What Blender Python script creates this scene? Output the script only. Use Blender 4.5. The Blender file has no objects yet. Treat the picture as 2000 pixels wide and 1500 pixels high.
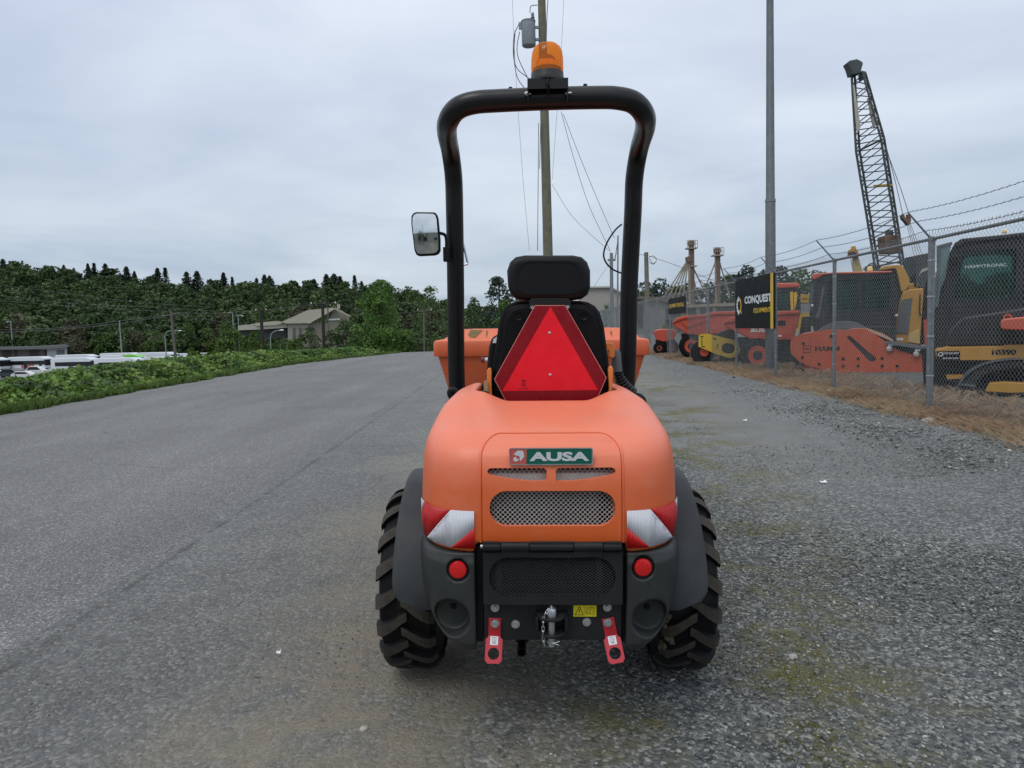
import bpy, bmesh, math, random
import numpy as np
from mathutils import Vector, Matrix, noise
R_ = math.radians
S = bpy.context.scene
COL = S.collection
random.seed(7)
rng = np.random.default_rng(7)

# ------------------------------------------------------------------ camera
FPX = 1387.0                      # focal length in pixels of the 2000 px wide picture
EYE = Vector((0, 0, 1.25))
ROLL, PITCH = R_(1.8), math.atan(111.9 / FPX)
_fw = Vector((0, math.cos(PITCH), -math.sin(PITCH)))
_rt = Vector((1, 0, 0))
_up = _rt.cross(_fw)
CU = _up * math.cos(ROLL) + _rt * math.sin(ROLL)
CR = _rt * math.cos(ROLL) - _up * math.sin(ROLL)
cam_data = bpy.data.cameras.new('camera')
cam = bpy.data.objects.new('camera', cam_data)
COL.objects.link(cam)
cam_data.sensor_width = 36
cam_data.lens = FPX / 2000 * 36
cam_data.clip_start = 0.05
cam_data.clip_end = 3000
m3 = Matrix((CR, CU, -_fw)).transposed()
cam.matrix_world = Matrix.Translation(EYE) @ m3.to_4x4()
S.camera = cam

# ------------------------------------------------------------------ light
SUN_EL, SUN_AZ = R_(58), R_(215)      # high, behind-left of the camera, through cloud
S.view_settings.view_transform = 'Standard'
S.view_settings.look = 'None'
S.view_settings.gamma = 1
S.view_settings.exposure = 0
S.view_settings.use_curve_mapping = False
S.render.resolution_x, S.render.resolution_y = 1024, 768

world = bpy.data.worlds.new('World')
S.world = world
world.use_nodes = True


def nd(nt, typ, ins=None, **props):
    n = nt.nodes.new('ShaderNode' + typ)
    for k, v in props.items():
        setattr(n, k, v)
    for k, v in (ins or {}).items():
        sock = n.inputs[k]
        if isinstance(v, bpy.types.NodeSocket):
            nt.links.new(v, sock)
        else:
            if isinstance(v, (tuple, list)) and len(v) == 3 and sock.type == 'RGBA':
                v = (*v, 1)
            sock.default_value = v
    return n


def ramp(nt, fac, stops, interp='LINEAR'):
    n = nd(nt, 'ValToRGB', {'Fac': fac})
    cr = n.color_ramp
    cr.interpolation = interp
    while len(cr.elements) < len(stops):
        cr.elements.new(0.5)
    for e, (p, c) in zip(cr.elements, stops):
        e.position = p
        e.color = (*c, 1) if len(c) == 3 else c
    return n.outputs[0]


def mth(nt, op, a, b=0.0, c=0.0, clamp=False):
    n = nd(nt, 'Math', {0: a, 1: b, 2: c}, operation=op, use_clamp=clamp)
    return n.outputs[0]


def mixc(nt, fac, a, b, blend='MIX'):
    n = nd(nt, 'Mix', {0: fac, 6: a, 7: b}, data_type='RGBA', blend_type=blend)
    return n.outputs[2]


def build_world():
    nt = world.node_tree
    nt.nodes.clear()
    out = nd(nt, 'OutputWorld')
    sky = nd(nt, 'TexSky', sky_type='NISHITA', sun_disc=False, sun_elevation=SUN_EL,
             sun_rotation=SUN_AZ, air_density=1.0, dust_density=2.0)
    bg1 = nd(nt, 'Background', {'Color': sky.outputs[0], 'Strength': 0.1})
    tc = nd(nt, 'TexCoord').outputs['Generated']
    sep = nd(nt, 'SeparateXYZ', {0: tc})
    z = mth(nt, 'MAXIMUM', sep.outputs[2], 0.0)
    zz = mth(nt, 'ADD', z, 0.12)
    px = mth(nt, 'DIVIDE', sep.outputs[0], zz)
    py = mth(nt, 'DIVIDE', sep.outputs[1], zz)
    vec = nd(nt, 'CombineXYZ', {0: px, 1: py, 2: 0.0}).outputs[0]
    n1 = nd(nt, 'TexNoise', {'Vector': vec, 'Scale': 0.38, 'Detail': 5.0, 'Roughness': 0.5, 'Distortion': 0.7}).outputs[0]
    n2 = nd(nt, 'TexNoise', {'Vector': vec, 'Scale': 1.25, 'Detail': 6.0, 'Roughness': 0.55, 'Distortion': 0.8}).outputs[0]
    # overcast: darker and bluer towards the horizon, brighter overhead, everywhere round the compass
    base = ramp(nt, z, [(0.0, (0.52, 0.60, 0.69)), (0.06, (0.55, 0.64, 0.74)), (0.16, (0.63, 0.72, 0.83)),
                        (0.32, (0.69, 0.77, 0.90)), (0.5, (0.82, 0.89, 1.02)), (1.0, (1.18, 1.22, 1.29))])
    cl = ramp(nt, n1, [(0.35, (0.80, 0.83, 0.885)), (0.5, (1.0, 1.0, 1.0)), (0.64, (1.17, 1.15, 1.10))])
    cl2 = ramp(nt, n2, [(0.32, (0.93, 0.94, 0.95)), (0.5, (1, 1, 1)), (0.68, (1.06, 1.055, 1.045))])
    c = mixc(nt, 1.0, base, cl, 'MULTIPLY')
    c = mixc(nt, 1.0, c, cl2, 'MULTIPLY')
    bg2 = nd(nt, 'Background', {'Color': c, 'Strength': 1.0})
    mx = nd(nt, 'MixShader', {0: 0.93, 1: bg1.outputs[0], 2: bg2.outputs[0]})
    nt.links.new(mx.outputs[0], out.inputs[0])


build_world()
sl = bpy.data.lights.new('sun', 'SUN')
sl.energy = 0.9
sl.angle = R_(25)
sl.color = (1, 0.97, 0.92)
so = bpy.data.objects.new('sun', sl)
COL.objects.link(so)
# direction the light travels: from azimuth SUN_AZ (0 = +Y, clockwise) downwards
sd = Vector((math.sin(SUN_AZ) * math.cos(SUN_EL), math.cos(SUN_AZ) * math.cos(SUN_EL), math.sin(SUN_EL)))
so.rotation_euler = sd.to_track_quat('Z', 'Y').to_euler()
so.location = (0, 0, 30)


# ------------------------------------------------------------------ geometry helpers
def ray(px, py):
    return _fw + CR * ((px - 1000) / FPX) + CU * ((750 - py) / FPX)


FRAME = None      # (anchor, angle): the turned frame of the thing being built


def at(px, py, y):
    """the point of the vertical plane at depth y seen at that pixel (in the thing's own turned frame, if one is set)"""
    r = ray(px, py)
    if FRAME is None:
        return EYE + r * (y / r.y)
    A, a = FRAME
    Rm = Matrix.Rotation(a, 3, 'Z')
    o = A + Rm @ (EYE - A)
    d = Rm @ r
    return o + d * ((y - o.y) / d.y)


def face(t, px=None, deg=None):
    """turn a thing so that its measured side faces the road; its parts are then built in that frame"""
    global FRAME
    if t is None:
        FRAME = None
        return
    a = R_(deg) if deg is not None else math.atan((px - 1000) / FPX)
    t.rotation_euler = (0, 0, -a)
    FRAME = (Vector((t.location.x, t.location.y, 0)), a)


def gnd(px, py, z=0.0):
    r = ray(px, py)
    return EYE + r * ((z - EYE.z) / r.z)


OM = Vector((0.094, 2.50, 0.0))
RMAT = (Matrix.Rotation(R_(-1.45), 3, 'Z') @ Matrix.Rotation(R_(1.3), 3, 'Y'))
RINV = RMAT.transposed()


def ML(px, py, ly):
    """same, in the dumper's own frame, on its plane y = ly"""
    r = RINV @ ray(px, py)
    c = RINV @ (EYE - OM)
    return c + r * ((ly - c.y) / r.y)


def catmull(pts, n=8):
    P = [Vector(p) for p in pts]
    P = [P[0] * 2 - P[1]] + P + [P[-1] * 2 - P[-2]]
    out = []
    for i in range(1, len(P) - 2):
        for k in range(n):
            t = k / n
            a, b, c, d = P[i - 1], P[i], P[i + 1], P[i + 2]
            out.append(0.5 * ((2 * b) + (c - a) * t + (2 * a - 5 * b + 4 * c - d) * t * t + (3 * b - a - 3 * c + d) * t ** 3))
    out.append(P[-2])
    return out


class MB:
    def __init__(s):
        s.v, s.f, s.mi = [], [], []
        s.m = 0

    def add(s, vs, fs, M=None, m=None):
        o = len(s.v)
        if M is not None:
            vs = [M @ Vector(v) for v in vs]
        s.v.extend([tuple(v) for v in vs])
        s.f.extend([tuple(i + o for i in f) for f in fs])
        s.mi.extend([s.m if m is None else m] * len(fs))
        return s

    def bx(s, x0, x1, y0, y1, z0, z1, M=None):
        v = [(x, y, z) for z in (z0, z1) for y in (y0, y1) for x in (x0, x1)]
        return s.add(v, [(0, 2, 3, 1), (4, 5, 7, 6), (0, 1, 5, 4), (2, 6, 7, 3), (0, 4, 6, 2), (1, 3, 7, 5)], M)

    def cyl(s, p0, p1, r0, r1=None, n=12, caps=True):
        return s.tube([p0, p1], [r0, r0 if r1 is None else r1], n, caps)

    def tube(s, pts, r, n=8, caps=True):
        P = [Vector(p) for p in pts]
        rs = r if isinstance(r, (list, tuple)) else [r] * len(P)
        t0 = (P[1] - P[0]).normalized()
        u = t0.cross(Vector((0, 0, 1)))
        if u.length < 1e-3:
            u = t0.cross(Vector((1, 0, 0)))
        u.normalize()
        vs, fs = [], []
        for i, p in enumerate(P):
            a = P[max(i - 1, 0)]
            b = P[min(i + 1, len(P) - 1)]
            t = (b - a)
            if t.length < 1e-9:
                t = t0
            t = t.normalized()
            u = (u - t * u.dot(t)).normalized()
            w = t.cross(u)
            for k in range(n):
                an = 2 * math.pi * k / n
                vs.append(p + (u * math.cos(an) + w * math.sin(an)) * rs[i])
        for i in range(len(P) - 1):
            for k in range(n):
                fs.append((i * n + k, i * n + (k + 1) % n, (i + 1) * n + (k + 1) % n, (i + 1) * n + k))
        if caps:
            fs.append(tuple(reversed(range(n))))
            fs.append(tuple(range((len(P) - 1) * n, len(P) * n)))
        return s.add(vs, fs)

    def prism(s, poly, axis, a, b, M=None):
        """poly of (u,v): axis 'y' -> (x,z), 'x' -> (y,z), 'z' -> (x,y)"""
        f = {'y': lambda u, v, w: (u, w, v), 'x': lambda u, v, w: (w, u, v), 'z': lambda u, v, w: (u, v, w)}[axis]
        n = len(poly)
        vs = [f(u, v, a) for u, v in poly] + [f(u, v, b) for u, v in poly]
        fs = [tuple(range(n)), tuple(reversed(range(n, 2 * n)))]
        fs += [(i, i + n, (i + 1) % n + n, (i + 1) % n) for i in range(n)]
        return s.add(vs, fs, M)

    def lathe(s, prof, c, axis='z', n=24, close=False):
        """prof of (radius, along)"""
        c = Vector(c)
        vs, fs = [], []
        for r, h in prof:
            for k in range(n):
                an = 2 * math.pi * k / n
                a, b = r * math.cos(an), r * math.sin(an)
                vs.append(c + Vector({'z': (a, b, h), 'x': (h, a, b), 'y': (b, h, a)}[axis]))
        m = len(prof)
        for i in range(m - (0 if close else 1)):
            j = (i + 1) % m
            for k in range(n):
                fs.append((i * n + k, i * n + (k + 1) % n, j * n + (k + 1) % n, j * n + k))
        if not close:
            if prof[0][0] > 1e-6:
                fs.append(tuple(reversed(range(n))))
            if prof[-1][0] > 1e-6:
                fs.append(tuple(range((m - 1) * n, m * n)))
        return s.add(vs, fs)

    def loft(s, rings, closed=True, cap=True):
        n = len(rings[0])
        vs = [p for r in rings for p in r]
        fs = []
        for i in range(len(rings) - 1):
            for k in range(n if closed else n - 1):
                fs.append((i * n + k, i * n + (k + 1) % n, (i + 1) * n + (k + 1) % n, (i + 1) * n + k))
        if cap:
            fs.append(tuple(reversed(range(n))))
            fs.append(tuple(range((len(rings) - 1) * n, len(rings) * n)))
        return s.add(vs, fs)

    def pxpoly(s, pts, y, th):
        """silhouette measured in the photograph, given its distance and real thickness"""
        P = [at(a, b, y) for a, b in pts]
        return s.prism([(p.x, p.z) for p in P], 'y', y, y + th)

    def pxbox(s, x0, y0, x1, y1, y, th):
        return s.pxpoly([(x0, y0), (x1, y0), (x1, y1), (x0, y1)], y, th)

    def mesh(s, name, mats, smooth=35, fix=True):
        me = bpy.data.meshes.new(name)
        me.from_pydata(s.v, [], s.f)
        if not isinstance(mats, (list, tuple)):
            mats = [mats]
        for m in mats:
            me.materials.append(m)
        if len(mats) > 1:
            me.polygons.foreach_set('material_index', s.mi)
        if fix:
            bm = bmesh.new()
            bm.from_mesh(me)
            bmesh.ops.recalc_face_normals(bm, faces=bm.faces)
            bm.to_mesh(me)
            bm.free()
        me.validate()
        if smooth:
            me.polygons.foreach_set('use_smooth', [True] * len(me.polygons))
            me.set_sharp_from_angle(angle=R_(smooth))
        me.update()
        return me

    def build(s, name, mats, parent=None, smooth=35, bevel=0, fix=True, **kw):
        return link(name, s.mesh(name, mats, smooth, fix), parent, bevel=bevel, **kw)


def link(name, me, parent=None, bevel=0, world=False, seg=2, **tags):
    o = bpy.data.objects.new(name, me)
    COL.objects.link(o)
    if parent is not None:
        o.parent = parent
        if parent.type == 'EMPTY' and parent.get('w', 0):
            o.matrix_parent_inverse = Matrix.Translation(-parent.location)
    if bevel:
        b = o.modifiers.new('bevel', 'BEVEL')
        b.width = bevel
        b.segments = seg
        b.limit_method = 'ANGLE'
        b.angle_limit = R_(40)
    for k, v in tags.items():
        o[k] = v
    return o


def thing(name, label, cat, loc=(0, 0, 0), group=None, world=True):
    """an Empty at the thing's base; w=1: its parts are given in world coordinates"""
    o = bpy.data.objects.new(name, None)
    COL.objects.link(o)
    o.empty_display_size = 0.2
    o.location = loc
    o['label'] = label
    o['category'] = cat
    if group:
        o['group'] = group
    o['w'] = 1 if world else 0
    face(None)
    return o


def tag(o, label, cat, group=None, kind=None):
    if label:
        o['label'] = label
    if cat:
        o['category'] = cat
    if group:
        o['group'] = group
    if kind:
        o['kind'] = kind
    return o


def eval_mesh(o):
    dg = bpy.context.evaluated_depsgraph_get()
    dg.update()
    return bpy.data.meshes.new_from_object(o.evaluated_get(dg))


def text_mesh(txt, w, h, th=0.001, bold=0.0, mat=None, align='CENTER'):
    """letters as a mesh in the x-z plane facing -y, fitted to w x h, centred"""
    cu = bpy.data.curves.new('t', 'FONT')
    cu.body = txt
    cu.size = 1
    cu.offset = bold
    cu.resolution_u = 3
    o = bpy.data.objects.new('t', cu)
    COL.objects.link(o)
    me = eval_mesh(o)
    bpy.data.objects.remove(o)
    n = len(me.vertices)
    co = np.empty(n * 3, np.float32)
    me.vertices.foreach_get('co', co)
    co = co.reshape(-1, 3)
    lo, hi = co.min(0), co.max(0)
    c = (lo + hi) / 2
    x = (co[:, 0] - c[0]) / (hi[0] - lo[0]) * w
    z = (co[:, 1] - c[1]) / (hi[1] - lo[1]) * h
    vs = [(float(a), 0.0, float(b)) for a, b in zip(x, z)]
    fs = [tuple(p.vertices) for p in me.polygons]
    bpy.data.meshes.remove(me)
    mb = MB()
    mb.add(vs, fs)
    me = mb.mesh('letters', mat, smooth=0, fix=False)
    bm = bmesh.new()
    bm.from_mesh(me)
    bmesh.ops.recalc_face_normals(bm, faces=bm.faces)
    ex = bmesh.ops.extrude_face_region(bm, geom=bm.faces[:])
    bmesh.ops.translate(bm, vec=(0, -th, 0), verts=[g for g in ex['geom'] if isinstance(g, bmesh.types.BMVert)])
    bm.to_mesh(me)
    bm.free()
    return me


def plate2d(outer, holes, th):
    """plate in the x-z plane (front at y=0, back at y=th) with holes; returns MB"""
    cu = bpy.data.curves.new('c', 'CURVE')
    cu.dimensions = '2D'
    cu.fill_mode = 'BOTH'
    cu.extrude = th / 2
    for pl in [outer] + list(holes):
        sp = cu.splines.new('POLY')
        sp.points.add(len(pl) - 1)
        for p, (a, b) in zip(sp.points, pl):
            p.co = (a, b, 0, 1)
        sp.use_cyclic_u = True
    o = bpy.data.objects.new('c', cu)
    COL.objects.link(o)
    me = eval_mesh(o)
    bpy.data.objects.remove(o)
    mb = MB()
    mb.add([(v.co.x, th / 2 - v.co.z, v.co.y) for v in me.vertices], [tuple(p.vertices) for p in me.polygons])
    bpy.data.meshes.remove(me)
    return mb


def rrect(x0, x1, z0, z1, r, n=6):
    out = []
    for cx, cz, a0 in ((x1 - r, z1 - r, 0), (x0 + r, z1 - r, 90), (x0 + r, z0 + r, 180), (x1 - r, z0 + r, 270)):
        for k in range(n + 1):
            a = R_(a0 + 90 * k / n)
            out.append((cx + r * math.cos(a), cz + r * math.sin(a)))
    return out


def circ(cx, cz, r, n=24):
    return [(cx + r * math.cos(2 * math.pi * k / n), cz + r * math.sin(2 * math.pi * k / n)) for k in range(n)]


def boolean_cut(o, cutters):
    for c in cutters:
        c.parent = o.parent
        m = o.modifiers.new('b', 'BOOLEAN')
        m.operation = 'DIFFERENCE'
        m.solver = 'EXACT'
        m.object = c
    me = eval_mesh(o)
    o.modifiers.clear()
    o.data = me
    for c in cutters:
        bpy.data.objects.remove(c)


def remesh(o, vox, smooth=4, fac=0.5):
    m = o.modifiers.new('r', 'REMESH')
    m.mode = 'VOXEL'
    m.voxel_size = vox
    m.use_smooth_shade = True
    m = o.modifiers.new('s', 'SMOOTH')
    m.iterations = smooth
    m.factor = fac
    me = eval_mesh(o)
    o.modifiers.clear()
    mats = [s for s in o.data.materials]
    o.data = me
    if not me.materials:
        for x in mats:
            me.materials.append(x)
    me.polygons.foreach_set('use_smooth', [True] * len(me.polygons))


def copy_tree(o, parent=None):
    c = o.copy()
    COL.objects.link(c)
    c.parent = parent
    for ch in list(o.children):
        copy_tree(ch, c)
    return c


def np_mesh(name, verts, faces, mat, attr=None):
    """fast mesh from numpy: verts (n,3), faces (m,k)"""
    me = bpy.data.meshes.new(name)
    n, (m, k) = len(verts), faces.shape
    me.vertices.add(n)
    me.vertices.foreach_set('co', verts.astype(np.float32).ravel())
    me.loops.add(m * k)
    me.loops.foreach_set('vertex_index', faces.astype(np.int32).ravel())
    me.polygons.add(m)
    me.polygons.foreach_set('loop_start', np.arange(0, m * k, k, dtype=np.int32))
    me.update(calc_edges=True)
    me.materials.append(mat)
    if attr is not None:
        a = me.attributes.new('tone', 'FLOAT', 'FACE')
        a.data.foreach_set('value', attr.astype(np.float32))
    return me


# ------------------------------------------------------------------ materials
def mat(name, col, rough=0.5, metal=0.0, var=0.12, vs=6.0, bump=0.0, bs=60.0, dirt=0.0, dcol=(0.16, 0.14, 0.11), ds=5.0,
        coat=0.0, spec=0.5, trans=0.0, alpha=1.0, ior=1.45, emit=None, obj=True, top=None, topf=0.0):
    m = bpy.data.materials.new(name)
    m.use_nodes = True
    nt = m.node_tree
    b = nt.nodes['Principled BSDF']
    tc = nd(nt, 'TexCoord').outputs['Object']
    n1 = nd(nt, 'TexNoise', {'Vector': tc, 'Scale': vs, 'Detail': 5.0, 'Roughness': 0.6}).outputs[0]
    f = nd(nt, 'MapRange', {0: n1, 1: 0.3, 2: 0.7, 3: 1 - var, 4: 1 + var}).outputs[0]
    c = nd(nt, 'VectorMath', {0: col, 3: f}, operation='SCALE').outputs[0]
    if top:      # upward-facing surfaces are mixed towards the paler top colour
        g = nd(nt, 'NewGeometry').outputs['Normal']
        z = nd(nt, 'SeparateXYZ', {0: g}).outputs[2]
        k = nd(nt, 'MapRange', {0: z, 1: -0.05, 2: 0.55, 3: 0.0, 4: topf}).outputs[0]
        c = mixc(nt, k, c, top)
    if dirt:
        n2 = nd(nt, 'TexNoise', {'Vector': tc, 'Scale': ds, 'Detail': 8.0, 'Roughness': 0.7}).outputs[0]
        k = nd(nt, 'MapRange', {0: n2, 1: 0.5, 2: 0.75, 3: 0.0, 4: dirt}).outputs[0]
        c = mixc(nt, k, c, dcol)
    nt.links.new(c, b.inputs['Base Color'])
    r = nd(nt, 'MapRange', {0: n1, 1: 0.3, 2: 0.7, 3: max(rough - 0.08, 0.02), 4: min(rough + 0.1, 1)}).outputs[0]
    nt.links.new(r, b.inputs['Roughness'])
    b.inputs['Metallic'].default_value = metal
    b.inputs['Specular IOR Level'].default_value = spec
    b.inputs['Coat Weight'].default_value = coat
    b.inputs['Transmission Weight'].default_value = trans
    b.inputs['IOR'].default_value = ior
    b.inputs['Alpha'].default_value = alpha
    if bump:
        nb = nd(nt, 'TexNoise', {'Vector': tc, 'Scale': bs, 'Detail': 3.0}).outputs[0]
        bp = nd(nt, 'Bump', {'Height': nb, 'Strength': bump, 'Distance': 0.01})
        nt.links.new(bp.outputs[0], b.inputs['Normal'])
    return m


def leafmat(name, cols, sc=0.05, rough=0.55, tl=0.25, tonew=0.0):
    """cols: dark..light; island random gives single leaves, large noise gives clumps"""
    m = bpy.data.materials.new(name)
    m.use_nodes = True
    nt = m.node_tree
    b = nt.nodes['Principled BSDF']
    out = nt.nodes['Material Output']
    geo = nd(nt, 'NewGeometry')
    isl = geo.outputs['Random Per Island']
    n1 = nd(nt, 'TexNoise', {'Vector': geo.outputs['Position'], 'Scale': sc, 'Detail': 3.0}).outputs[0]
    n1 = nd(nt, 'MapRange', {0: n1, 1: 0.32, 2: 0.68}).outputs[0]
    tone = nd(nt, 'Attribute', attribute_name='tone').outputs['Fac']
    f = mth(nt, 'MULTIPLY', n1, 0.45 * (1 - tonew))
    f = mth(nt, 'MULTIPLY_ADD', isl, 0.45, f)
    f = mth(nt, 'MULTIPLY_ADD', tone, tonew * 0.6, f)
    n = len(cols)
    c = ramp(nt, f, [(0.08 + 0.8 * i / (n - 1), cc) for i, cc in enumerate(cols)])
    nt.links.new(c, b.inputs['Base Color'])
    b.inputs['Roughness'].default_value = rough
    b.inputs['Specular IOR Level'].default_value = 0.25
    t = nd(nt, 'BsdfTranslucent', {'Color': c})
    mx = nd(nt, 'MixShader', {0: tl, 1: b.outputs[0], 2: t.outputs[0]})
    nt.links.new(mx.outputs[0], out.inputs[0])
    return m


def glassmat(name, col, rough=0.05, mixf=0.35):
    """tinted window glass: reflection over a see-through tint"""
    m = bpy.data.materials.new(name)
    m.use_nodes = True
    nt = m.node_tree
    b = nt.nodes['Principled BSDF']
    out = nt.nodes['Material Output']
    b.inputs['Base Color'].default_value = (*col, 1)
    b.inputs['Roughness'].default_value = rough
    b.inputs['Specular IOR Level'].default_value = 0.8
    t = nd(nt, 'BsdfTransparent', {'Color': (0.55, 0.72, 0.68)})
    mx = nd(nt, 'MixShader', {0: mixf, 1: b.outputs[0], 2: t.outputs[0]})
    nt.links.new(mx.outputs[0], out.inputs[0])
    return m


M = {}
M['orange'] = mat('hood_orange_plastic', (0.64, 0.115, 0.026), 0.42, var=0.06, vs=3, bump=0.05, bs=400, top=(0.84, 0.225, 0.13), topf=0.88, dirt=0.28, dcol=(0.60, 0.30, 0.22), ds=9)
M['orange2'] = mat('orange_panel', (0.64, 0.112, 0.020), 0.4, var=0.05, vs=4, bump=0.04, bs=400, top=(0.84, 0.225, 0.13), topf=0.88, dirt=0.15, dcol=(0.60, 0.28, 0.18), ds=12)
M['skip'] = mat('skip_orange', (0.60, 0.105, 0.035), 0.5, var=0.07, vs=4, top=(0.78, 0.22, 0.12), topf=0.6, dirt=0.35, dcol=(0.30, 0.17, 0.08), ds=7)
M['dust'] = mat('dried_mud', (0.20, 0.14, 0.06), 0.9, var=0.2, vs=40, bump=0.3, bs=120)
M['brkt'] = mat('orange_bracket', (0.72, 0.22, 0.05), 0.45)
M['grey'] = mat('dark_grey_plastic', (0.029, 0.033, 0.032), 0.42, spec=.35, var=0.18, vs=5, bump=0.06, bs=500, dirt=0.25, dcol=(0.09, 0.09, 0.08), ds=4)
M['fender'] = mat('fender_plastic', (0.028, 0.032, 0.036), 0.5, spec=.3, var=0.12, vs=6, bump=0.05, bs=500, dirt=0.3, dcol=(0.10, 0.10, 0.095), ds=4)
M['steel'] = mat('black_painted_steel', (0.010, 0.010, 0.011), 0.34, spec=.4, var=0.15, vs=6, bump=0.03, bs=300)
M['steelm'] = mat('matt_black_steel', (0.016, 0.017, 0.018), 0.5, spec=.3, var=0.2, vs=8, bump=0.05, bs=200, dirt=0.3, dcol=(0.06, 0.055, 0.045))
M['black'] = mat('black_rubbery', (0.007, 0.007, 0.008), 0.5, spec=.25, var=0.2, vs=10)
M['vinyl'] = mat('seat_vinyl', (0.007, 0.007, 0.009), 0.42, spec=.28, var=0.15, vs=12, bump=0.08, bs=350)
M['shell'] = mat('seat_back_shell', (0.005, 0.005, 0.006), 0.5, spec=.18, var=0.2, vs=10)
M['void'] = mat('dark_inside_paint', (0.006, 0.006, 0.006), 0.9)  # near-black paint stands in for the dark inside of openings
M['rad'] = mat('radiator_core', (0.07, 0.075, 0.08), 0.4, metal=0.6, var=0.2, vs=60)
M['radd'] = mat('radiator_core_dark', (0.02, 0.022, 0.025), 0.5, metal=0.4, var=0.2, vs=60)
M['mesh'] = mat('zinc_mesh', (0.62, 0.63, 0.60), 0.45, metal=0.3)
M['meshd'] = mat('black_mesh', (0.06, 0.064, 0.068), 0.4)
M['zinc'] = mat('zinc_bolt', (0.55, 0.58, 0.60), 0.3, metal=0.9, var=0.15, vs=40)
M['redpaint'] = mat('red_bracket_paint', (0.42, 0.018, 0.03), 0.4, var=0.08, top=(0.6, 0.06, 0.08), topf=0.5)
M['retro'] = mat('red_retroreflective', (0.23, 0.003, 0.010), 0.3, var=0.03, vs=20)
M['fluo'] = mat('red_fluorescent', (0.82, 0.006, 0.02), 0.4, var=0.03, vs=20)
M['rim'] = mat('pale_red_edge', (0.7, 0.25, 0.22), 0.4)
M['redtape'] = mat('red_sheeting', (0.50, 0.006, 0.008), 0.25, var=0.1, vs=30)
M['whitetape'] = mat('white_sheeting', (0.62, 0.63, 0.68), 0.25, var=0.06, vs=30)
M['white'] = mat('white_print', (0.75, 0.76, 0.78), 0.4)
M['silver'] = mat('silver_letter', (0.66, 0.69, 0.73), 0.3, metal=0.2)
M['green'] = mat('badge_green', (0.005, 0.11, 0.075), 0.3)
M['badgered'] = mat('badge_red', (0.50, 0.10, 0.08), 0.3)
M['ink'] = mat('black_print', (0.01, 0.01, 0.01), 0.5)
M['inkred'] = mat('brown_print', (0.25, 0.08, 0.03), 0.5)
M['yellowst'] = mat('yellow_sticker', (0.72, 0.62, 0.02), 0.35)
M['lens'] = mat('red_lens', (0.62, 0.003, 0.005), 0.15, coat=0.8, bump=0.3, bs=260)
M['amber'] = glassmat('amber_lens', (0.85, 0.23, 0.012), 0.1, 0.68)
M['amber'].node_tree.nodes['Transparent BSDF'].inputs[0].default_value = (1.0, 0.52, 0.07, 1)
M['amberin'] = mat('amber_reflector', (1.0, 0.75, 0.30), 0.25, metal=0.2)
M['amberdk'] = mat('amber_dark', (0.16, 0.09, 0.06), 0.4)
M['mirror'] = mat('mirror_glass', (0.62, 0.66, 0.66), 0.03, metal=1.0, var=0.01)
M['mirror'].node_tree.nodes['Principled BSDF'].inputs['Roughness'].default_value = 0.02
M['tyre'] = mat('tyre_rubber', (0.007, 0.007, 0.008), 0.6, spec=.2, var=0.25, vs=8, dirt=0.5, dcol=(0.045, 0.04, 0.033), ds=10)
M['lug'] = mat('dusty_lug_face', (0.060, 0.055, 0.046), 0.8, spec=.2, var=0.25, vs=18, bump=0.2, bs=120, dirt=0.5, dcol=(0.02, 0.02, 0.02), ds=14)
M['mudtyre'] = mat('mud_on_tyre', (0.10, 0.085, 0.05), 0.9, var=0.3, vs=30, bump=0.5, bs=80)


# ------------------------------------------------------------------ terrain
def sst(t):
    t = np.clip(t, 0, 1)
    return t * t * (3 - 2 * t)


TREEPX = np.array([-300, -100, 0, 170, 300, 450, 560, 650, 700, 800, 870, 950, 1050, 1300])
TREETOP = np.array([500, 500, 508, 520, 533, 549, 552, 547, 554, 560, 590, 606, 612, 620])


def zt(x, y):
    x = np.asarray(x, float)
    y = np.asarray(y, float)
    r2 = (x - 0.094) ** 2 + (y - 2.5) ** 2
    z = -0.0227 * (x - 0.094) * np.exp(-r2 / 3.0)
    left = -10.2 - x
    wf = sst((4.6 - x) / 3.4)
    front = (y - 38.0) * wf - (1 - wf) * 5
    d = np.maximum(left, front)
    z = z - 5.6 * sst(d / 30.0)
    yy = np.maximum(y, 60)
    px = 1000 + 1387 * x / yy
    ty = np.interp(px, TREEPX, TREETOP)
    hz = 636 - 0.0314 * (px - 1073)
    top = 1.25 + (hz - ty) / 1387 * 320 - 13.0
    z = z + np.maximum(top + 5.6, 0) * sst((y - 215) / 125.0) * (y > 215) * sst((6 - x) / 30)
    return z


def zg(x, y):
    return float(zt(x, y))


def grid_axis(c, lo, hi, n, k):
    a = math.asinh((lo - c) / k)
    b = math.asinh((hi - c) / k)
    return c + k * np.sinh(np.linspace(a, b, n))


def build_ground():
    xs = grid_axis(0.5, -700, 700, 330, 3.0)
    ys = grid_axis(3.0, -60, 1500, 360, 4.0)
    X, Yy = np.meshgrid(xs, ys)
    Z = zt(X, Yy)
    # small unevenness of the gravel lot away from the machine
    U = np.vectorize(lambda a, b: noise.noise(Vector((a * 0.5, b * 0.5, 0))))(X, Yy)
    near = (np.abs(X) < 40) & (Yy < 60)
    Z = Z + np.where(near & (X > 0.9), U * 0.03 * sst((X - 0.9) / 1.5), 0)
    V = np.stack([X, Yy, Z], -1).reshape(-1, 3)
    nx, ny = len(xs), len(ys)
    i = np.arange(nx - 1)[None, :] + nx * np.arange(ny - 1)[:, None]
    i = i.ravel()
    F = np.stack([i, i + 1, i + nx + 1, i + nx], -1)
    me = np_mesh('ground', V, F, M['ground'])
    me.polygons.foreach_set('use_smooth', [True] * len(me.polygons))
    link('ground', me, kind='structure')


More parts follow.
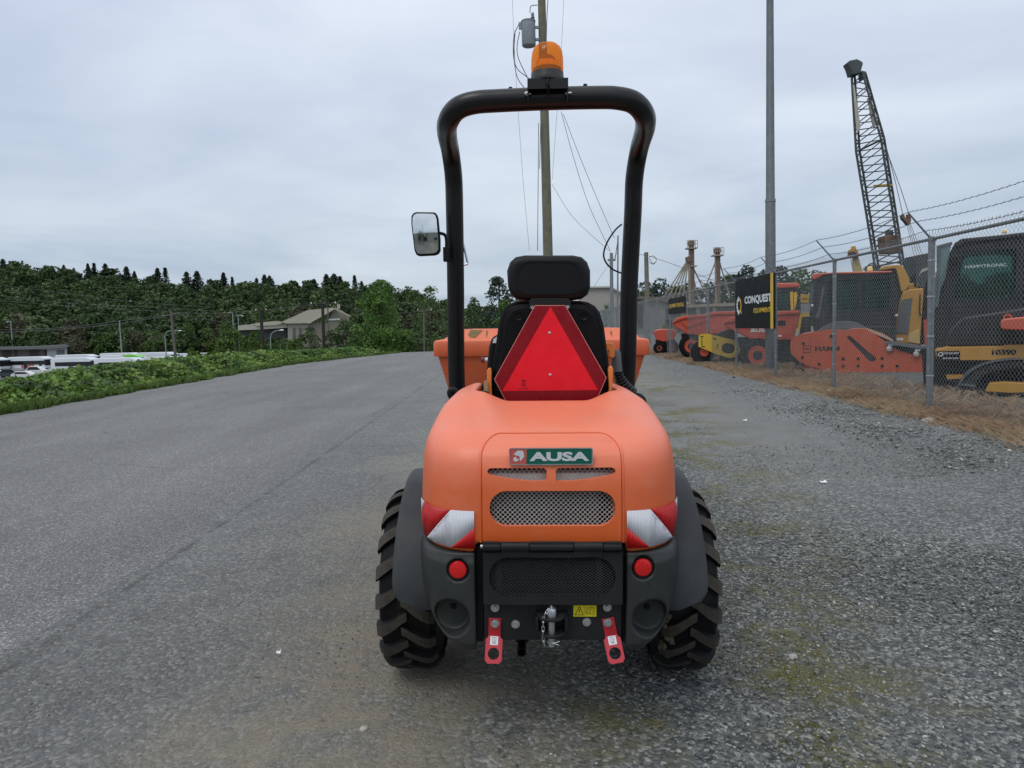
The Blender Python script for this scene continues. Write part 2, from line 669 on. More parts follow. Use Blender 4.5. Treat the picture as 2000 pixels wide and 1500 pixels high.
def ground_material():
    m = bpy.data.materials.new('gravel_ground')
    m.use_nodes = True
    nt = m.node_tree
    b = nt.nodes['Principled BSDF']
    P = nd(nt, 'NewGeometry').outputs['Position']
    sp = nd(nt, 'SeparateXYZ', {0: P})
    x, y, z = sp.outputs
    big = nd(nt, 'TexNoise', {'Vector': P, 'Scale': 0.6, 'Detail': 6.0, 'Roughness': 0.6}).outputs[0]
    mid = nd(nt, 'TexNoise', {'Vector': P, 'Scale': 4.0, 'Detail': 8.0, 'Roughness': 0.7}).outputs[0]
    fine = nd(nt, 'TexNoise', {'Vector': P, 'Scale': 90.0, 'Detail': 4.0, 'Roughness': 0.7}).outputs[0]
    vor = nd(nt, 'TexVoronoi', {'Vector': P, 'Scale': 75.0})
    vor2 = nd(nt, 'TexVoronoi', {'Vector': P, 'Scale': 28.0})
    vc = nd(nt, 'SeparateColor', {0: vor.outputs['Color']}).outputs[0]
    vc2 = nd(nt, 'SeparateColor', {0: vor2.outputs['Color']}).outputs[0]
    stone = ramp(nt, vc, [(0.0, (0.03, 0.034, 0.034)), (0.4, (0.10, 0.11, 0.108)), (0.75, (0.20, 0.21, 0.20)), (1.0, (0.48, 0.48, 0.45))])
    stone2 = ramp(nt, vc2, [(0.0, (0.08, 0.088, 0.087)), (0.6, (0.145, 0.153, 0.15)), (1.0, (0.25, 0.255, 0.24))])
    grav = mixc(nt, 0.3, stone, stone2)
    grav = nd(nt, 'VectorMath', {0: grav, 3: 1.08}, operation='SCALE').outputs[0]
    fines = ramp(nt, fine, [(0.3, (0.07, 0.072, 0.068)), (0.7, (0.27, 0.268, 0.25))])
    packed = mixc(nt, 0.3, grav, fines)
    # compacted wheel lane on the right and chips on the left strip
    xn = mth(nt, 'MULTIPLY_ADD', mth(nt, 'SUBTRACT', big, 0.5), 2.4, x)
    lane = nd(nt, 'MapRange', {0: mth(nt, 'ABSOLUTE', mth(nt, 'SUBTRACT', xn, 2.7)), 1: 0.2, 2: 1.4, 3: 1.0, 4: 0.0}).outputs[0]
    lane = mth(nt, 'MULTIPLY', lane, nd(nt, 'MapRange', {0: y, 1: 3.5, 2: 8.0}).outputs[0])
    c = mixc(nt, lane, grav, mixc(nt, 0.6, fines, (0.24, 0.245, 0.23, 1)))
    left = nd(nt, 'MapRange', {0: xn, 1: -0.7, 2: 0.1, 3: 1.0, 4: 0.0}).outputs[0]
    c = mixc(nt, left, c, mixc(nt, 0.35, packed, (0.23, 0.228, 0.218, 1)))
    sm = nd(nt, 'MapRange', {0: mth(nt, 'ABSOLUTE', mth(nt, 'ADD', x, 1.955)), 1: 0.0, 2: 0.035, 3: 0.45, 4: 0.0}).outputs[0]
    c = mixc(nt, mth(nt, 'MULTIPLY', sm, nd(nt, 'MapRange', {0: mid, 1: 0.4, 2: 0.55}).outputs[0]), c, (0.045, 0.045, 0.042, 1))
    # brown dried fines beside and under the machine
    dx = nd(nt, 'MapRange', {0: mth(nt, 'ABSOLUTE', mth(nt, 'SUBTRACT', xn, -0.42)), 1: 0.3, 2: 0.95, 3: 1.0, 4: 0.0}).outputs[0]
    dy = nd(nt, 'MapRange', {0: y, 1: 4.0, 2: 9.0, 3: 1.0, 4: 0.15}).outputs[0]
    dm = mth(nt, 'MULTIPLY', dx, dy)
    dk = nd(nt, 'MapRange', {0: mid, 1: 0.36, 2: 0.54, 3: 0.15, 4: 1.0}).outputs[0]
    dirt = ramp(nt, fine, [(0.3, (0.20, 0.175, 0.128)), (0.7, (0.33, 0.29, 0.215))])
    c = mixc(nt, mth(nt, 'MULTIPLY', mth(nt, 'MULTIPLY', dm, dk), 0.75), c, dirt)
    # moss
    mo = nd(nt, 'TexNoise', {'Vector': P, 'Scale': 1.3, 'Detail': 8.0, 'Roughness': 0.75}).outputs[0]
    mk = nd(nt, 'MapRange', {0: mo, 1: 0.49, 2: 0.60, 3: 0.0, 4: 0.9}).outputs[0]
    mr = nd(nt, 'MapRange', {0: mth(nt, 'ABSOLUTE', mth(nt, 'SUBTRACT', x, nd(nt, 'MapRange', {0: y, 1: 2.0, 2: 14.0, 3: 0.7, 4: 2.9}).outputs[0])), 1: 0.3, 2: 1.0, 3: 1.0, 4: 0.0}).outputs[0]
    mk = mth(nt, 'MULTIPLY', mk, mr)
    c = mixc(nt, mk, c, (0.15, 0.14, 0.05, 1))
    # strip along the fence: thin soil
    fx = mth(nt, 'MULTIPLY_ADD', y, -0.035, xn)
    fs = nd(nt, 'MapRange', {0: fx, 1: 4.6, 2: 5.0, 3: 0.0, 4: 0.8}).outputs[0]
    c = mixc(nt, mth(nt, 'MULTIPLY', fs, nd(nt, 'MapRange', {0: mid, 1: 0.38, 2: 0.6, 3: 0.35, 4: 1.0}).outputs[0]), c, (0.22, 0.165, 0.115, 1))
    # yard behind
    yd = nd(nt, 'MapRange', {0: fx, 1: 5.15, 2: 5.7}).outputs[0]
    c = mixc(nt, yd, c, mixc(nt, 0.5, grav, (0.09, 0.088, 0.082, 1)))
    # bank and low ground left of the road
    bank = nd(nt, 'MapRange', {0: z, 1: -0.12, 2: -0.6, 3: 0.0, 4: 1.0}).outputs[0]
    grass = ramp(nt, mid, [(0.3, (0.025, 0.04, 0.015)), (0.7, (0.07, 0.10, 0.03))])
    c = mixc(nt, bank, c, grass)
    lotm = nd(nt, 'MapRange', {0: mth(nt, 'ABSOLUTE', mth(nt, 'SUBTRACT', y, 152.0)), 1: 50.0, 2: 52.0, 3: 1.0, 4: 0.0}).outputs[0]
    lotx = nd(nt, 'MapRange', {0: x, 1: -52.0, 2: -56.0, 3: 0.0, 4: 1.0}).outputs[0]
    c = mixc(nt, mth(nt, 'MULTIPLY', lotm, lotx), c, (0.19, 0.19, 0.185, 1))
    tone_var = nd(nt, 'MapRange', {0: big, 1: 0.3, 2: 0.7, 3: 0.98, 4: 1.26}).outputs[0]  # random broad tone differences over the ground
    c = nd(nt, 'VectorMath', {0: c, 3: tone_var}, operation='SCALE').outputs[0]
    nt.links.new(c, b.inputs['Base Color'])
    b.inputs['Roughness'].default_value = 0.85
    b.inputs['Specular IOR Level'].default_value = 0.25
    dmk = mth(nt, 'MULTIPLY', dm, dk)
    amp = nd(nt, 'MapRange', {0: mid, 1: 0.35, 2: 0.65, 3: -0.25, 4: -1.0}).outputs[0]
    hd = mth(nt, 'MULTIPLY', vor.outputs['Distance'], mth(nt, 'MULTIPLY', amp, mth(nt, 'MULTIPLY_ADD', dmk, -0.85, 1.0)))
    rg = nd(nt, 'TexNoise', {'Vector': P, 'Scale': 38.0, 'Detail': 5.0, 'Roughness': 0.75}).outputs[0]
    h = mth(nt, 'MULTIPLY_ADD', fine, 0.5, hd)
    h = mth(nt, 'MULTIPLY_ADD', rg, 1.1, h)
    bp = nd(nt, 'Bump', {'Height': h, 'Strength': 1.0, 'Distance': 0.02})
    nt.links.new(bp.outputs[0], b.inputs['Normal'])
    return m


def road_material():
    m = bpy.data.materials.new('worn_asphalt')
    m.use_nodes = True
    nt = m.node_tree
    b = nt.nodes['Principled BSDF']
    P = nd(nt, 'NewGeometry').outputs['Position']
    st = nd(nt, 'Mapping', {0: P, 3: (1.0, 0.12, 1.0)}).outputs[0]
    streak = nd(nt, 'TexNoise', {'Vector': st, 'Scale': 1.2, 'Detail': 6.0, 'Roughness': 0.6}).outputs[0]
    big = nd(nt, 'TexNoise', {'Vector': P, 'Scale': 0.35, 'Detail': 6.0, 'Roughness': 0.65}).outputs[0]
    fine = nd(nt, 'TexNoise', {'Vector': P, 'Scale': 140.0, 'Detail': 3.0, 'Roughness': 0.7}).outputs[0]
    vor = nd(nt, 'TexVoronoi', {'Vector': P, 'Scale': 130.0})
    vc = nd(nt, 'SeparateColor', {0: vor.outputs['Color']}).outputs[0]
    agg = ramp(nt, vc, [(0.0, (0.07, 0.07, 0.069)), (0.55, (0.15, 0.15, 0.147)), (0.88, (0.23, 0.23, 0.222)), (1.0, (0.50, 0.50, 0.47))])
    c = mixc(nt, 0.25, agg, ramp(nt, fine, [(0.3, (0.08, 0.08, 0.078)), (0.7, (0.27, 0.268, 0.255))]))
    k = nd(nt, 'MapRange', {0: mth(nt, 'MULTIPLY_ADD', streak, 0.5, mth(nt, 'MULTIPLY', big, 0.5)), 1: 0.38, 2: 0.62, 3: 0.80, 4: 1.13}).outputs[0]
    c = nd(nt, 'VectorMath', {0: c, 3: k}, operation='SCALE').outputs[0]
    # cracks
    cn = nd(nt, 'TexNoise', {'Vector': P, 'Scale': 1.2, 'Detail': 4.0}).outputs[1]
    wp = nd(nt, 'VectorMath', {0: P, 1: nd(nt, 'VectorMath', {0: cn, 3: 0.5}, operation='SCALE').outputs[0]}, operation='ADD').outputs[0]
    vo = nd(nt, 'TexVoronoi', {'Vector': wp, 'Scale': 0.35}, feature='DISTANCE_TO_EDGE').outputs[0]
    ck = nd(nt, 'MapRange', {0: vo, 1: 0.0, 2: 0.006, 3: 1.0, 4: 0.0}).outputs[0]
    gate = nd(nt, 'MapRange', {0: big, 1: 0.48, 2: 0.54}).outputs[0]
    c = mixc(nt, mth(nt, 'MULTIPLY', mth(nt, 'MULTIPLY', ck, gate), 0.45), c, (0.06, 0.06, 0.06, 1))
    nt.links.new(c, b.inputs['Base Color'])
    b.inputs['Roughness'].default_value = 0.8
    b.inputs['Specular IOR Level'].default_value = 0.3
    h = mth(nt, 'MULTIPLY_ADD', vor.outputs['Distance'], -1.0, mth(nt, 'MULTIPLY', fine, 0.5))
    bp = nd(nt, 'Bump', {'Height': h, 'Strength': 0.6, 'Distance': 0.006})
    nt.links.new(bp.outputs[0], b.inputs['Normal'])
    return m


def build_road():
    ys = np.concatenate([np.arange(-4, 12, 0.06), np.arange(12, 30, 0.2), np.arange(30, 90, 0.6)])
    rows = []
    for y in ys:
        xr = float(np.interp(y, ROADY, ROADX))
        jag = 0.05 * noise.noise(Vector((y * 1.1, 3, 0))) + 0.03 * noise.noise(Vector((y * 7, 9, 0)))
        jl = 0.10 * noise.noise(Vector((y * 0.7, 13, 0))) + 0.05 * noise.noise(Vector((y * 5, 19, 0)))
        rows.append((y, -8.55 + jl, xr + jag))
    n = 24
    V, F = [], []
    for y, a, b in rows:
        off = 0.006 + 0.05 * max(0, (y - 28) / 12)
        for k in range(n):
            x = a + (b - a) * k / (n - 1)
            V.append((x, y, zg(x, y) + off - (0.008 if k in (0, n - 1) else 0)))
    for i in range(len(rows) - 1):
        for k in range(n - 1):
            F.append((i * n + k, i * n + k + 1, (i + 1) * n + k + 1, (i + 1) * n + k))
    me = np_mesh('road', np.array(V), np.array(F), M['road'])
    me.polygons.foreach_set('use_smooth', [True] * len(me.polygons))
    link('road', me, kind='structure')


ROADY = [-4, 2.5, 3.2, 4.8, 8.4, 15, 25, 40, 90]
ROADX = [-2.0, -1.99, -2.0, -2.0, -2.12, -2.0, -2.0, -2.0, -2.0]
M['ground'] = ground_material()
M['road'] = road_material()
build_ground()
build_road()


# ------------------------------------------------------------------ loose stones: real geometry near the camera
def stone_mat():
    m = bpy.data.materials.new('loose_stone')
    m.use_nodes = True
    nt = m.node_tree
    b = nt.nodes['Principled BSDF']
    isl = nd(nt, 'NewGeometry').outputs['Random Per Island']
    c = ramp(nt, isl, [(0.0, (0.065, 0.073, 0.073)), (0.3, (0.115, 0.127, 0.125)), (0.6, (0.17, 0.182, 0.176)), (0.82, (0.225, 0.225, 0.205)), (0.95, (0.30, 0.31, 0.29)), (1.0, (0.48, 0.47, 0.43))])
    tc = nd(nt, 'TexCoord').outputs['Object']
    n = nd(nt, 'TexNoise', {'Vector': tc, 'Scale': 300.0, 'Detail': 3.0}).outputs[0]
    k = nd(nt, 'MapRange', {0: n, 1: 0.3, 2: 0.7, 3: 0.8, 4: 1.2}).outputs[0]
    c = nd(nt, 'VectorMath', {0: c, 3: k}, operation='SCALE').outputs[0]
    nt.links.new(c, b.inputs['Base Color'])
    b.inputs['Roughness'].default_value = 0.8
    b.inputs['Specular IOR Level'].default_value = 0.3
    return m


def stones(name, n, xr, yr, size, keep, mat_):
    t = (1 + 5 ** 0.5) / 2
    ico = np.array([(-1, t, 0), (1, t, 0), (-1, -t, 0), (1, -t, 0), (0, -1, t), (0, 1, t), (0, -1, -t), (0, 1, -t), (t, 0, -1), (t, 0, 1), (-t, 0, -1), (-t, 0, 1)])
    ico /= np.linalg.norm(ico[0])
    tri = np.array([(0, 11, 5), (0, 5, 1), (0, 1, 7), (0, 7, 10), (0, 10, 11), (1, 5, 9), (5, 11, 4), (11, 10, 2), (10, 7, 6), (7, 1, 8), (3, 9, 4), (3, 4, 2), (3, 2, 6), (3, 6, 8), (3, 8, 9), (4, 9, 5), (2, 4, 11), (6, 2, 10), (8, 6, 7), (9, 8, 1)])
    x = rng.uniform(*xr, n)
    y = rng.uniform(*yr, n)
    k = keep(x, y) > rng.random(n)
    x, y = x[k], y[k]
    n = len(x)
    s = size[0] + (size[1] - size[0]) * rng.random(n) ** 2.2
    V = ico[None] * (1 + rng.normal(0, 0.2, (n, 12, 1)))
    sc = np.stack([s, s * rng.uniform(0.55, 0.9, n), s * rng.uniform(0.35, 0.6, n)], -1) / 2
    V = V * sc[:, None, :]
    tx = rng.normal(0, 0.35, n)
    c, sn = np.cos(tx)[:, None], np.sin(tx)[:, None]
    V = np.stack([V[..., 0], V[..., 1] * c - V[..., 2] * sn, V[..., 1] * sn + V[..., 2] * c], -1)
    a = rng.uniform(0, 6.28, n)
    c, sn = np.cos(a)[:, None], np.sin(a)[:, None]
    V = np.stack([V[..., 0] * c - V[..., 1] * sn, V[..., 0] * sn + V[..., 1] * c, V[..., 2]], -1)
    base = zt(x, y) + np.where(x < -1.8, 0.006, 0.0)
    V += np.stack([x, y, base + sc[:, 2] * 0.55], -1)[:, None, :]
    F = tri[None] + (np.arange(n) * 12)[:, None, None]
    me = np_mesh(name, V.reshape(-1, 3), F.reshape(-1, 3), mat_)
    return link(name, me, kind='stuff')


M['stone'] = stone_mat()


def patch(x, y, f=1.6, s=0.0):
    return np.vectorize(lambda a, b: noise.noise(Vector((a * f, b * f, s))))(x, y)


def keep_right(x, y):
    """thick cover right of the machine, thinner towards the packed strip"""
    inview = (np.abs(x) < (y + 0.35) * 0.78)
    d = sst((x - 0.15) / 0.7)
    ymid = sst((7.5 - y) / 4.0)
    return inview * (0.10 + 0.90 * d) * np.clip(1.05 + 0.9 * patch(x, y), 0.15, 1) * (0.2 + 0.8 * ymid) * (1 - .6 * np.exp(-((x - 2.6) / .5) ** 2) * sst((y - 4) / 2))


def keep_left(x, y):
    inview = (np.abs(x) < (y + 0.35) * 0.78)
    k = np.clip(patch(x, y, 1.3, 5.0) * 1.6 + 0.25, 0.04, 1)
    k = k * (1 - .65 * np.exp(-((x + .5) / .35) ** 2))
    return inview * k * sst((0.35 - x) / 0.5) * np.where(x < -1.8, 0.30, 1.0) * sst((4.2 - y) / 2.5)


def keep_fence(x, y):
    d = x - (5.0 + 0.035 * y)
    return np.exp(-((d + 1.15) / 0.45) ** 2) * np.clip(0.6 + patch(x, y), 0.1, 1)


stones('loose_gravel', 36000, (-0.1, 3.2), (1.35, 3.6), (0.007, 0.020), keep_right, M['stone'])
stones('gravel_spread', 30000, (-0.1, 5.2), (3.6, 7.0), (0.009, 0.022), keep_right, M['stone'])
stones('gravel_chips', 26000, (-3.2, 0.4), (1.3, 4.2), (0.004, 0.012), keep_left, M['stone'])
stones('coarse_gravel', 16000, (2.8, 5.2), (4.5, 12.5), (0.015, 0.045), keep_fence, M['stone'])


# ------------------------------------------------------------------ foliage generators
def leaf_faces(C, size, nrm, spread=0.9, asp=0.6):
    """one folded leaf (two triangles-quads joined) per centre; C (n,3), nrm (n,3) mean normals"""
    n = len(C)
    N = nrm + rng.normal(0, spread, (n, 3))
    N /= np.linalg.norm(N, axis=1, keepdims=True) + 1e-9
    A = rng.normal(0, 1, (n, 3))
    A -= N * (A * N).sum(1, keepdims=True)
    A /= np.linalg.norm(A, axis=1, keepdims=True) + 1e-9
    B = np.cross(N, A)
    s = (size * rng.uniform(0.6, 1.35, n))[:, None]
    P0 = C - A * s * 0.5
    P1 = C + B * s * asp * 0.5 - A * s * 0.05 + N * s * 0.08
    P2 = C + A * s * 0.5
    P3 = C - B * s * asp * 0.5 - A * s * 0.05 + N * s * 0.08
    V = np.stack([P0, P1, P2, P3], 1).reshape(-1, 3)
    F = np.arange(4 * n).reshape(n, 4)
    return V, F


def crown_points(n, clumps):
    """clumps: (cx,cy,cz,rx,ry,rz); points in a thick shell of each"""
    cl = np.array(clumps, float)
    w = cl[:, 3] * cl[:, 5]
    idx = rng.choice(len(cl), n, p=w / w.sum())
    d = rng.normal(0, 1, (n, 3))
    d /= np.linalg.norm(d, axis=1, keepdims=True)
    d[:, 2] = np.where(d[:, 2] < -0.4, -d[:, 2], d[:, 2])
    r = rng.uniform(0.72, 1.08, n) ** 0.8
    C = cl[idx, :3] + d * cl[idx, 3:6] * r[:, None]
    return C, d, idx


def deciduous(h, w, n, leaf, seed, z0=0.15, lobes=16, lean=0.0):
    """crown of many uneven clumps; returns V,F,tone"""
    r = np.random.default_rng(seed)
    cl = []
    for i in range(lobes):
        t = r.random()
        z = h * (z0 + (0.90 - z0) * t)
        prof = math.sin(math.pi * min(1, 0.22 + 0.78 * t)) ** 0.6
        a = r.uniform(0, 6.28)
        rr = w * 0.5 * prof * r.uniform(0.35, 0.85)
        s = w * r.uniform(0.17, 0.30) * (1.12 - .55 * t)
        cl.append((rr * math.cos(a) + lean * t, rr * math.sin(a), z, s, s, s * r.uniform(0.6, 0.9)))
    cl.append((lean * 0.5, 0, h * (z0 + 1) / 2, w * 0.3, w * 0.3, h * (1 - z0) * 0.36))
    C, d, idx = crown_points(n, cl)
    V, F = leaf_faces(C, leaf, d, 0.8)
    tn = r.random(len(cl))[idx]
    return V, F, tn


def conifer(h, w, n, leaf, seed):
    r = np.random.default_rng(seed)
    t = rng.random(n) ** 0.75
    z = h * (0.1 + 0.9 * t)
    nl = int(h * 1.3)
    lay = np.floor(t * nl)
    ang0 = r.uniform(0, 6.28, nl + 2)[lay.astype(int)]
    nb = 7
    br = rng.integers(0, nb, n)
    ln = r.uniform(0.35, 1.2, (nl + 2, nb))[lay.astype(int), br]
    rad = w * 0.5 * (1 - t) ** (0.6 + 0.1 * (seed % 5)) * ln + 0.03 * w
    q = rng.random(n) ** 0.6
    a = ang0 + br * 6.283 / nb + rng.normal(0, 0.16, n)
    C = np.stack([rad * q * np.cos(a), rad * q * np.sin(a), z - rad * q * 0.35], -1)
    d = np.stack([np.cos(a) * 0.4, np.sin(a) * 0.4, np.full(n, 0.8)], -1)
    V, F = leaf_faces(C, leaf, d, 0.5, 0.35)
    return V, F, rng.random(n)


M['leaf_wood'] = leafmat('leaves_far_wood', [(0.026, 0.046, 0.020), (0.047, 0.08, 0.029), (0.078, 0.122, 0.042), (0.13, 0.175, 0.065)], 0.045, tonew=0.7)
M['leaf_wood2'] = leafmat('leaves_olive', [(0.05, 0.06, 0.03), (0.085, 0.09, 0.05), (0.12, 0.115, 0.07)], 0.05)
M['leaf_con'] = leafmat('needles_dark', [(0.020, 0.036, 0.027), (0.038, 0.060, 0.042), (0.06, 0.085, 0.055)], 0.1)
M['leaf_big'] = leafmat('leaves_fresh', [(0.035, 0.08, 0.016), (0.07, 0.15, 0.028), (0.12, 0.23, 0.045), (0.19, 0.31, 0.07)], 0.5)
M['leaf_mid'] = leafmat('leaves_mid_green', [(0.026, 0.055, 0.014), (0.05, 0.10, 0.022), (0.085, 0.16, 0.036), (0.13, 0.21, 0.055)], 0.5)
M['leaf_lt'] = leafmat('leaves_bright', [(0.035, 0.065, 0.012), (0.07, 0.12, 0.02), (0.11, 0.17, 0.035), (0.15, 0.21, 0.05)], 0.4)
M['leaf_hedge'] = leafmat('leaves_bramble', [(0.022, 0.05, 0.012), (0.055, 0.12, 0.022), (0.11, 0.20, 0.034), (0.18, 0.28, 0.05), (0.25, 0.34, 0.08)], 1.1, rough=0.42)
M['blade_g'] = leafmat('green_grass', [(0.05, 0.10, 0.02), (0.10, 0.17, 0.04), (0.18, 0.22, 0.08)], 1.0)
M['blade_d'] = leafmat('dry_grass', [(0.19, 0.13, 0.085), (0.35, 0.24, 0.16), (0.47, 0.35, 0.235), (0.26, 0.26, 0.12)], 0.8, tl=0.15)
M['blade_m'] = leafmat('moss_green', [(0.06, 0.075, 0.02), (0.12, 0.13, 0.03), (0.20, 0.18, 0.06)], 3.0)
M['bark'] = mat('bark', (0.06, 0.05, 0.04), 0.9, var=0.3, vs=8)


def tree_trunk(h, r, seed, limbs=6, wd=1e9):
    q = random.Random(seed)
    mb = MB()
    mb.tube([(0, 0, -0.4), (q.uniform(-.1, .1) * h * .1, 0, h * 0.35), (q.uniform(-.3, .3) * h * .1, 0, h * 0.85)], [r, r * 0.75, r * 0.15], 7)
    for i in range(limbs):
        z = h * q.uniform(0.25, 0.65)
        a = q.uniform(0, 6.28)
        l = min(h * q.uniform(0.18, 0.3), wd * .3)
        mb.tube([(0, 0, z), (l * .6 * math.cos(a), l * .6 * math.sin(a), z + l * .5), (l * math.cos(a), l * math.sin(a), z + l)], [r * .4, r * .25, r * .06], 5)
    return mb


def tree(name, label, x, y, h, w, n, leaf, lm, seed, kind='d', z0=0.15, group=None, cat='tree', lobes=16, z=None, zs=0.0):
    zz = zg(x, y) if z is None else z
    t = thing(name, label, cat, (x, y, zz + zs), group, world=False)
    if kind == 'd':
        V, F, tn = deciduous(h, w, n, leaf, seed, z0, lobes)
    else:
        V, F, tn = conifer(h, w, n, leaf, seed)
    link('crown', np_mesh('crown', V, F, lm, tn), t)
    if kind == 'd':
        tree_trunk(h, h * 0.02, seed, 6, w).build('trunk', M['bark'], t)
    else:
        MB().tube([(0, 0, -0.4), (0, 0, h * 0.97)], [h * 0.018, 0.02], 6).build('trunk', M['bark'], t)
    return t


def build_wood():
    """the wooded hillside far off to the left reads as one mass"""
    Vs, Fs, Ts = [], [], []
    Vo, Fo, To = [], [], []
    o = oo = 0
    protos = [deciduous(1.0, 0.85, 1050, 0.092, 100 + i, 0.0, 15) for i in range(6)]
    for row, D in enumerate([217, 226, 238, 254, 270, 288, 306, 322, 336]):
        x0, x1 = D * (-1120) / 1387, D * (80) / 1387
        x = x0 + random.uniform(0, 7)
        while x < x1:
            y = D + random.uniform(-5, 5)
            h = random.uniform(11, 16) * (0.75 if row == 0 else 1)
            w = h * random.uniform(0.75, 1.1)
            V, F, T = protos[random.randrange(6)]
            a = random.uniform(0, 6.28)
            c, s = math.cos(a), math.sin(a)
            W = np.stack([(V[:, 0] * c - V[:, 1] * s) * w / .85, (V[:, 0] * s + V[:, 1] * c) * w / .85, V[:, 2] * h], -1)
            W += np.array([x, y, zg(x, y)])
            tone = random.random()
            T2 = np.full(len(T), tone) * 0.85 + T * 0.15
            if row < 3 and random.random() < 0.28:
                Vo.append(W * 1.0); Fo.append(F + oo); To.append(T2); oo += len(W)
            else:
                Vs.append(W); Fs.append(F + o); Ts.append(T2); o += len(W)
            x += random.uniform(6.5, 10.5)
    link('wooded_hillside', np_mesh('wood', np.concatenate(Vs), np.concatenate(Fs), M['leaf_wood'], np.concatenate(Ts)), kind='stuff')
    link('olive_trees', np_mesh('olive', np.concatenate(Vo), np.concatenate(Fo), M['leaf_wood2'], np.concatenate(To)), kind='stuff')


build_wood()
ORD = ['first', 'second', 'third', 'fourth', 'fifth', 'sixth', 'seventh', 'eighth', 'ninth', 'tenth', 'eleventh', 'twelfth',
       'thirteenth', 'fourteenth', 'fifteenth', 'sixteenth', 'seventeenth', 'eighteenth', 'nineteenth', 'twentieth',
       'twenty-first', 'twenty-second', 'twenty-third', 'twenty-fourth', 'twenty-fifth', 'twenty-sixth', 'twenty-seventh']
cprotos = [conifer(1.0 * 16, (8.0, 11.0, 6.5, 12.5, 9.5)[i], (1100, 1500, 700, 1600, 1200)[i], 1.15, 40 + i) for i in range(5)]
cmeshes = [np_mesh('needles', V, F, M['leaf_con'], T) for V, F, T in cprotos]
ctrunk = MB().tube([(0, 0, -3), (0, 0, 15.4)], [0.3, 0.03], 6).mesh('ctrunk', M['bark'])
CONS = [(5, 506, 1.1), (52, 516, 1.2), (124, 518, 0.8), (171, 515, 0.9), (183, 514, 1.1), (205, 515, 1.0), (246, 521, 1.1), (262, 530, .8), (307, 524, 1.2),
        (322, 523, 1.2), (364, 531, 1.1), (384, 530, 1.2), (411, 545, .9), (436, 533, 1.1), (453, 541, 1.0), (501, 543, .8), (516, 537, 1.0), (526, 539, 1.0),
        (580, 552, 1.1), (600, 549, 1.0), (613, 545, 1.2), (637, 536, 1.2), (652, 535, 1.2), (664, 540, 1.2), (692, 538, 1.1), (706, 549, .8)]
for i, (px, py, ws) in enumerate(CONS):
    D = 326 + (i % 3) * 5
    p = at(px, py, D)
    g = zg(p.x, D)
    h = max(p.z - g, 8)
    t = thing('conifer_tree', 'dark conifer whose top stands above the wooded ridge, %s from the left' % ORD[i], 'tree', (p.x, D, g), 'conifers on the ridge', world=False)
    t.scale = (ws * h / 16, ws * h / 16, h / 16)
    t.rotation_euler[2] = i * 1.3
    link('crown', cmeshes[(i * 3) % 5], t)
    link('trunk', ctrunk, t)


# ------------------------------------------------------------------ the site dumper (its own frame: x right, y forward, z up)
DUMP = thing('site_dumper', 'orange site dumper seen from behind, black roll bar and red warning triangle on its seat', 'dumper', tuple(OM), world=False)
DUMP.rotation_euler = RMAT.to_euler()
DUMP.location.z = 0.004
D = DUMP
HZ = [0.60, 0.64, 0.70, 0.80, 0.86, 0.90, 0.928, 0.950, 0.966, 0.977, 0.984]
HW = [0.393, 0.400, 0.401, 0.398, 0.394, 0.386, 0.374, 0.356, 0.332, 0.304, 0.274]
HY = [-0.518, -0.524, -0.524, -0.518, -0.505, -0.482, -0.445, -0.385, -0.290, -0.170, -0.06]


_zz = np.linspace(0.60, 0.984, 97)


def _smooth(v):
    v = np.interp(_zz, HZ, v)
    for _ in range(3):
        p = np.pad(v, 4, mode='reflect', reflect_type='odd')
        v = np.convolve(p, np.ones(9) / 9, 'valid')
    return v


_sw, _sy = _smooth(HW), _smooth(HY)


def hood_w(z):
    return float(np.interp(z, _zz, _sw))


def hood_y(z):
    return float(np.interp(z, _zz, _sy))


def hood_half(z, off=0.0, n=14, front=0.40):
    """right half of the plan outline from the middle of the rear round to the front"""
    w, yb = hood_w(z) + off, hood_y(z) - off
    f = 0.20 * min(1, w / 0.38)
    dep = min(0.30, (0.12 - yb))
    pts = [(0, yb), (f * 0.5, yb), (f, yb)]
    for k in range(1, n + 1):
        a = math.pi / 2 * k / n
        e = 2 / 2.35
        pts.append((f + (w - f) * math.sin(a) ** e, yb + dep - dep * math.cos(a) ** e if k < n else yb + dep))
    pts += [(w, (yb + dep + front) / 2), (w, front)]
    return pts


def hood_ring(z, **k):
    h = hood_half(z, **k)
    return [(x, y, z) for x, y in h] + [(-x, y, z) for x, y in reversed(h[1:])]


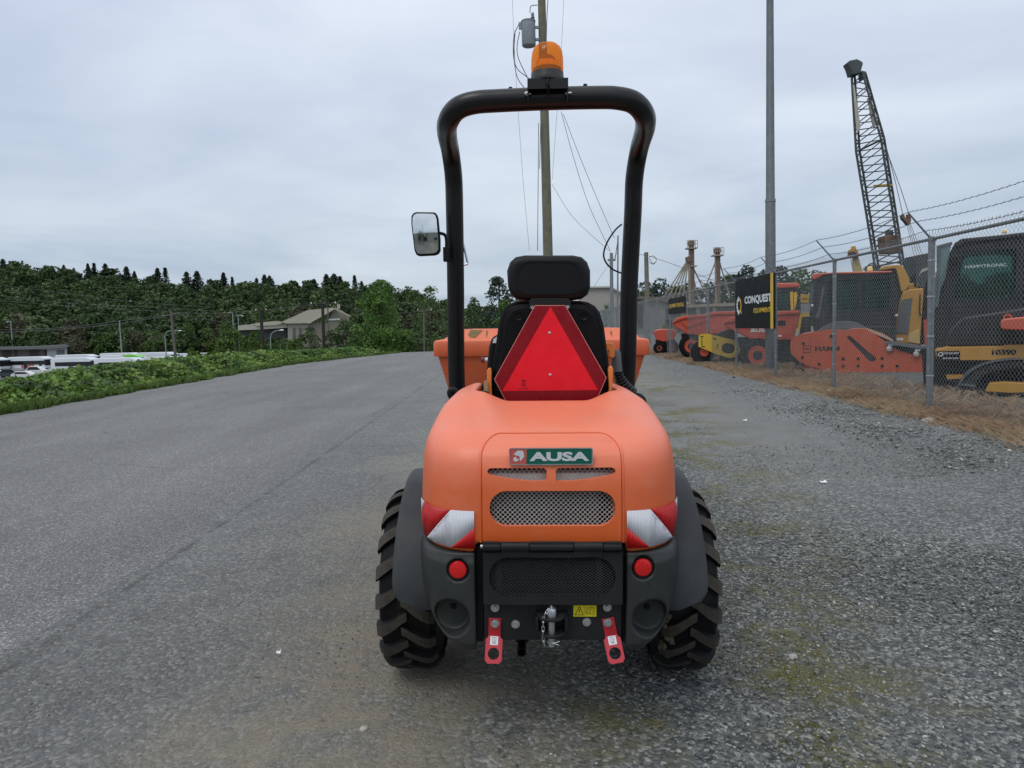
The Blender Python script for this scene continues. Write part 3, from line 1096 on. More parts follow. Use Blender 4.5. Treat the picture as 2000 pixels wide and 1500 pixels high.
def build_hood():
    mb = MB()
    zs = [0.60, 0.61, 0.64, 0.68, 0.72, 0.76, 0.79, 0.82, 0.845, 0.865, 0.885, 0.90, 0.912, 0.924, 0.934, 0.943, 0.951, 0.958, 0.965, 0.971, 0.976, 0.980, 0.984]
    mb.loft([hood_ring(z) for z in zs])
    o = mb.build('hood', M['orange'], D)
    c1 = MB().bx(-.182, .182, -.8, -.36, .655, .85).build('c1', M['orange'])
    pl = rrect(-0.248, 0.262, -0.005, 0.9, 0.09, 8)
    c2 = MB().prism(pl, 'z', 0.80, 1.3).build('c2', M['orange'])
    c3 = MB().bx(-.216, .216, -.8, -.40, .55, .628).build('c3', M['orange'])
    boolean_cut(o, [c1, c2, c3])
    remesh(o, 0.0062, 9, 0.5)
    for v in o.data.vertices:      # shoulders swell up beside the seat well
        if v.co.z > .86:
            q = float(sst((abs(v.co.x - .005) - .13) / .10) * sst((v.co.y + .26) / .30) * sst((v.co.z - .86) / .1))
            v.co.z += .033 * q
    m = o.modifiers.new('s', 'SMOOTH')
    m.iterations = 6
    m.factor = .5
    me2 = eval_mesh(o)
    o.modifiers.clear()
    o.data = me2
    # central hatch: a panel standing 6 mm proud, with real openings
    x0, x1, z0, z1 = -.192, .200, .632, .925
    def off(px, py):
        p = ML(px, py, -.525)
        return (p.x, p.z)
    a, b = off(956, 962), off(1202, 1029)
    big = rrect(a[0], b[0], b[1], a[1], (a[1] - b[1]) / 2 - .002, 10)
    sl = []
    for s in (0, 1):
        L = [(951, 925), (954, 920), (960, 918.5), (1062, 918.5), (1068, 923), (1067, 942), (1040, 943.5), (1000, 940), (962, 933), (954, 930)]
        if s:
            L = [(1086, 943), (1086, 923), (1092, 918.5), (1194, 917), (1201, 919), (1204, 924), (1201, 929), (1190, 933), (1150, 939.5), (1110, 943.5)]
        sl.append([off(*q) for q in L])
    outer = rrect(x0, x1, z0 - .1, z1, 0.05, 8)
    outer = [(x, max(z, z0)) for x, z in outer]
    mb = plate2d(outer, [big] + sl, 0.016)
    me = mb.mesh('hatch', M['orange2'], smooth=0)
    bm = bmesh.new()
    bm.from_mesh(me)
    bmesh.ops.remove_doubles(bm, verts=bm.verts, dist=1e-5)
    for z in np.arange(z0 + .02, z1, 0.016):
        bmesh.ops.bisect_plane(bm, geom=bm.verts[:] + bm.edges[:] + bm.faces[:], plane_co=(0, 0, z), plane_no=(0, 0, 1))
    for v in bm.verts:
        v.co.y += hood_y(v.co.z) - 0.0065
    bmesh.ops.recalc_face_normals(bm, faces=bm.faces)
    bm.to_mesh(me)
    bm.free()
    me.polygons.foreach_set('use_smooth', [True] * len(me.polygons))
    me.set_sharp_from_angle(angle=R_(50))
    hatch = link('hatch_panel', me, D)
    mb = MB()   # raised bead around the hatch
    P = [(x0 - .006, z) for z in np.linspace(z0, z1 - .05, 10)]
    P += [(x0 + .05 - .056 * math.cos(R_(q)), z1 - .05 + .056 * math.sin(R_(q))) for q in range(10, 90, 10)]
    P += [(x, z1 + .006) for x in np.linspace(x0 + .05, x1 - .05, 6)]
    P += [(x1 - .05 + .056 * math.sin(R_(q)), z1 - .05 + .056 * math.cos(R_(q))) for q in range(10, 90, 10)]
    P += [(x1 + .006, z) for z in np.linspace(z1 - .05, z0, 10)]
    mb.tube([(x, hood_y(z) + .001, z) for x, z in P], 0.0042, 8)
    mb.build('hatch_bead', M['orange2'], D)

    def expanded(name, x0, x1, z0, z1, px, pz, r, y, m, lean=0):
        mb = MB()
        nz = int((z1 - z0) / pz)
        nx = int((x1 - x0) / px)
        for i in range(2 * nx):
            for s in (i % 2,):
                pts = []
                for k in range(2 * nz + 1):
                    xx = x0 + i * px / 2 + (0 if (k + s) % 2 else px / 2)
                    zz = z0 + k * pz / 2
                    pts.append((xx, y + (hood_y(zz) + .52 if lean else 0), zz))
                mb.tube(pts, r, 4, False)
        return mb.build(name, m, D, smooth=0)
    expanded('grille_mesh', -.19, .198, .655, .855, .0138, .0135, .0013, -.508, M['mesh'], 1)
    # radiator behind
    mb = MB().bx(-.181, .181, -.44, -.40, .656, .849)
    mb.build('engine_bay', M['void'], D)  # black backing plate painted for the dark behind the grille
    mb = MB()
    for k in range(22):
        z = .665 + k * .0065
        mb.bx(-.145, .12, -.455, -.445, z, z + .0022)
    mb.bx(-.165, -.145, -.47, -.441, .66, .80)
    mb.bx(.12, .142, -.47, -.441, .66, .80)
    mb.build('radiator', M['rad'], D, smooth=0)
    mb = MB().bx(-.178, .178, -.492, -.442, .796, .824)
    mb.build('radiator_tank', mat('pale_tank', (0.66, 0.67, 0.62), 0.6), D)
    # badge
    bx = ML(1076, 888, -.52)
    yb = hood_y(bx.z - .034) - .0125
    w, h = .236, .049
    bx.z -= .009
    fr = plate2d(rrect(-w / 2, w / 2, -h / 2, h / 2, .006), [rrect(-w / 2 + .003, w / 2 - .003, -h / 2 + .003, h / 2 - .003, .004)], .005)
    T = Matrix.Translation((bx.x, yb - .005, bx.z))
    def put(me, name, parent, dx=0, dy=0, dz=0, rot=0):
        o = link(name, me, parent)
        o.location = (bx.x + dx, yb + dy, bx.z + dz)
        return o
    badge = put(fr.mesh('f', M['zinc']), 'badge', D, 0, -.005, 0)
    def sub(me, name, dx=0, dy=0, dz=0):
        o = link(name, me, badge)
        o.location = (dx, dy, dz)
        return o
    sub(MB().bx(-w / 2 + .049, w / 2 - .003, 0, .005, -h / 2 + .003, h / 2 - .003).mesh('g', M['green']), 'badge_field', 0, .001)
    sub(MB().bx(-w / 2 + .003, -w / 2 + .0485, 0, .005, -h / 2 + .003, h / 2 - .003).mesh('g', M['badgered']), 'badge_field', 0, .001)
    sub(text_mesh('AUSA', .168, .026, .001, .045, M['silver']), 'badge_lettering', .0235, .001)
    lg = [(-.014, .006), (-.002, .017), (.012, .017), (.016, .011), (.016, -.001), (.005, -.014), (.004, -.010), (.004, .000), (.0, .003), (-.008, .003), (-.008, .006)]
    lg2 = [(-.014, -.004), (-.006, .000), (-.005, -.006), (.001, -.007), (.001, -.010), (-.006, -.014), (-.013, -.012)]
    lm = MB().prism(lg, 'y', -.001, 0).prism(lg2, 'y', -.001, 0)
    sub(lm.mesh('l', M['silver'], smooth=0), 'badge_emblem', -w / 2 + .026, .001)


build_hood()


def corner_tape(sx):
    """red and white sheeting wrapped round the hood corner, cut on the diagonal"""
    cols = []
    N = 60
    zs = np.linspace(0.6125, 0.7225, 3)
    # arc-length parameter from the inner edge outwards
    h = hood_half(0.66, off=0.0045, n=40)
    P = [Vector((x, y, 0)) for x, y in h if x >= 0.205]
    P = [Vector((0.216, P[0].y, 0))] + [p for p in P if p.x > .22]
    L = [0]
    for a, b in zip(P, P[1:]):
        L.append(L[-1] + (b - a).length)
    tot = 0.262
    def pos(s, z):
        i = min(max(np.searchsorted(L, s) - 1, 0), len(L) - 2)
        t = (s - L[i]) / (L[i + 1] - L[i])
        p = P[i].lerp(P[i + 1], t)
        k = (hood_w(z) - hood_w(.66))
        return (sx * (p.x + k * (p.x > .3)), p.y + (hood_y(z) - hood_y(.66)), z)
    zl, zh = 0.6135, 0.7235
    H = zh - zl
    # stripe boundaries as z(s): slope 1 -> band between s - a
    def clampz(v):
        return min(max(v, zl), zh)
    # stripe boundaries: (distance out from the inner edge at the top, run over the height)
    B = [(-9, 1), (.165, 1.09), (.285, .80), (.205, 1.2), (9, 1)]
    def zb(k, s):
        st, m = B[k]
        if k in (1, 2):
            s = abs(pos(s, .66)[0])
        return clampz(zh - (s - st) / m)
    for k4, name in enumerate(('red', 'white', 'red', 'white')):
        mb = MB()
        for k in range(N):
            s0, s1 = tot * k / N, tot * (k + 1) / N
            q = [(s, zb(k4, s), zb(k4 + 1, s)) for s in (s0, s1)]
            if q[0][2] - q[0][1] < 1e-5 and q[1][2] - q[1][1] < 1e-5:
                continue
            mb.add([pos(q[0][0], q[0][1]), pos(q[1][0], q[1][1]), pos(q[1][0], q[1][2]), pos(q[0][0], q[0][2])], [(0, 1, 2, 3)])
        me = mb.mesh('t', M['redtape' if name == 'red' else 'whitetape'], smooth=60, fix=False)
        o = link('reflective_sheeting', me, D)
        so_ = o.modifiers.new('s', 'SOLIDIFY')
        so_.thickness = 0.0008
        so_.offset = 0
    # small print along the stripe edge
    mb = MB()
    for t in np.arange(0.02, 0.095, 0.0045):
        if random.random() < .75:
            s = float(np.interp(.285 + (.11 - t) * .8 - .004, [p.x for p in P], L))
            z = zl + t
            a = pos(s, z)
            b = pos(s - .0028, z + .0028)
            n_ = Vector((0, -.0012, 0))
            mb.tube([Vector(a) + n_, Vector(b) + n_], .0007, 4)
    mb.build('sheeting_print', M['redtape'], D, kind='stuff')


corner_tape(1)
corner_tape(-1)


def build_bumper(sx):
    bz = [.312, .318, .335, .36, .39, .42, .46, .52, .57, .59, .6]
    bw = [.296, .315, .338, .361, .378, .390, .400, .405, .405, .403, .392]
    rings = []
    for z, w in zip(bz, bw):
        yb = -.532 if .33 < z < .585 else -.522
        f = .215 + (w - .215) * .12
        dep = .30 if z > .4 else .30 - (.4 - z) * .6
        pts = [(.2155, .02), (.2155, yb), (f, yb)]
        for k in range(1, 11):
            a = math.pi / 2 * k / 10
            e = 2 / 2.5
            pts.append((f + (w - f) * math.sin(a) ** e, yb + dep - dep * (math.cos(a) ** e if k < 10 else 0)))
        pts += [(w, .02)]
        rings.append([(sx * x, y, z) for x, y in pts])
    o = MB().loft(rings).build('bumper_corner', M['grey'], D)
    cu = ML(1273 if sx > 0 else 880, 1213 if sx > 0 else 1212, -.53)
    cx = cu.x
    cuts = [MB().cyl((cx + sx * .002, -.62, cu.z + .010), (cx, -.45, cu.z - .010), .062, .052, 32).build('c', M['grey'])]
    li = ML(1257 if sx > 0 else 894, 1113.5 if sx > 0 else 1118, -.53)
    cuts.append(MB().cyl((li.x, -.62, li.z), (li.x, -.508, li.z), .0335, .0325, 32).build('c', M['grey']))
    boolean_cut(o, cuts)
    remesh(o, 0.0042, 4, 0.5)
    # cup rim, hole plugs, lamp
    MB().cyl((cx, -.453, cu.z + .006), (cx, -.447, cu.z + .006), .009, .009, 14).build('plug_hole', M['void'], D)
    MB().lathe([(0, -.004), (.016, -.004), (.0235, -.002), (.026, .002), (.026, .014), (0, .014)], (li.x, -.522, li.z), 'y', 32).build('tail_light', M['lens'], D)
    MB().lathe([(.026, 0), (.0305, -.001), (.031, .010), (.026, .012)], (li.x, -.520, li.z), 'y', 32, True).build('lamp_bezel', M['black'], D)


build_bumper(-1)
build_bumper(1)


def build_rear():
    a, b = ML(943, 1082, -.545), ML(1216, 1184, -.545)
    x0, x1, z0, z1 = a.x, b.x, b.z, a.z
    g0, g1 = ML(955, 1092, -.545), ML(1202, 1168, -.545)
    op = rrect(g0.x, g1.x, g1.z, g0.z, (g0.z - g1.z) / 2 - .001, 10)
    mb = plate2d(rrect(x0, x1, z0, z1, .004, 3), [op], .004)
    for v in range(len(mb.v)):
        mb.v[v] = (mb.v[v][0], mb.v[v][1] - .545, mb.v[v][2])
    mb.bx(x0, x0 + .004, -.541, -.50, z0, z1).bx(x1 - .004, x1, -.541, -.50, z0, z1).bx(x0 + .004, x1 - .004, -.541, -.52, z0, z0 + .004)
    mb.build('lower_grille_panel', M['steelm'], D, smooth=30)
    mb = MB()
    px, pz = .0115, .0078
    nx, nz = int((g1.x - g0.x + .01) / px), int((g0.z - g1.z + .008) / pz)
    for i in range(2 * nx + 1):
        for s in (i % 2,):
            mb.tube([(g0.x - .008 + i * px / 2 + (0 if (k + s) % 2 else px / 2), -.536, g1.z - .004 + k * pz / 2) for k in range(2 * nz + 2)], .0009, 4, False)
    mb.build('grille_mesh', M['meshd'], D, smooth=0)
    mb = MB().bx(x0 + .006, x1 - .006, -.50, -.49, z0 + .006, z1 - .002)
    mb.build('engine_bay', M['void'], D)  # black backing plate, darkness of the bay put in as colour
    mb = MB()
    for k in range(17):
        z = g1.z + .004 + k * .0065
        mb.bx(-.14, .13, -.516, -.508, z, z + .0018)
    mb.bx(-.157, -.14, -.522, -.505, g1.z, g0.z).bx(.13, .147, -.522, -.505, g1.z, g0.z)
    for k in range(6):
        mb.cyl((-.1485, -.523, g1.z + .01 + k * .018), (-.1485, -.526, g1.z + .01 + k * .018), .004, n=8)
        mb.cyl((.1385, -.523, g1.z + .01 + k * .018), (.1385, -.526, g1.z + .01 + k * .018), .004, n=8)
    mb.build('radiator', M['radd'], D, smooth=0)
    # hinge: five knuckles on one pin
    h0, h1 = ML(943, 1069, -.54), ML(1214, 1069, -.54)
    cuts = [0, .13, .335, .655, .865, 1]
    for k in range(5):
        xa, xb = h0.x + (h1.x - h0.x) * cuts[k] + .0008, h0.x + (h1.x - h0.x) * cuts[k + 1] - .0008
        zz = h0.z + (h1.z - h0.z) * cuts[k]
        o = MB().cyl((xa, -.545, zz), (xb, -.545, zz), .0135, n=20)
        if k % 2 == 1:
            o.bx(xa, xb, -.5475, -.5455, z1 - .012, zz - .008)
        else:
            o.bx(xa, xb, -.556, -.546, zz + .009, zz + .016)
        o.build('hinge_knuckle', M['steelm'], D, bevel=.0012)
    MB().cyl((h0.x - .006, -.545, h0.z), (h0.x, -.545, h0.z), .006, n=14).build('hinge_pin', M['zinc'], D)
    # dark rails between panel and bumper corners
    MB().bx(-.2135, x0 - .004, -.50, -.40, .33, .612).build('side_rail', M['black'], D)
    MB().bx(x1 + .004, .2135, -.50, -.40, .33, .612).build('side_rail', M['black'], D)
    # hitch plate
    p0, p1 = ML(945, 1186, -.51), ML(1214, 1253, -.51)
    MB().bx(p0.x, p1.x, -.51, -.49, p1.z, z0 + .02).build('hitch_plate', M['steelm'], D, bevel=.002)
    MB().bx(-.215, .215, -.488, -.30, p1.z + .01, .64).build('chassis_rear', M['black'], D)
    bolts = [(967, 1189, .011), (1186, 1188, .011), (1007, 1221, .012), (1146, 1217, .012), (967, 1220, .0115), (1187, 1218, .0115)]
    bm_ = MB().lathe([(0, -.010), (.0075, -.010), (.0085, -.008), (.0085, -.003)], (0, 0, 0), 'y', 6)
    bm_.lathe([(0, -.004), (.0125, -.0035), (.0125, 0), (0, 0)], (0, 0, 0), 'y', 20)
    bme = bm_.mesh('bolt', M['zinc'], smooth=30)
    for k, (a_, b_, r) in enumerate(bolts):
        yy = -.5105 if k < 4 else -.5165
        p = ML(a_, b_, yy)
        o = link('bolt', bme, D)
        o.location = (p.x, yy, p.z)
        o.rotation_euler = (0, random.uniform(0, 1), 0)
    # red lashing brackets: plate bent outwards at mid height
    for sx, cx, px_, tilt in ((-1, 967, 960, R_(-8)), (1, 1187, 1201, R_(8))):
        top = ML(cx, 1209, -.511)
        Lw = .021
        Mx = Matrix.Translation((top.x, -.5115, top.z)) @ Matrix.Rotation(tilt if sx < 0 else tilt * 1.9, 4, 'Y').inverted()
        if sx < 0:
            Mx = Matrix.Translation((top.x, -.5115, top.z)) @ Matrix.Rotation(R_(2.5), 4, 'Y')
        else:
            Mx = Matrix.Translation((top.x, -.5115, top.z)) @ Matrix.Rotation(R_(-11), 4, 'Y')
        out1 = [(-Lw * .85, .0), (Lw * .85, .0), (Lw * .85, -.052), (-Lw * .85, -.052)]
        up = MB().prism(out1, 'y', -.005, 0, Mx)
        up.build('lashing_bracket', M['redpaint'], D, bevel=.001)
        lower = [(-Lw * .85, .004), (Lw * .85, .004), (Lw * .85, -.004), (Lw * 1.15, -.008), (Lw * 1.15, -.065), (Lw * .8, -.075), (-Lw * .8, -.075), (-Lw * 1.15, -.065), (-Lw * 1.15, -.008), (-Lw * .85, -.004)]
        pl = plate2d(lower, [circ(0, -.048, .0165, 24)], .005)
        bend = Mx @ Matrix.Translation((0, -.005, -.052)) @ Matrix.Rotation(R_(-28), 4, 'X')
        mb = MB()
        mb.add(pl.v, pl.f, bend)
        lo = mb.build('lashing_plate', M['redpaint'], D, smooth=30)
        st = MB()
        st.add(*(lambda q: (q.v, q.f))(plate2d(rrect(-.0115, .0115, -.025, -.001, .002, 3), [], .0012)), bend @ Matrix.Translation((0, -.0012, 0)))
        st.build('lashing_sticker', M['white'], D, smooth=0)
        ic = MB()
        for q in ([(-.006, 0, -.008), (-.005, 0, -.016), (.001, 0, -.019), (.005, 0, -.014), (.005, 0, -.008)], [(-.006, 0, -.022), (.005, 0, -.016)], [(-.002, 0, -.007), (.002, 0, -.011), (-.002, 0, -.014)], [(.006, 0, -.022), (-.004, 0, -.017)], [(-.0075, 0, -.0045), (.0075, 0, -.0045)]):
            ic.tube([bend @ (Vector(w_) + Vector((0, -.0014, 0))) for w_ in q], .0006, 4)
        ic.build('lashing_icon', M['ink'], D, smooth=0)
    # towing hitch
    c = ML(1077, 1216, -.53)
    hit = MB()
    for zz, t in ((c.z + .020, .008), (c.z - .028, .008)):
        pts = [(c.x - .045, -.511), (c.x - .045, -.52)] + [(c.x - .040 * math.cos(R_(q)), -.535 - .042 * math.sin(R_(q))) for q in range(0, 181, 15)] + [(c.x + .045, -.52), (c.x + .045, -.511)]
        hit.prism([(x, y) for x, y in pts], 'z', zz - t / 2, zz + t / 2)
    hit.bx(c.x - .045, c.x - .037, -.545, -.511, c.z - .024, c.z + .016).bx(c.x + .037, c.x + .045, -.545, -.511, c.z - .024, c.z + .016)
    hit.build('towing_jaw', M['steelm'], D, bevel=.0015)
    pin = MB().cyl((c.x, -.553, c.z - .062), (c.x, -.553, c.z + .026), .0098, n=18).lathe([(0, 0), (.0135, 0), (.0135, .020), (.011, .024), (0, .024)], (c.x, -.553, c.z + .0245), 'z', 18)
    pin.build('towing_pin', M['zinc'], D)
    MB().tube(catmull([(c.x - .012, -.555, c.z - .050), (c.x + .006, -.564, c.z - .049), (c.x + .022, -.562, c.z - .045)], 4), .0014, 6).tube([(c.x + .004, -.564, c.z - .050), (c.x + .020, -.562, c.z - .056)], .0014, 6).tube([(c.x + .001, -.553, c.z + .048), (c.x - .001, -.553, c.z + .056)], .003, 8).build('split_pin', M['zinc'], D)
    # chain of links
    lk = MB().tube([(.0035 * math.cos(a_), 0, .0062 * math.sin(a_) + (.003 if math.sin(a_) > 0 else -.003)) for a_ in np.linspace(0, 2 * math.pi, 15)], .0011, 6, False).mesh('lk', M['zinc'])
    pts = [(c.x - .003, -.560, c.z + .052), (c.x - .010, -.566, c.z + .046), (c.x - .019, -.567, c.z + .036), (c.x - .023, -.566, c.z + .022), (c.x - .024, -.566, c.z + .006), (c.x - .0245, -.566, c.z - .010), (c.x - .0245, -.566, c.z - .026), (c.x - .024, -.566, c.z - .040), (c.x - .021, -.564, c.z - .054)]
    pts = catmull(pts, 6)
    acc, last, k = 0, pts[0], 0
    for p in pts[1:]:
        acc += (p - last).length
        if acc > .0125:
            d = (p - last).normalized()
            o = link('chain_link', lk, D)
            o.location = p
            o.rotation_euler = (d.to_track_quat('Z', 'X').to_matrix() @ Matrix.Rotation(R_(90 * (k % 2) + 12), 3, 'Z')).to_euler()
            k += 1
            acc = 0
        last = p
    # warning sticker
    s0, s1 = ML(1120, 1185, -.512), ML(1165, 1207, -.512)
    st = MB().bx(s0.x, s1.x, -.5118, -.5102, s1.z, s0.z).build('warning_sticker', M['yellowst'], D)
    mx, mz, hh = (s0.x + s1.x) / 2, (s0.z + s1.z) / 2, (s0.z - s1.z)
    ic = MB()
    tri = [(s0.x + .005, s1.z + .005), (mx - .004, s1.z + .005), ((s0.x + mx) / 2 + .001, s0.z - .004)]
    T3 = [Vector((x, -.5122, z)) for x, z in tri]
    for i in range(3):
        ic.tube([T3[i], T3[(i + 1) % 3]], .0009, 4)
    cxx = (s0.x + mx) / 2 + .001
    ic.bx(cxx - .0008, cxx + .0008, -.5126, -.5119, s1.z + .011, s0.z - .011).bx(cxx - .0008, cxx + .0008, -.5126, -.5119, s1.z + .0075, s1.z + .009)
    ic.bx(mx - .0003, mx + .0003, -.5122, -.5119, s1.z, s0.z)
    for q in ([(mx + .004, s1.z + .008), (mx + .010, s0.z - .006), (mx + .018, s0.z - .005), (mx + .013, s1.z + .009), (mx + .004, s1.z + .008)], [(mx + .018, s0.z - .005), (mx + .025, s0.z - .007), (mx + .026, s1.z + .006), (mx + .013, s1.z + .009)]):
        ic.tube([(x, -.5122, z) for x, z in q], .0006, 4)
    icn = ic.mesh('i', M['ink'], smooth=0)
    link('sticker_symbols', icn, st)
    # exhaust and axle under the chassis
    e = ML(1019, 1271, -.40)
    MB().lathe([(.014, 0), (.014, .12), (.011, .12), (.011, 0)], (e.x, -.42, e.z), 'y', 20, True).cyl((e.x, -.35, e.z), (e.x, -.34, e.z + .02), .02).build('exhaust_pipe', M['black'], D)
    MB().cyl((-.38, .02, .37), (.38, .02, .37), .05, n=14).bx(-.10, .10, -.12, .14, .27, .47).bx(-.17, .17, -.48, 1.0, .36, .50).build('rear_axle', M['black'], D, bevel=.006)
    for sx in (-1, 1):
        MB().cyl((sx * .30, -.1, .40), (sx * .33, .05, .37), .07, n=14).build('wheel_motor', M['black'], D)


build_rear()


# wheels ------------------------------------------------------------
def tyre_profile(R=.352, w=.092):
    return [(.20, -w * .80), (.215, -w * .93), (.25, -w), (.295, -w * 1.0), (R - .022, -w * .95), (R - .006, -w * .85), (R, -w * .6), (R + .003, 0), (R, w * .6), (R - .006, w * .85), (R - .022, w * .95),
            (.295, w), (.25, w), (.215, w * .93), (.20, w * .80)]


def lug_mesh(side):
    """one tread bar from near the middle to the shoulder, in tyre axes (axis x, bottom at angle 0)"""
    R0, w = .350, .092
    mb = MB()
    rings_t, n = [], 7
    for k in range(n):
        t = -.010 + (w * 1.06 + .010) * k / (n - 1)
        u = max(0, (t - w * .55) / (w * .5))
        r = R0 - .024 * u * u
        ph = -.34 * (t / w) ** .85 * 0.62 if t > 0 else .0
        wd = .017 + .009 * k / (n - 1)
        hgt = .027 if k else .024
        if k == n - 1:
            hgt = .018
        ring = []
        for (dw, dh) in ((-wd * 1.25, -.008), (-wd, hgt), (wd, hgt), (wd * 1.25, -.008)):
            an = ph + dw / R0
            rr = r + dh
            ring.append((side * t, rr * math.sin(an), rr * math.cos(an)))
        rings_t.append(ring)
    for i in range(n - 1):
        for k in range(4):
            m = 0 if k == 1 else 1
            a, b = rings_t[i], rings_t[i + 1]
            mb.add([a[k], a[(k + 1) % 4], b[(k + 1) % 4], b[k]], [(0, 1, 2, 3)], m=m)
    mb.add(rings_t[0], [(0, 1, 2, 3)], m=1)
    mb.add(rings_t[-1], [(3, 2, 1, 0)], m=1)
    me = mb.mesh('lug', [M['lug'], M['tyre']], smooth=0)
    bm = bmesh.new()
    bm.from_mesh(me)
    bmesh.ops.remove_doubles(bm, verts=bm.verts, dist=1e-5)
    bmesh.ops.recalc_face_normals(bm, faces=bm.faces)
    bm.to_mesh(me)
    bm.free()
    return me


def build_wheels():
    tm = MB().lathe(tyre_profile(), (0, 0, 0), 'x', 56, True).mesh('tyre', M['tyre'])
    rm = MB()
    rm.lathe([(.20, -.09), (.205, -.08), (.17, -.07), (.16, .02), (.06, .03), (0, .035)], (0, 0, 0), 'x', 32)
    rimm = rm.mesh('rim', M['skip'])
    lugs = {1: lug_mesh(1), -1: lug_mesh(-1)}
    N = 19
    for yy, full in ((0.07, 1), (1.66, 1)):
        for sx in (-1, 1):
            ty = link('tyre', tm, D)
            ty.location = (sx * .475, yy, .323)
            ty.scale = (1, .855, .855)
            for sd_ in (1, -1):
                for k in range(N):
                    a = 2 * math.pi * (k + (.5 if sd_ > 0 else 0)) / N
                    l = link('tread_lug', lugs[sd_], ty)
                    l.rotation_euler = (a, 0, 0)
            r = link('rim', rimm, D)
            r.location = (sx * .475, yy, .323)
            r.scale = (1, .855, .855)
            r.rotation_euler = (0, 0, 0 if sx < 0 else math.pi)
    # dried mud on the inner shoulder of the right rear tyre
    mb = MB()
    for k in range(26):
        a = random.uniform(.4, 1.5)
        x = .475 - random.uniform(.06, .095)
        r = .302 - random.uniform(0, .02)
        s = random.uniform(.006, .016)
        c = Vector((x, .07 - r * math.sin(a), .323 - r * math.cos(a)))
        ico = bmesh.new()
        bmesh.ops.create_icosphere(ico, subdivisions=1, radius=s)
        vs = [(v.co * random.uniform(.7, 1.2)) for v in ico.verts]
        mb.add([(c.x + v.x, c.y + v.y * 1.2, c.z + v.z * 1.2) for v in vs], [tuple(q.index for q in f.verts) for f in ico.faces])
        ico.free()
    mb.build('dried_mud', M['mudtyre'], D, kind='stuff')


build_wheels()


def build_fender(sx):
    R = .412
    n = 34
    th0, th1 = R_(178), R_(30)
    outer, inner = [], []
    rings = []
    for k in range(n + 1):
        a = th0 + (th1 - th0) * k / n
        y, z = R * math.cos(a), .375 + .354 * math.sin(a)
        s = (th0 - a) * R             # distance from the lower rear edge
        xo = .480
        if s < .09:
            xo = .480 - .09 + math.sqrt(max(.09 ** 2 - (.09 - s) ** 2, 0))
        m = 10
        row = []
        for j in range(m):
            x = .36 + (xo - .36) * j / (m - 1)
            droop = .006 * (max(0, (x - .46)) / .037) ** 2
            row.append((sx * x, y * (1 - droop / R), .375 + (z - .375) * (1 - droop / R)))
        rings.append(row)
    mb = MB()
    mb.loft(rings, closed=False, cap=False)
    o = mb.build('fender', M['fender'], D, fix=True)
    s = o.modifiers.new('s', 'SOLIDIFY')
    s.thickness = .006
    s.offset = 0
    b = o.modifiers.new('b', 'BEVEL')
    b.width = .0025
    b.segments = 2
    p = (sx * .43, -.03, .375 + R + .0035)
    MB().bx(sx * .425 - .008, sx * .425 + .008, .0, .012, p[2] - .001, p[2] + .0006).build('fender_sticker', M['white'], D)


build_fender(-1)
build_fender(1)


# roll bar ----------------------------------------------------------
def catmull2(P, n=3):
    out = []
    for (a, b), (c, d) in zip(P, P[1:] + P[:1]):
        for k in range(n):
            out.append((a + (c - a) * k / n, b + (d - b) * k / n))
    return out


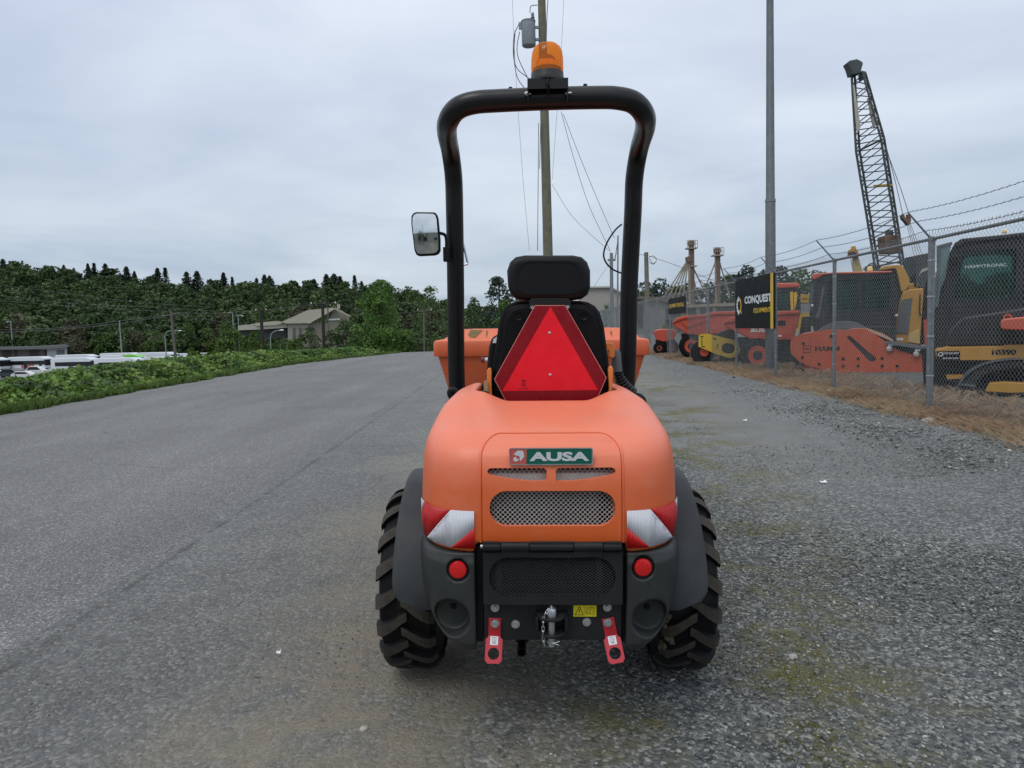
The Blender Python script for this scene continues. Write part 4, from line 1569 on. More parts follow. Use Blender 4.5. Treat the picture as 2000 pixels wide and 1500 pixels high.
def build_rops():
    def Q(px, py, ly):
        return ML(px, py, ly)
    L = [Q(893, 775, .80), Q(891, 700, .77), Q(890, 560, .72), Q(888, 420, .67), Q(886, 350, .64), Q(880, 300, .57), Q(873, 262, .33), Q(876, 238, .14), Q(893, 215, .07), Q(925, 203, .05), Q(975, 199, .05)]
    Rr = [Q(1160, 193, .05), Q(1205, 194, .05), Q(1238, 203, .07), Q(1258, 226, .14), Q(1260, 252, .33), Q(1248, 295, .57), Q(1239, 350, .64), Q(1236, 420, .67), Q(1229, 560, .72), Q(1226, 700, .77), Q(1222, 775, .80)]
    pts = catmull(L + [Q(1068, 195, .05)] + Rr, 8)
    n = len(pts)
    MB().tube(pts, .0385, 24).build('roll_bar', M['steel'], D)
    for p in (Q(997, 176, .05), Q(1143, 170, .05)):
        MB().lathe([(0, .007), (.006, .006), (.008, 0), (0, -.004)], (p.x, .05, p.z), 'z', 10).build('bar_stud', M['black'], D)
    for q in (Q(893, 775, .80), Q(1222, 775, .80)):
        MB().bx(q.x - .05, q.x + .05, q.y - .05, q.y + .05, .55, q.z - .02).build('roll_bar_foot', M['steelm'], D, bevel=.006)
    # beacon bracket
    b0, b1 = Q(1030, 155, -.02), Q(1110, 192, -.02)
    zt_ = b0.z
    mb = MB()
    mb.bx(b0.x, b1.x, -.020, -.016, zt_ - .036, zt_)
    mb.bx(b0.x, b1.x, -.016, .085, zt_ - .004, zt_)
    mb.build('beacon_bracket', M['steelm'], D, bevel=.001)
    for xx in (b0.x, b1.x - .004):
        MB().bx(xx, xx + .004, -.0155, .085, zt_ - .075, zt_ - .0045).build('bracket_cheek', M['steelm'], D, bevel=.001)
        sgn = -1 if xx < 0.01 else 1
        xo = xx if sgn < 0 else xx + .004
        MB().cyl((xo - .010, .0, zt_ - .045), (xo + .012, .0, zt_ - .045), .0042, n=8).lathe([(0, -.006), (.008, -.006), (.008, 0), (0, 0)], (xo, .0, zt_ - .045), 'x', 6).build('bracket_bolt', M['zinc'], D)
    cx = (b0.x + b1.x) / 2
    MB().tube(catmull([(cx, -.022, zt_ - .004), (cx - .003, -.028, zt_ - .02), (cx + .003, -.026, zt_ - .03), (cx + .001, -.008, zt_ - .055)], 5), .0032, 8).build('beacon_cable', M['black'], D)
    bz = zt_
    cy = .035
    base = MB().lathe([(0, 0), (.060, 0), (.061, .006), (.057, .016), (.0562, .030), (.055, .034), (0, .034)], (cx, cy, bz), 'z', 36)
    base.build('beacon_base', M['grey'], D)
    dome = [(.0475, .032), (.0478, .045), (.047, .07), (.0445, .086), (.039, .097), (.029, .1045), (.015, .108), (0, .109)]
    dome = [(r * 1.17, .032 + (h - .032) * 1.32) for r, h in dome]
    dm = MB().lathe(dome, (cx, cy, bz), 'z', 40)
    dm.f = [f for f in dm.f if len(f) == 4]
    dm.mi = [0] * len(dm.f)
    dm.build('beacon_dome', M['amber'], D, smooth=60, fix=True)
    refl = MB().lathe([(0, .034), (.050, .036), (.050, .046), (.036, .054), (0, .055)], (cx, cy, bz), 'z', 28)
    refl.build('beacon_rotor', M['amberdk'], D)
    bowl = [(.002, .0), (.014, .003), (.026, .010), (.036, .022)]
    MB().lathe([(r, h) for r, h in bowl], (cx, cy + .024, bz + .080), 'y', 28).build('beacon_reflector', M['amberdk'], D)
    MB().cyl((cx, cy - .005, bz + .05), (cx, cy - .005, bz + .072), .006, n=12).build('beacon_bulb', M['amberin'], D)
    MB().prism([(cx - .036, bz + .056), (cx + .038, bz + .054), (cx + .040, bz + .080), (cx + .012, bz + .086), (cx - .030, bz + .084)], 'y', cy + .004, cy + .012).build('beacon_mirror', M['amberin'], D)
    # mirror
    y = .60
    P = [(806, 418), (812, 415.5), (848, 416), (853, 419), (856, 428), (860, 470), (860, 492), (856, 498), (849, 500.5), (820, 502), (813, 500), (809, 490), (803, 440), (803, 424)]
    Qs = [(lambda q: (q.x, q.z))(ML(a, b, y)) for a, b in P]
    MB().prism(Qs, 'y', y, y + .022).build('mirror_housing', M['black'], D, bevel=.007)
    cxm = sum(a for a, b in Qs) / len(Qs)
    czm = sum(b for a, b in Qs) / len(Qs)
    In = [(cxm + (a - cxm) * .88, czm + (b - czm) * .91) for a, b in Qs]
    mb = MB()        # slightly convex glass
    rings = []
    for t_ in (0.02, .1, .2, .3, .4, .5, .6, .7, .8, .9, 1.0):
        rings.append([(cxm + (a - cxm) * t_, y - .0010 - (.0115 - ((cxm - a) ** 2 + (czm - b) ** 2) * t_ * t_) / .75, czm + (b - czm) * t_) for a, b in catmull2(In)])
    mb.loft(rings, cap=True)
    mb.build('mirror_glass', M['mirror'], D, smooth=60)
    a1 = ML(858, 457, y + .01)
    a2 = ML(869, 461, y + .03)
    a3 = ML(872, 475, y + .03)
    a4 = ML(871, 500, y + .03)
    MB().tube(catmull([a1, a2, a3, a4], 6), .0068, 10).build('mirror_arm', M['black'], D)
    c0, c1 = ML(865, 484, y + .01), ML(877, 512, y + .01)
    MB().bx(c0.x, c1.x, y + .01, y + .05, c1.z, c0.z).build('mirror_clamp', M['black'], D, bevel=.003)
    h0, h1 = ML(905, 478, .70), ML(914, 517, .70)
    MB().tube([h0, h1], .005, 8).tube([h1, ML(906, 519, .70)], .005, 8).build('lock_lever', M['zinc'], D)
    # loose cable at the right leg
    MB().tube(catmull([ML(1214, 440, .66), ML(1201, 452, .64), ML(1186, 475, .63), ML(1179, 498, .63), ML(1184, 515, .63), ML(1197, 528, .65), ML(1213, 535, .68)], 6), .0038, 8).build('loop_cable', M['black'], D)


build_rops()


def build_seat():
    y = .12
    def pp(lst, yy=y):
        return [(lambda q: (q.x, q.z))(ML(a, b, yy)) for a, b in lst]
    out = [(966, 794), (959, 770), (962, 735), (968, 690), (975, 640), (981, 613), (990, 600), (1003, 594), (1020, 591), (1130, 591), (1148, 594), (1161, 601), (1170, 613), (1178, 640), (1186, 700), (1192, 750), (1191, 775), (1184, 794)]
    MB().prism(pp(out), 'y', y, y + .085).build('backrest', M['shell'], D, bevel=.022, seg=4)
    ins = [(1075 + (a - 1075) * .90, 690 + (b - 690) * .90) for a, b in out]
    MB().prism(pp(ins), 'y', y - .008, y + .01).build('backrest_shell', M['shell'], D, bevel=.005, seg=3)
    for a, b in ((1013, 620), (1140, 620)):
        p = ML(a, b, y - .01)
        MB().lathe([(.010, 0), (.015, -.003), (.015, .002), (.010, .004)], (p.x, y - .009, p.z), 'y', 20, True).build('shell_boss', M['shell'], D)
    # piping on the edge
    MB().tube([(a, y + .004, b) for a, b in pp([(1075 + (a - 1075) * 1.0, b) for a, b in out[1:-1]])], .0035, 6).build('backrest_piping', M['vinyl'], D)
    # head restraint
    hr = [(991, 548), (990, 530), (996, 513), (1007, 503), (1025, 499.5), (1120, 499.5), (1137, 503), (1148, 513), (1154, 530), (1154, 562), (1149, 577), (1138, 585), (1118, 588), (1026, 588), (1008, 585), (997, 576), (992, 562)]
    MB().prism(pp(hr, .10), 'y', .10, .215).build('head_restraint', M['vinyl'], D, bevel=.026, seg=5)
    fr = [(1072 + (a - 1072) * .80, 544 + (b - 544) * .74) for a, b in hr]
    fi = [(1072 + (a - 1072) * .74, 544 + (b - 544) * .66) for a, b in hr]
    f2 = plate2d(pp(fr, .098), [pp(fi, .098)], .008)
    f2.v = [(a, b + .0965, c) for a, b, c in f2.v]
    f2.build('restraint_moulding', M['vinyl'], D, smooth=40, bevel=.002)
    br = [(1034, 607), (1034, 590), (1038, 584), (1110, 584), (1115, 590), (1115, 607)]
    MB().prism(pp(br, .104), 'y', .104, .112).build('restraint_bracket', M['steelm'], D, bevel=.001)
    for a, b in ((1040, 603), (1109, 602)):
        p = ML(a, b, .10)
        MB().lathe([(0, -.006), (.005, -.006), (.008, -.001), (.0085, .004), (0, .004)], (p.x, .10, p.z), 'y', 16).build('bracket_bolt', M['zinc'], D)
    # slow-moving-vehicle triangle
    t = [(1045, 599), (1104, 599), (1184, 740), (1163, 789), (991, 791.5), (966, 743)]
    yy = .092
    tr = MB().prism(pp(t, yy), 'y', yy, yy + .003).build('warning_triangle', M['retro'], D, smooth=0)
    inner = [(1075, 601), (1168, 764), (981, 766)]
    link('triangle_centre', MB().prism(pp(inner, yy), 'y', yy - .0012, yy - .0002).mesh('c', M['fluo'], smooth=0), tr)
    ed = MB()
    tq = pp(t, yy)
    for i in range(6):
        a, b = tq[i], tq[(i + 1) % 6]
        ed.tube([(a[0], yy + .0008, a[1]), (b[0], yy + .0008, b[1])], .0013, 6)
    link('triangle_edge', ed.mesh('e', M['rim']), tr)
    for a, b in ((1073.5, 652.5), (1074.5, 734.5)):
        p = ML(a, b, yy)
        s = link('screw', MB().lathe([(0, -.004), (.003, -.0035), (.0055, -.001), (.0055, 0), (0, 0)], (0, 0, 0), 'y', 14).mesh('s', M['zinc']), tr)
        s.location = (p.x, yy - .001, p.z)
    pr_ = ML(1023, 755, yy)
    tm = text_mesh('JM', .012, .010, .0004, .03, M['ink'])
    o = link('approval_print', tm, tr)
    o.location = (pr_.x, yy - .0014, pr_.z + .016)
    c = MB()
    c.tube([(pr_.x + .008 * math.cos(q), yy - .0014, pr_.z + .002 + .008 * math.sin(q)) for q in np.linspace(0, 6.28, 20)], .0007, 4)
    link('approval_print', c.mesh('c', M['ink']), tr)
    o = link('approval_print', text_mesh('E5', .008, .007, .0004, .02, M['ink']), tr)
    o.location = (pr_.x, yy - .0014, pr_.z + .002)
    o = link('approval_print', text_mesh('007 - 00 0001', .038, .004, .0004, .0, M['ink']), tr)
    o.location = (pr_.x, yy - .0014, pr_.z - .012)
    # seat base hidden below, arm brackets
    MB().bx(-.20, .22, .20, .66, .80, .93).build('seat_cushion', M['vinyl'], D, bevel=.03, seg=3)
    MB().bx(-.25, .26, .02, .66, .74, .80).build('seat_floor', M['black'], D)
    for L in ([(951, 794), (951, 727), (953, 722), (958, 722), (960, 727), (960, 760), (962, 794)],
              [(1188, 790), (1190, 760), (1188, 722), (1191, 718), (1196, 718), (1198, 724), (1196, 758), (1191, 790)]):
        MB().prism(pp(L, .10), 'y', .10, .15).build('seat_bracket', M['brkt'], D, bevel=.003)
    L = [(1183, 673), (1187, 671), (1197, 672), (1201, 678), (1201, 698), (1197, 702), (1190, 699), (1189, 686), (1184, 688)]
    MB().prism(pp(L, .30), 'y', .30, .34).build('lever_guard', M['brkt'], D, bevel=.003)
    L = [(927, 793), (928, 772), (933, 768), (950, 768), (955, 773), (955, 794)]
    MB().prism(pp(L, .04), 'y', .04, .09).build('belt_buckle_housing', M['shell'], D, bevel=.004)
    L = [(945, 768), (945, 748), (950, 744), (953, 747), (954, 768)]
    MB().prism(pp(L, .09), 'y', .085, .095).build('belt_tongue', mat('belt_tan', (.35, .24, .12), .6), D, bevel=.001)
    # side console left of the seat, its knob, hoses
    L = [(948, 770), (951, 720), (955, 680), (960, 662), (970, 656), (990, 656), (990, 770)]
    MB().prism(pp(L, .35), 'y', .35, .42).build('side_console', M['black'], D, bevel=.012, seg=3)
    L = [(962, 672), (964, 664), (971, 659), (969, 672)]
    MB().prism(pp(L, .345), 'y', .344, .348).build('console_sticker', M['white'], D)
    k0, k1, k2 = ML(953, 704, .38), ML(947, 705, .38), ML(940, 704, .38)
    MB().cyl(k0, k1, .009, n=14).build('knob_collar', M['white'], D)
    MB().cyl(k1, k2, .011, n=14).build('knob', mat('maroon_knob', (.20, .04, .06), .4), D, bevel=.002)
    MB().tube(catmull([ML(953, 752, .45), ML(935, 762, .45), ML(915, 771, .48), ML(896, 776, .5)], 6), .013, 12).build('hydraulic_hose', M['black'], D)
    MB().tube(catmull([ML(897, 800, .42), ML(880, 772, .42), ML(885, 764, .42), ML(897, 776, .42), ML(905, 790, .42)], 6), .014, 12).build('hydraulic_hose', M['black'], D)
    MB().tube(catmull([ML(1225, 778, .5), ML(1243, 773, .47), ML(1256, 780, .44), ML(1259, 792, .43)], 6), .010, 12).build('hydraulic_hose', M['black'], D)
    # gear lever with bellows on the right
    a, b = ML(1203, 700, .34), ML(1204, 735, .34)
    pts, rr = [], []
    MB().tube([ML(1203, 685, .34), ML(1203, 690, .34), ML(1204, 710, .34), ML(1206, 728, .34)], [.012, .019, .020, .020], 14).build('gear_lever_grip', mat('grey_grip', (.09, .10, .11), .5), D)
    p0, p1 = ML(1206, 728, .34), ML(1222, 772, .36)
    for k in range(17):
        t_ = k / 16
        p = p0.lerp(p1, t_)
        pts.append(p)
        rr.append((.017 + .030 * t_ * t_ * 1.1) + (.0035 if k % 2 else -.0025))
    MB().tube(pts, rr, 20).build('gear_lever_bellows', M['black'], D, smooth=60)
    # frame cheeks beside the hood recess
    MB().bx(-.36, .36, .40, .95, .50, .86).build('centre_chassis', M['black'], D, bevel=.02)


build_seat()


def build_skip():
    # tapered hopper with a rolled lip and a hipped spill guard
    y0 = 1.34
    k = lambda px, py: ML(px, py, y0)
    lipL, lipR = k(845, 668).x, k(1271, 672).x
    zl1, zl0 = k(1000, 665).z, k(1000, 697).z
    bl, br_ = k(878, 790), k(1238, 790)
    tl, tr_ = k(854, 697), k(1262, 697)
    def rr(x0, x1, ya, yb, r, z, n=4):
        return [(x, y, z) for x, y in rrect(x0, x1, ya, yb, r, n)]
    zb = .42
    sl = (tl.x - bl.x) / (tl.z - bl.z)
    xb0, xb1 = bl.x - sl * (bl.z - zb), br_.x - (tr_.x - br_.x) / (tr_.z - br_.z) * (br_.z - zb)
    Y1 = 2.55
    g0, g1 = k(897, 645), k(1241, 649)
    rings = [rr(xb0, xb1, y0 + .20, Y1 - .35, .05, zb), rr(bl.x, br_.x, y0 + .08, Y1 - .15, .05, bl.z), rr(tl.x, tr_.x, y0 + .012, Y1, .04, zl0 - .004),
             rr(tl.x, tr_.x, y0 + .012, Y1, .04, zl0), rr(lipL + .002, lipR - .002, y0 + .002, Y1 + .01, .035, zl0), rr(lipL, lipR, y0, Y1 + .012, .035, zl0 + .01),
             rr(lipL, lipR, y0, Y1 + .012, .035, zl1 - .016), rr(lipL + .006, lipR - .006, y0 + .005, Y1 + .01, .033, zl1 - .004), rr(lipL + .02, lipR - .02, y0 + .018, Y1, .03, zl1),
             rr(lipL + .05, lipR - .05, y0 + .04, Y1 - .04, .03, zl1 + .004), rr(g0.x, g1.x, y0 + .10, Y1 - .1, .02, g0.z), rr(g0.x + .03, g1.x - .03, y0 + .12, Y1 - .12, .02, g0.z - .005),
             rr(tl.x + .06, tr_.x - .06, y0 + .09, Y1 - .08, .02, zl0), rr(xb0 + .03, xb1 - .03, y0 + .23, Y1 - .38, .04, zb + .03)]
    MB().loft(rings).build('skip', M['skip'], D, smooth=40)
    # dried mud on the spill guard
    for L in ([(920, 646), (942, 647), (938, 653), (930, 662), (919, 661), (915, 655)], [(950, 648), (953, 648), (952, 662), (950, 660)], [(1192, 649), (1196, 649), (1195, 660), (1193, 656)]):
        P = []
        for a, b in L:
            q = k(a, b)
            t = (q.z - zl1) / (g0.z - zl1)
            P.append((q.x * 1.02, y0 + .04 + .06 * t - .003, q.z + .002))
        n = len(P)
        mb = MB()
        mb.add(P + [(x, y + .008, z) for x, y, z in P], [tuple(range(n)), tuple(reversed(range(n, 2 * n)))] + [(i, i + n, (i + 1) % n + n, (i + 1) % n) for i in range(n)])
        mb.build('dried_mud', M['dust'], D, smooth=0)
    # front chassis under the skip
    MB().bx(-.22, .22, .95, 2.1, .38, .60).bx(-.42, .42, 1.5, 1.7, .32, .44).build('front_chassis', M['black'], D, bevel=.01)


build_skip()


# ------------------------------------------------------------------ chain-link fence
M['galv'] = mat('galvanised', (0.22, 0.24, 0.25), 0.42, metal=0.6, var=0.25, vs=14, dirt=0.3, dcol=(0.12, 0.12, 0.11), ds=12)
M['wire'] = mat('galvanised_wire', (0.36, 0.375, 0.375), 0.4, metal=0.55, var=0.2, vs=4)
M['barb'] = mat('weathered_wire', (0.10, 0.105, 0.11), 0.6, metal=0.4)
M['signblk'] = mat('sign_black', (0.006, 0.007, 0.007), 0.5, spec=.15, var=0.15, vs=3)
M['signyel'] = mat('sign_yellow', (0.66, 0.42, 0.03), 0.5)
M['signwht'] = mat('sign_white', (0.70, 0.72, 0.72), 0.5)
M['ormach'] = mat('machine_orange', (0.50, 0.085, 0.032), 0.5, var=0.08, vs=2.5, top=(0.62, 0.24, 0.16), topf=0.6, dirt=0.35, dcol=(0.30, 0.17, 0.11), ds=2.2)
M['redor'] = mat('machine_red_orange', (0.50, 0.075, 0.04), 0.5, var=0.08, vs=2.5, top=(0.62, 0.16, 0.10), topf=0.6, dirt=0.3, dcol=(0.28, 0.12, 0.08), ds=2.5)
M['yel'] = mat('machine_yellow', (0.46, 0.24, 0.04), 0.5, var=0.1, vs=3, dirt=0.4, dcol=(0.28, 0.18, 0.08), ds=3)
M['yel2'] = mat('roller_yellow', (0.60, 0.40, 0.04), 0.45, var=0.06, vs=3)
M['mblk'] = mat('machine_black', (0.014, 0.014, 0.016), 0.5, var=0.25, vs=4, dirt=0.3, dcol=(0.05, 0.045, 0.04), ds=3)
M['mgrey'] = mat('machine_grey', (0.10, 0.11, 0.115), 0.5, var=0.2, vs=5)
M['glass'] = glassmat('tinted_glass', (0.03, 0.075, 0.065), 0.06, 0.72)
M['glassl'] = glassmat('pale_glass', (0.16, 0.22, 0.22), 0.08, 0.35)
M['rust'] = mat('rusty_steel', (0.15, 0.10, 0.075), 0.8, var=0.3, vs=6)
M['crane'] = mat('crane_steel', (0.055, 0.065, 0.065), 0.6, var=0.3, vs=2)
M['tan'] = mat('banner_tan', (0.40, 0.37, 0.32), 0.7)
M['lamp'] = mat('headlamp_glass', (0.70, 0.70, 0.68), 0.15, metal=0.5)
FX = lambda y: 5.0 + 0.035 * y
FH, FS, FY0 = 2.18, 2.9, 9.0


def build_fence():
    f = thing('chain_link_fence', 'galvanised chain-link fence with barbed wire on slanted arms beside the gravel lot', 'fence', (FX(9), 9, zg(FX(9), 9)))
    n0, n1 = -2, 18
    P = [(FX(FY0 + FS * i), FY0 + FS * i) for i in range(n0, n1 + 1)]
    pm = MB().cyl((0, 0, -.2), (0, 0, FH), .030, n=14).lathe([(.034, FH - .03), (.036, FH - .01), (.034, FH + .02), (.012, FH + .035), (0, FH + .035)], (0, 0, 0), 'z', 14).mesh('post', M['galv'])
    tm = MB().lathe([(.033, 0), (.0345, .004), (.0345, .018), (.033, .022)], (0, 0, 0), 'z', 14, True).mesh('tie', M['wire'])
    arm = MB().cyl((0, 0, FH - .01), (-.30, 0, FH + .33), .014, .011, n=8).mesh('arm', M['galv'])
    for i, (x, y) in enumerate(P):
        o = link('post', pm, f)
        o.location = (x, y, 0)
        o.scale = (1.35, 1.35, 1) if (i + n0) % 4 == 0 else (1, 1, 1)
        if y < 30:
            for zz in (.45, .95, 1.45, 1.9):
                q = link('tie_band', tm, o)
                q.location = (0, 0, zz)
        a = link('barb_arm', arm, f)
        a.location = (x, y, 0)
    x0, y0 = P[0]
    x1, y1 = P[-1]
    mb = MB()
    mb.tube([(x0, y0, FH), (x1, y1, FH)], .021, 10)
    mb.build('top_rail', M['galv'], f, world=True)
    # barbed wire: three strands with barbs
    for k in range(3):
        t = (.30 + .35 * k)
        dx, dz = -.30 * t, .34 * t
        mb = MB()
        pts = []
        for i in range(len(P) - 1):
            for q in range(6):
                u = q / 6
                x = P[i][0] + (P[i + 1][0] - P[i][0]) * u
                y = P[i][1] + (P[i + 1][1] - P[i][1]) * u
                pts.append((x + dx, y, FH + dz - .05 * 4 * u * (1 - u)))
        mb.tube(pts, .0032, 5)
        for p, q in zip(pts, pts[1:]):
            p, q = Vector(p), Vector(q)
            if p.y > 34:
                break
            for u in (0.1, .35, .6, .85):
                c = p.lerp(q, u)
                for s in (-1, 1):
                    mb.tube([c + Vector((-.016, s * .006, -.014)), c + Vector((.016, -s * .006, .014))], .0022, 3, False)
        mb.build('barbed_wire', M['barb'], f, smooth=0)
    # mesh of one bay, shared
    cell = .064
    nc = int(FS / cell)
    nz = int(FH / cell)
    mb = MB()
    L = math.hypot(FS, FS * .035)
    cw = L / nc
    r = .0015
    V, F = [], []
    for j in range(2 * nc):
        prev = None
        pts = [(r if (j % 2) else -r, j * cw / 2 + (0 if (k + j) % 2 else cw / 2), .03 + k * cell / 2) for k in range(2 * nz + 2)]
        e = pts[-1]
        pts.append((e[0] + random.uniform(-.004, .004), e[1] + random.uniform(-.006, .006), e[2] + .035))
        b = len(V)
        for (x, y, z) in pts:
            V += [(x - r, y, z), (x + r * .8, y - r, z), (x + r * .8, y + r, z)]
        for k in range(len(pts) - 1):
            a = b + 3 * k
            F += [(a, a + 1, a + 4, a + 3), (a + 1, a + 2, a + 5, a + 4), (a + 2, a, a + 3, a + 5)]
    me = np_mesh('link', np.array(V), np.array(F), M['wire'])
    ang = -math.atan2(FS * .035, FS)
    for i in range(len(P) - 1):
        o = link('mesh_panel', me, f)
        o.location = (P[i][0] - .03, P[i][1], 0)
        o.rotation_euler = (0, 0, ang)
    for ch in f.children:
        ch.matrix_parent_inverse = Matrix.Translation(-f.location)
    return f


build_fence()
FANG = math.radians(90) + math.atan(0.035)


def on_fence(me, name, y, z, parent, off=-.06):
    """put an x-z plane mesh (facing -y) on the road side of the fence; its left end is the far end"""
    o = link(name, me, parent)
    o.rotation_euler = (0, 0, -FANG)
    o.location = (FX(y) + off, y, z)
    return o


def fence_sign(name, label, y0, y1, z0, z1, parts, stripe=False):
    yc, zc = (y0 + y1) / 2, (z0 + z1) / 2
    w, h = math.hypot(y1 - y0, .035 * (y1 - y0)), z1 - z0
    t = thing(name, label, 'sign', (FX(yc) - .07, yc, zc), world=False)
    t.rotation_euler = (0, 0, -FANG)
    MB().bx(-w / 2, w / 2, 0, .012, -h / 2, h / 2).build('sign_board', M['signblk'], t, bevel=.002)
    if stripe:
        MB().bx(w / 2 - .09 * w, w / 2 - .03 * w, -.002, -.0003, -h / 2, h / 2).build('sign_stripe', M['signyel'], t)
    for (u, v) in ((-.48, .46), (.48, .46), (-.48, -.46), (.48, -.46), (0, .46)):
        MB().cyl((u * w, -.004, v * h), (u * w, .02, v * h), .012, n=8).build('sign_eyelet', M['galv'], t)
    for me, nm, u, v in parts:
        o = link(nm, me, t)
        o.location = (u * w, -.001, v * h)
    return t


def sign_span(pxl, pxr, pyt, pyb, pxq):
    """depth range on the fence line for two pixel columns"""
    def yy(px):
        lo, hi = 5.0, 60.0
        for _ in range(40):
            m = (lo + hi) / 2
            p = Vector((FX(m) - .07, m, 1.2))
            d = p - EYE
            x = 1000 + FPX * d.dot(CR) / d.dot(_fw)
            if x > pxq(px):
                lo = m
            else:
                hi = m
        return m
    return yy(pxl), yy(pxr)


yl, yr = sign_span(1436, 1513, 0, 0, lambda p: p)
zt1 = at(1436, 549, yl).z
zb1 = at(1436, 641, yl).z
w = yl - yr
h = zt1 - zb1
mr_ = MB()
ro, ri = h * .165, h * .105
def gear(half, m):
    mb = MB()
    teeth = 8
    pts = []
    outer, inner = [], []
    for k in range(49):
        a = math.pi / 2 + math.pi * k / 48 if half < 0 else math.pi / 2 - math.pi * k / 48
        ph = (k * teeth / 96.0 * 2) % 1
        r = ro * (1.22 if (half < 0 and .25 < ph < .75) else 1.0)
        if half > 0:
            r = ro * .98
        outer.append((r * math.cos(a), r * math.sin(a)))
        inner.append((ri * math.cos(a), ri * math.sin(a)))
    n = len(outer)
    for k in range(n - 1):
        mb.prism([outer[k], outer[k + 1], inner[k + 1], inner[k]], 'y', -.001, 0)
    if half > 0:
        mb.prism([(ro * .55, -ro * .7), (ro * .8, -ro * .55), (ro * 1.12, -ro * 1.0), (ro * .9, -ro * 1.1)], 'y', -.001, 0)
    return mb.mesh('gear', m, smooth=0)
fence_sign('fence_banner', 'large black banner lettered CONQUEST EQUIPMENT hanging on the fence before the steel pole', yl, yr, zb1, zt1, [
    (gear(-1, M['signwht']), 'sign_emblem', -.38, -.03), (gear(1, M['signyel']), 'sign_emblem', -.38, -.03),
    (text_mesh('CONQUEST', w * .66, h * .175, .001, .035, M['signwht']), 'sign_lettering', .105, .055),
    (text_mesh('EQUIPMENT', w * .40, h * .105, .001, .02, M['signyel']), 'sign_lettering', .215, -.16)], stripe=True)
yl, yr = sign_span(1306, 1338, 0, 0, lambda p: p)
zt1 = at(1306, 584, yl).z
zb1 = at(1306, 614, yl).z
w, h = yl - yr, zt1 - zb1
fence_sign('fence_banner', 'small black banner lettered EQUIPMENT RENTALS far along the fence', yl, yr, zb1, zt1, [
    (text_mesh('EQUIPMENT RENTALS', w * .9, h * .28, .001, .02, M['signyel']), 'sign_lettering', 0, .0)])


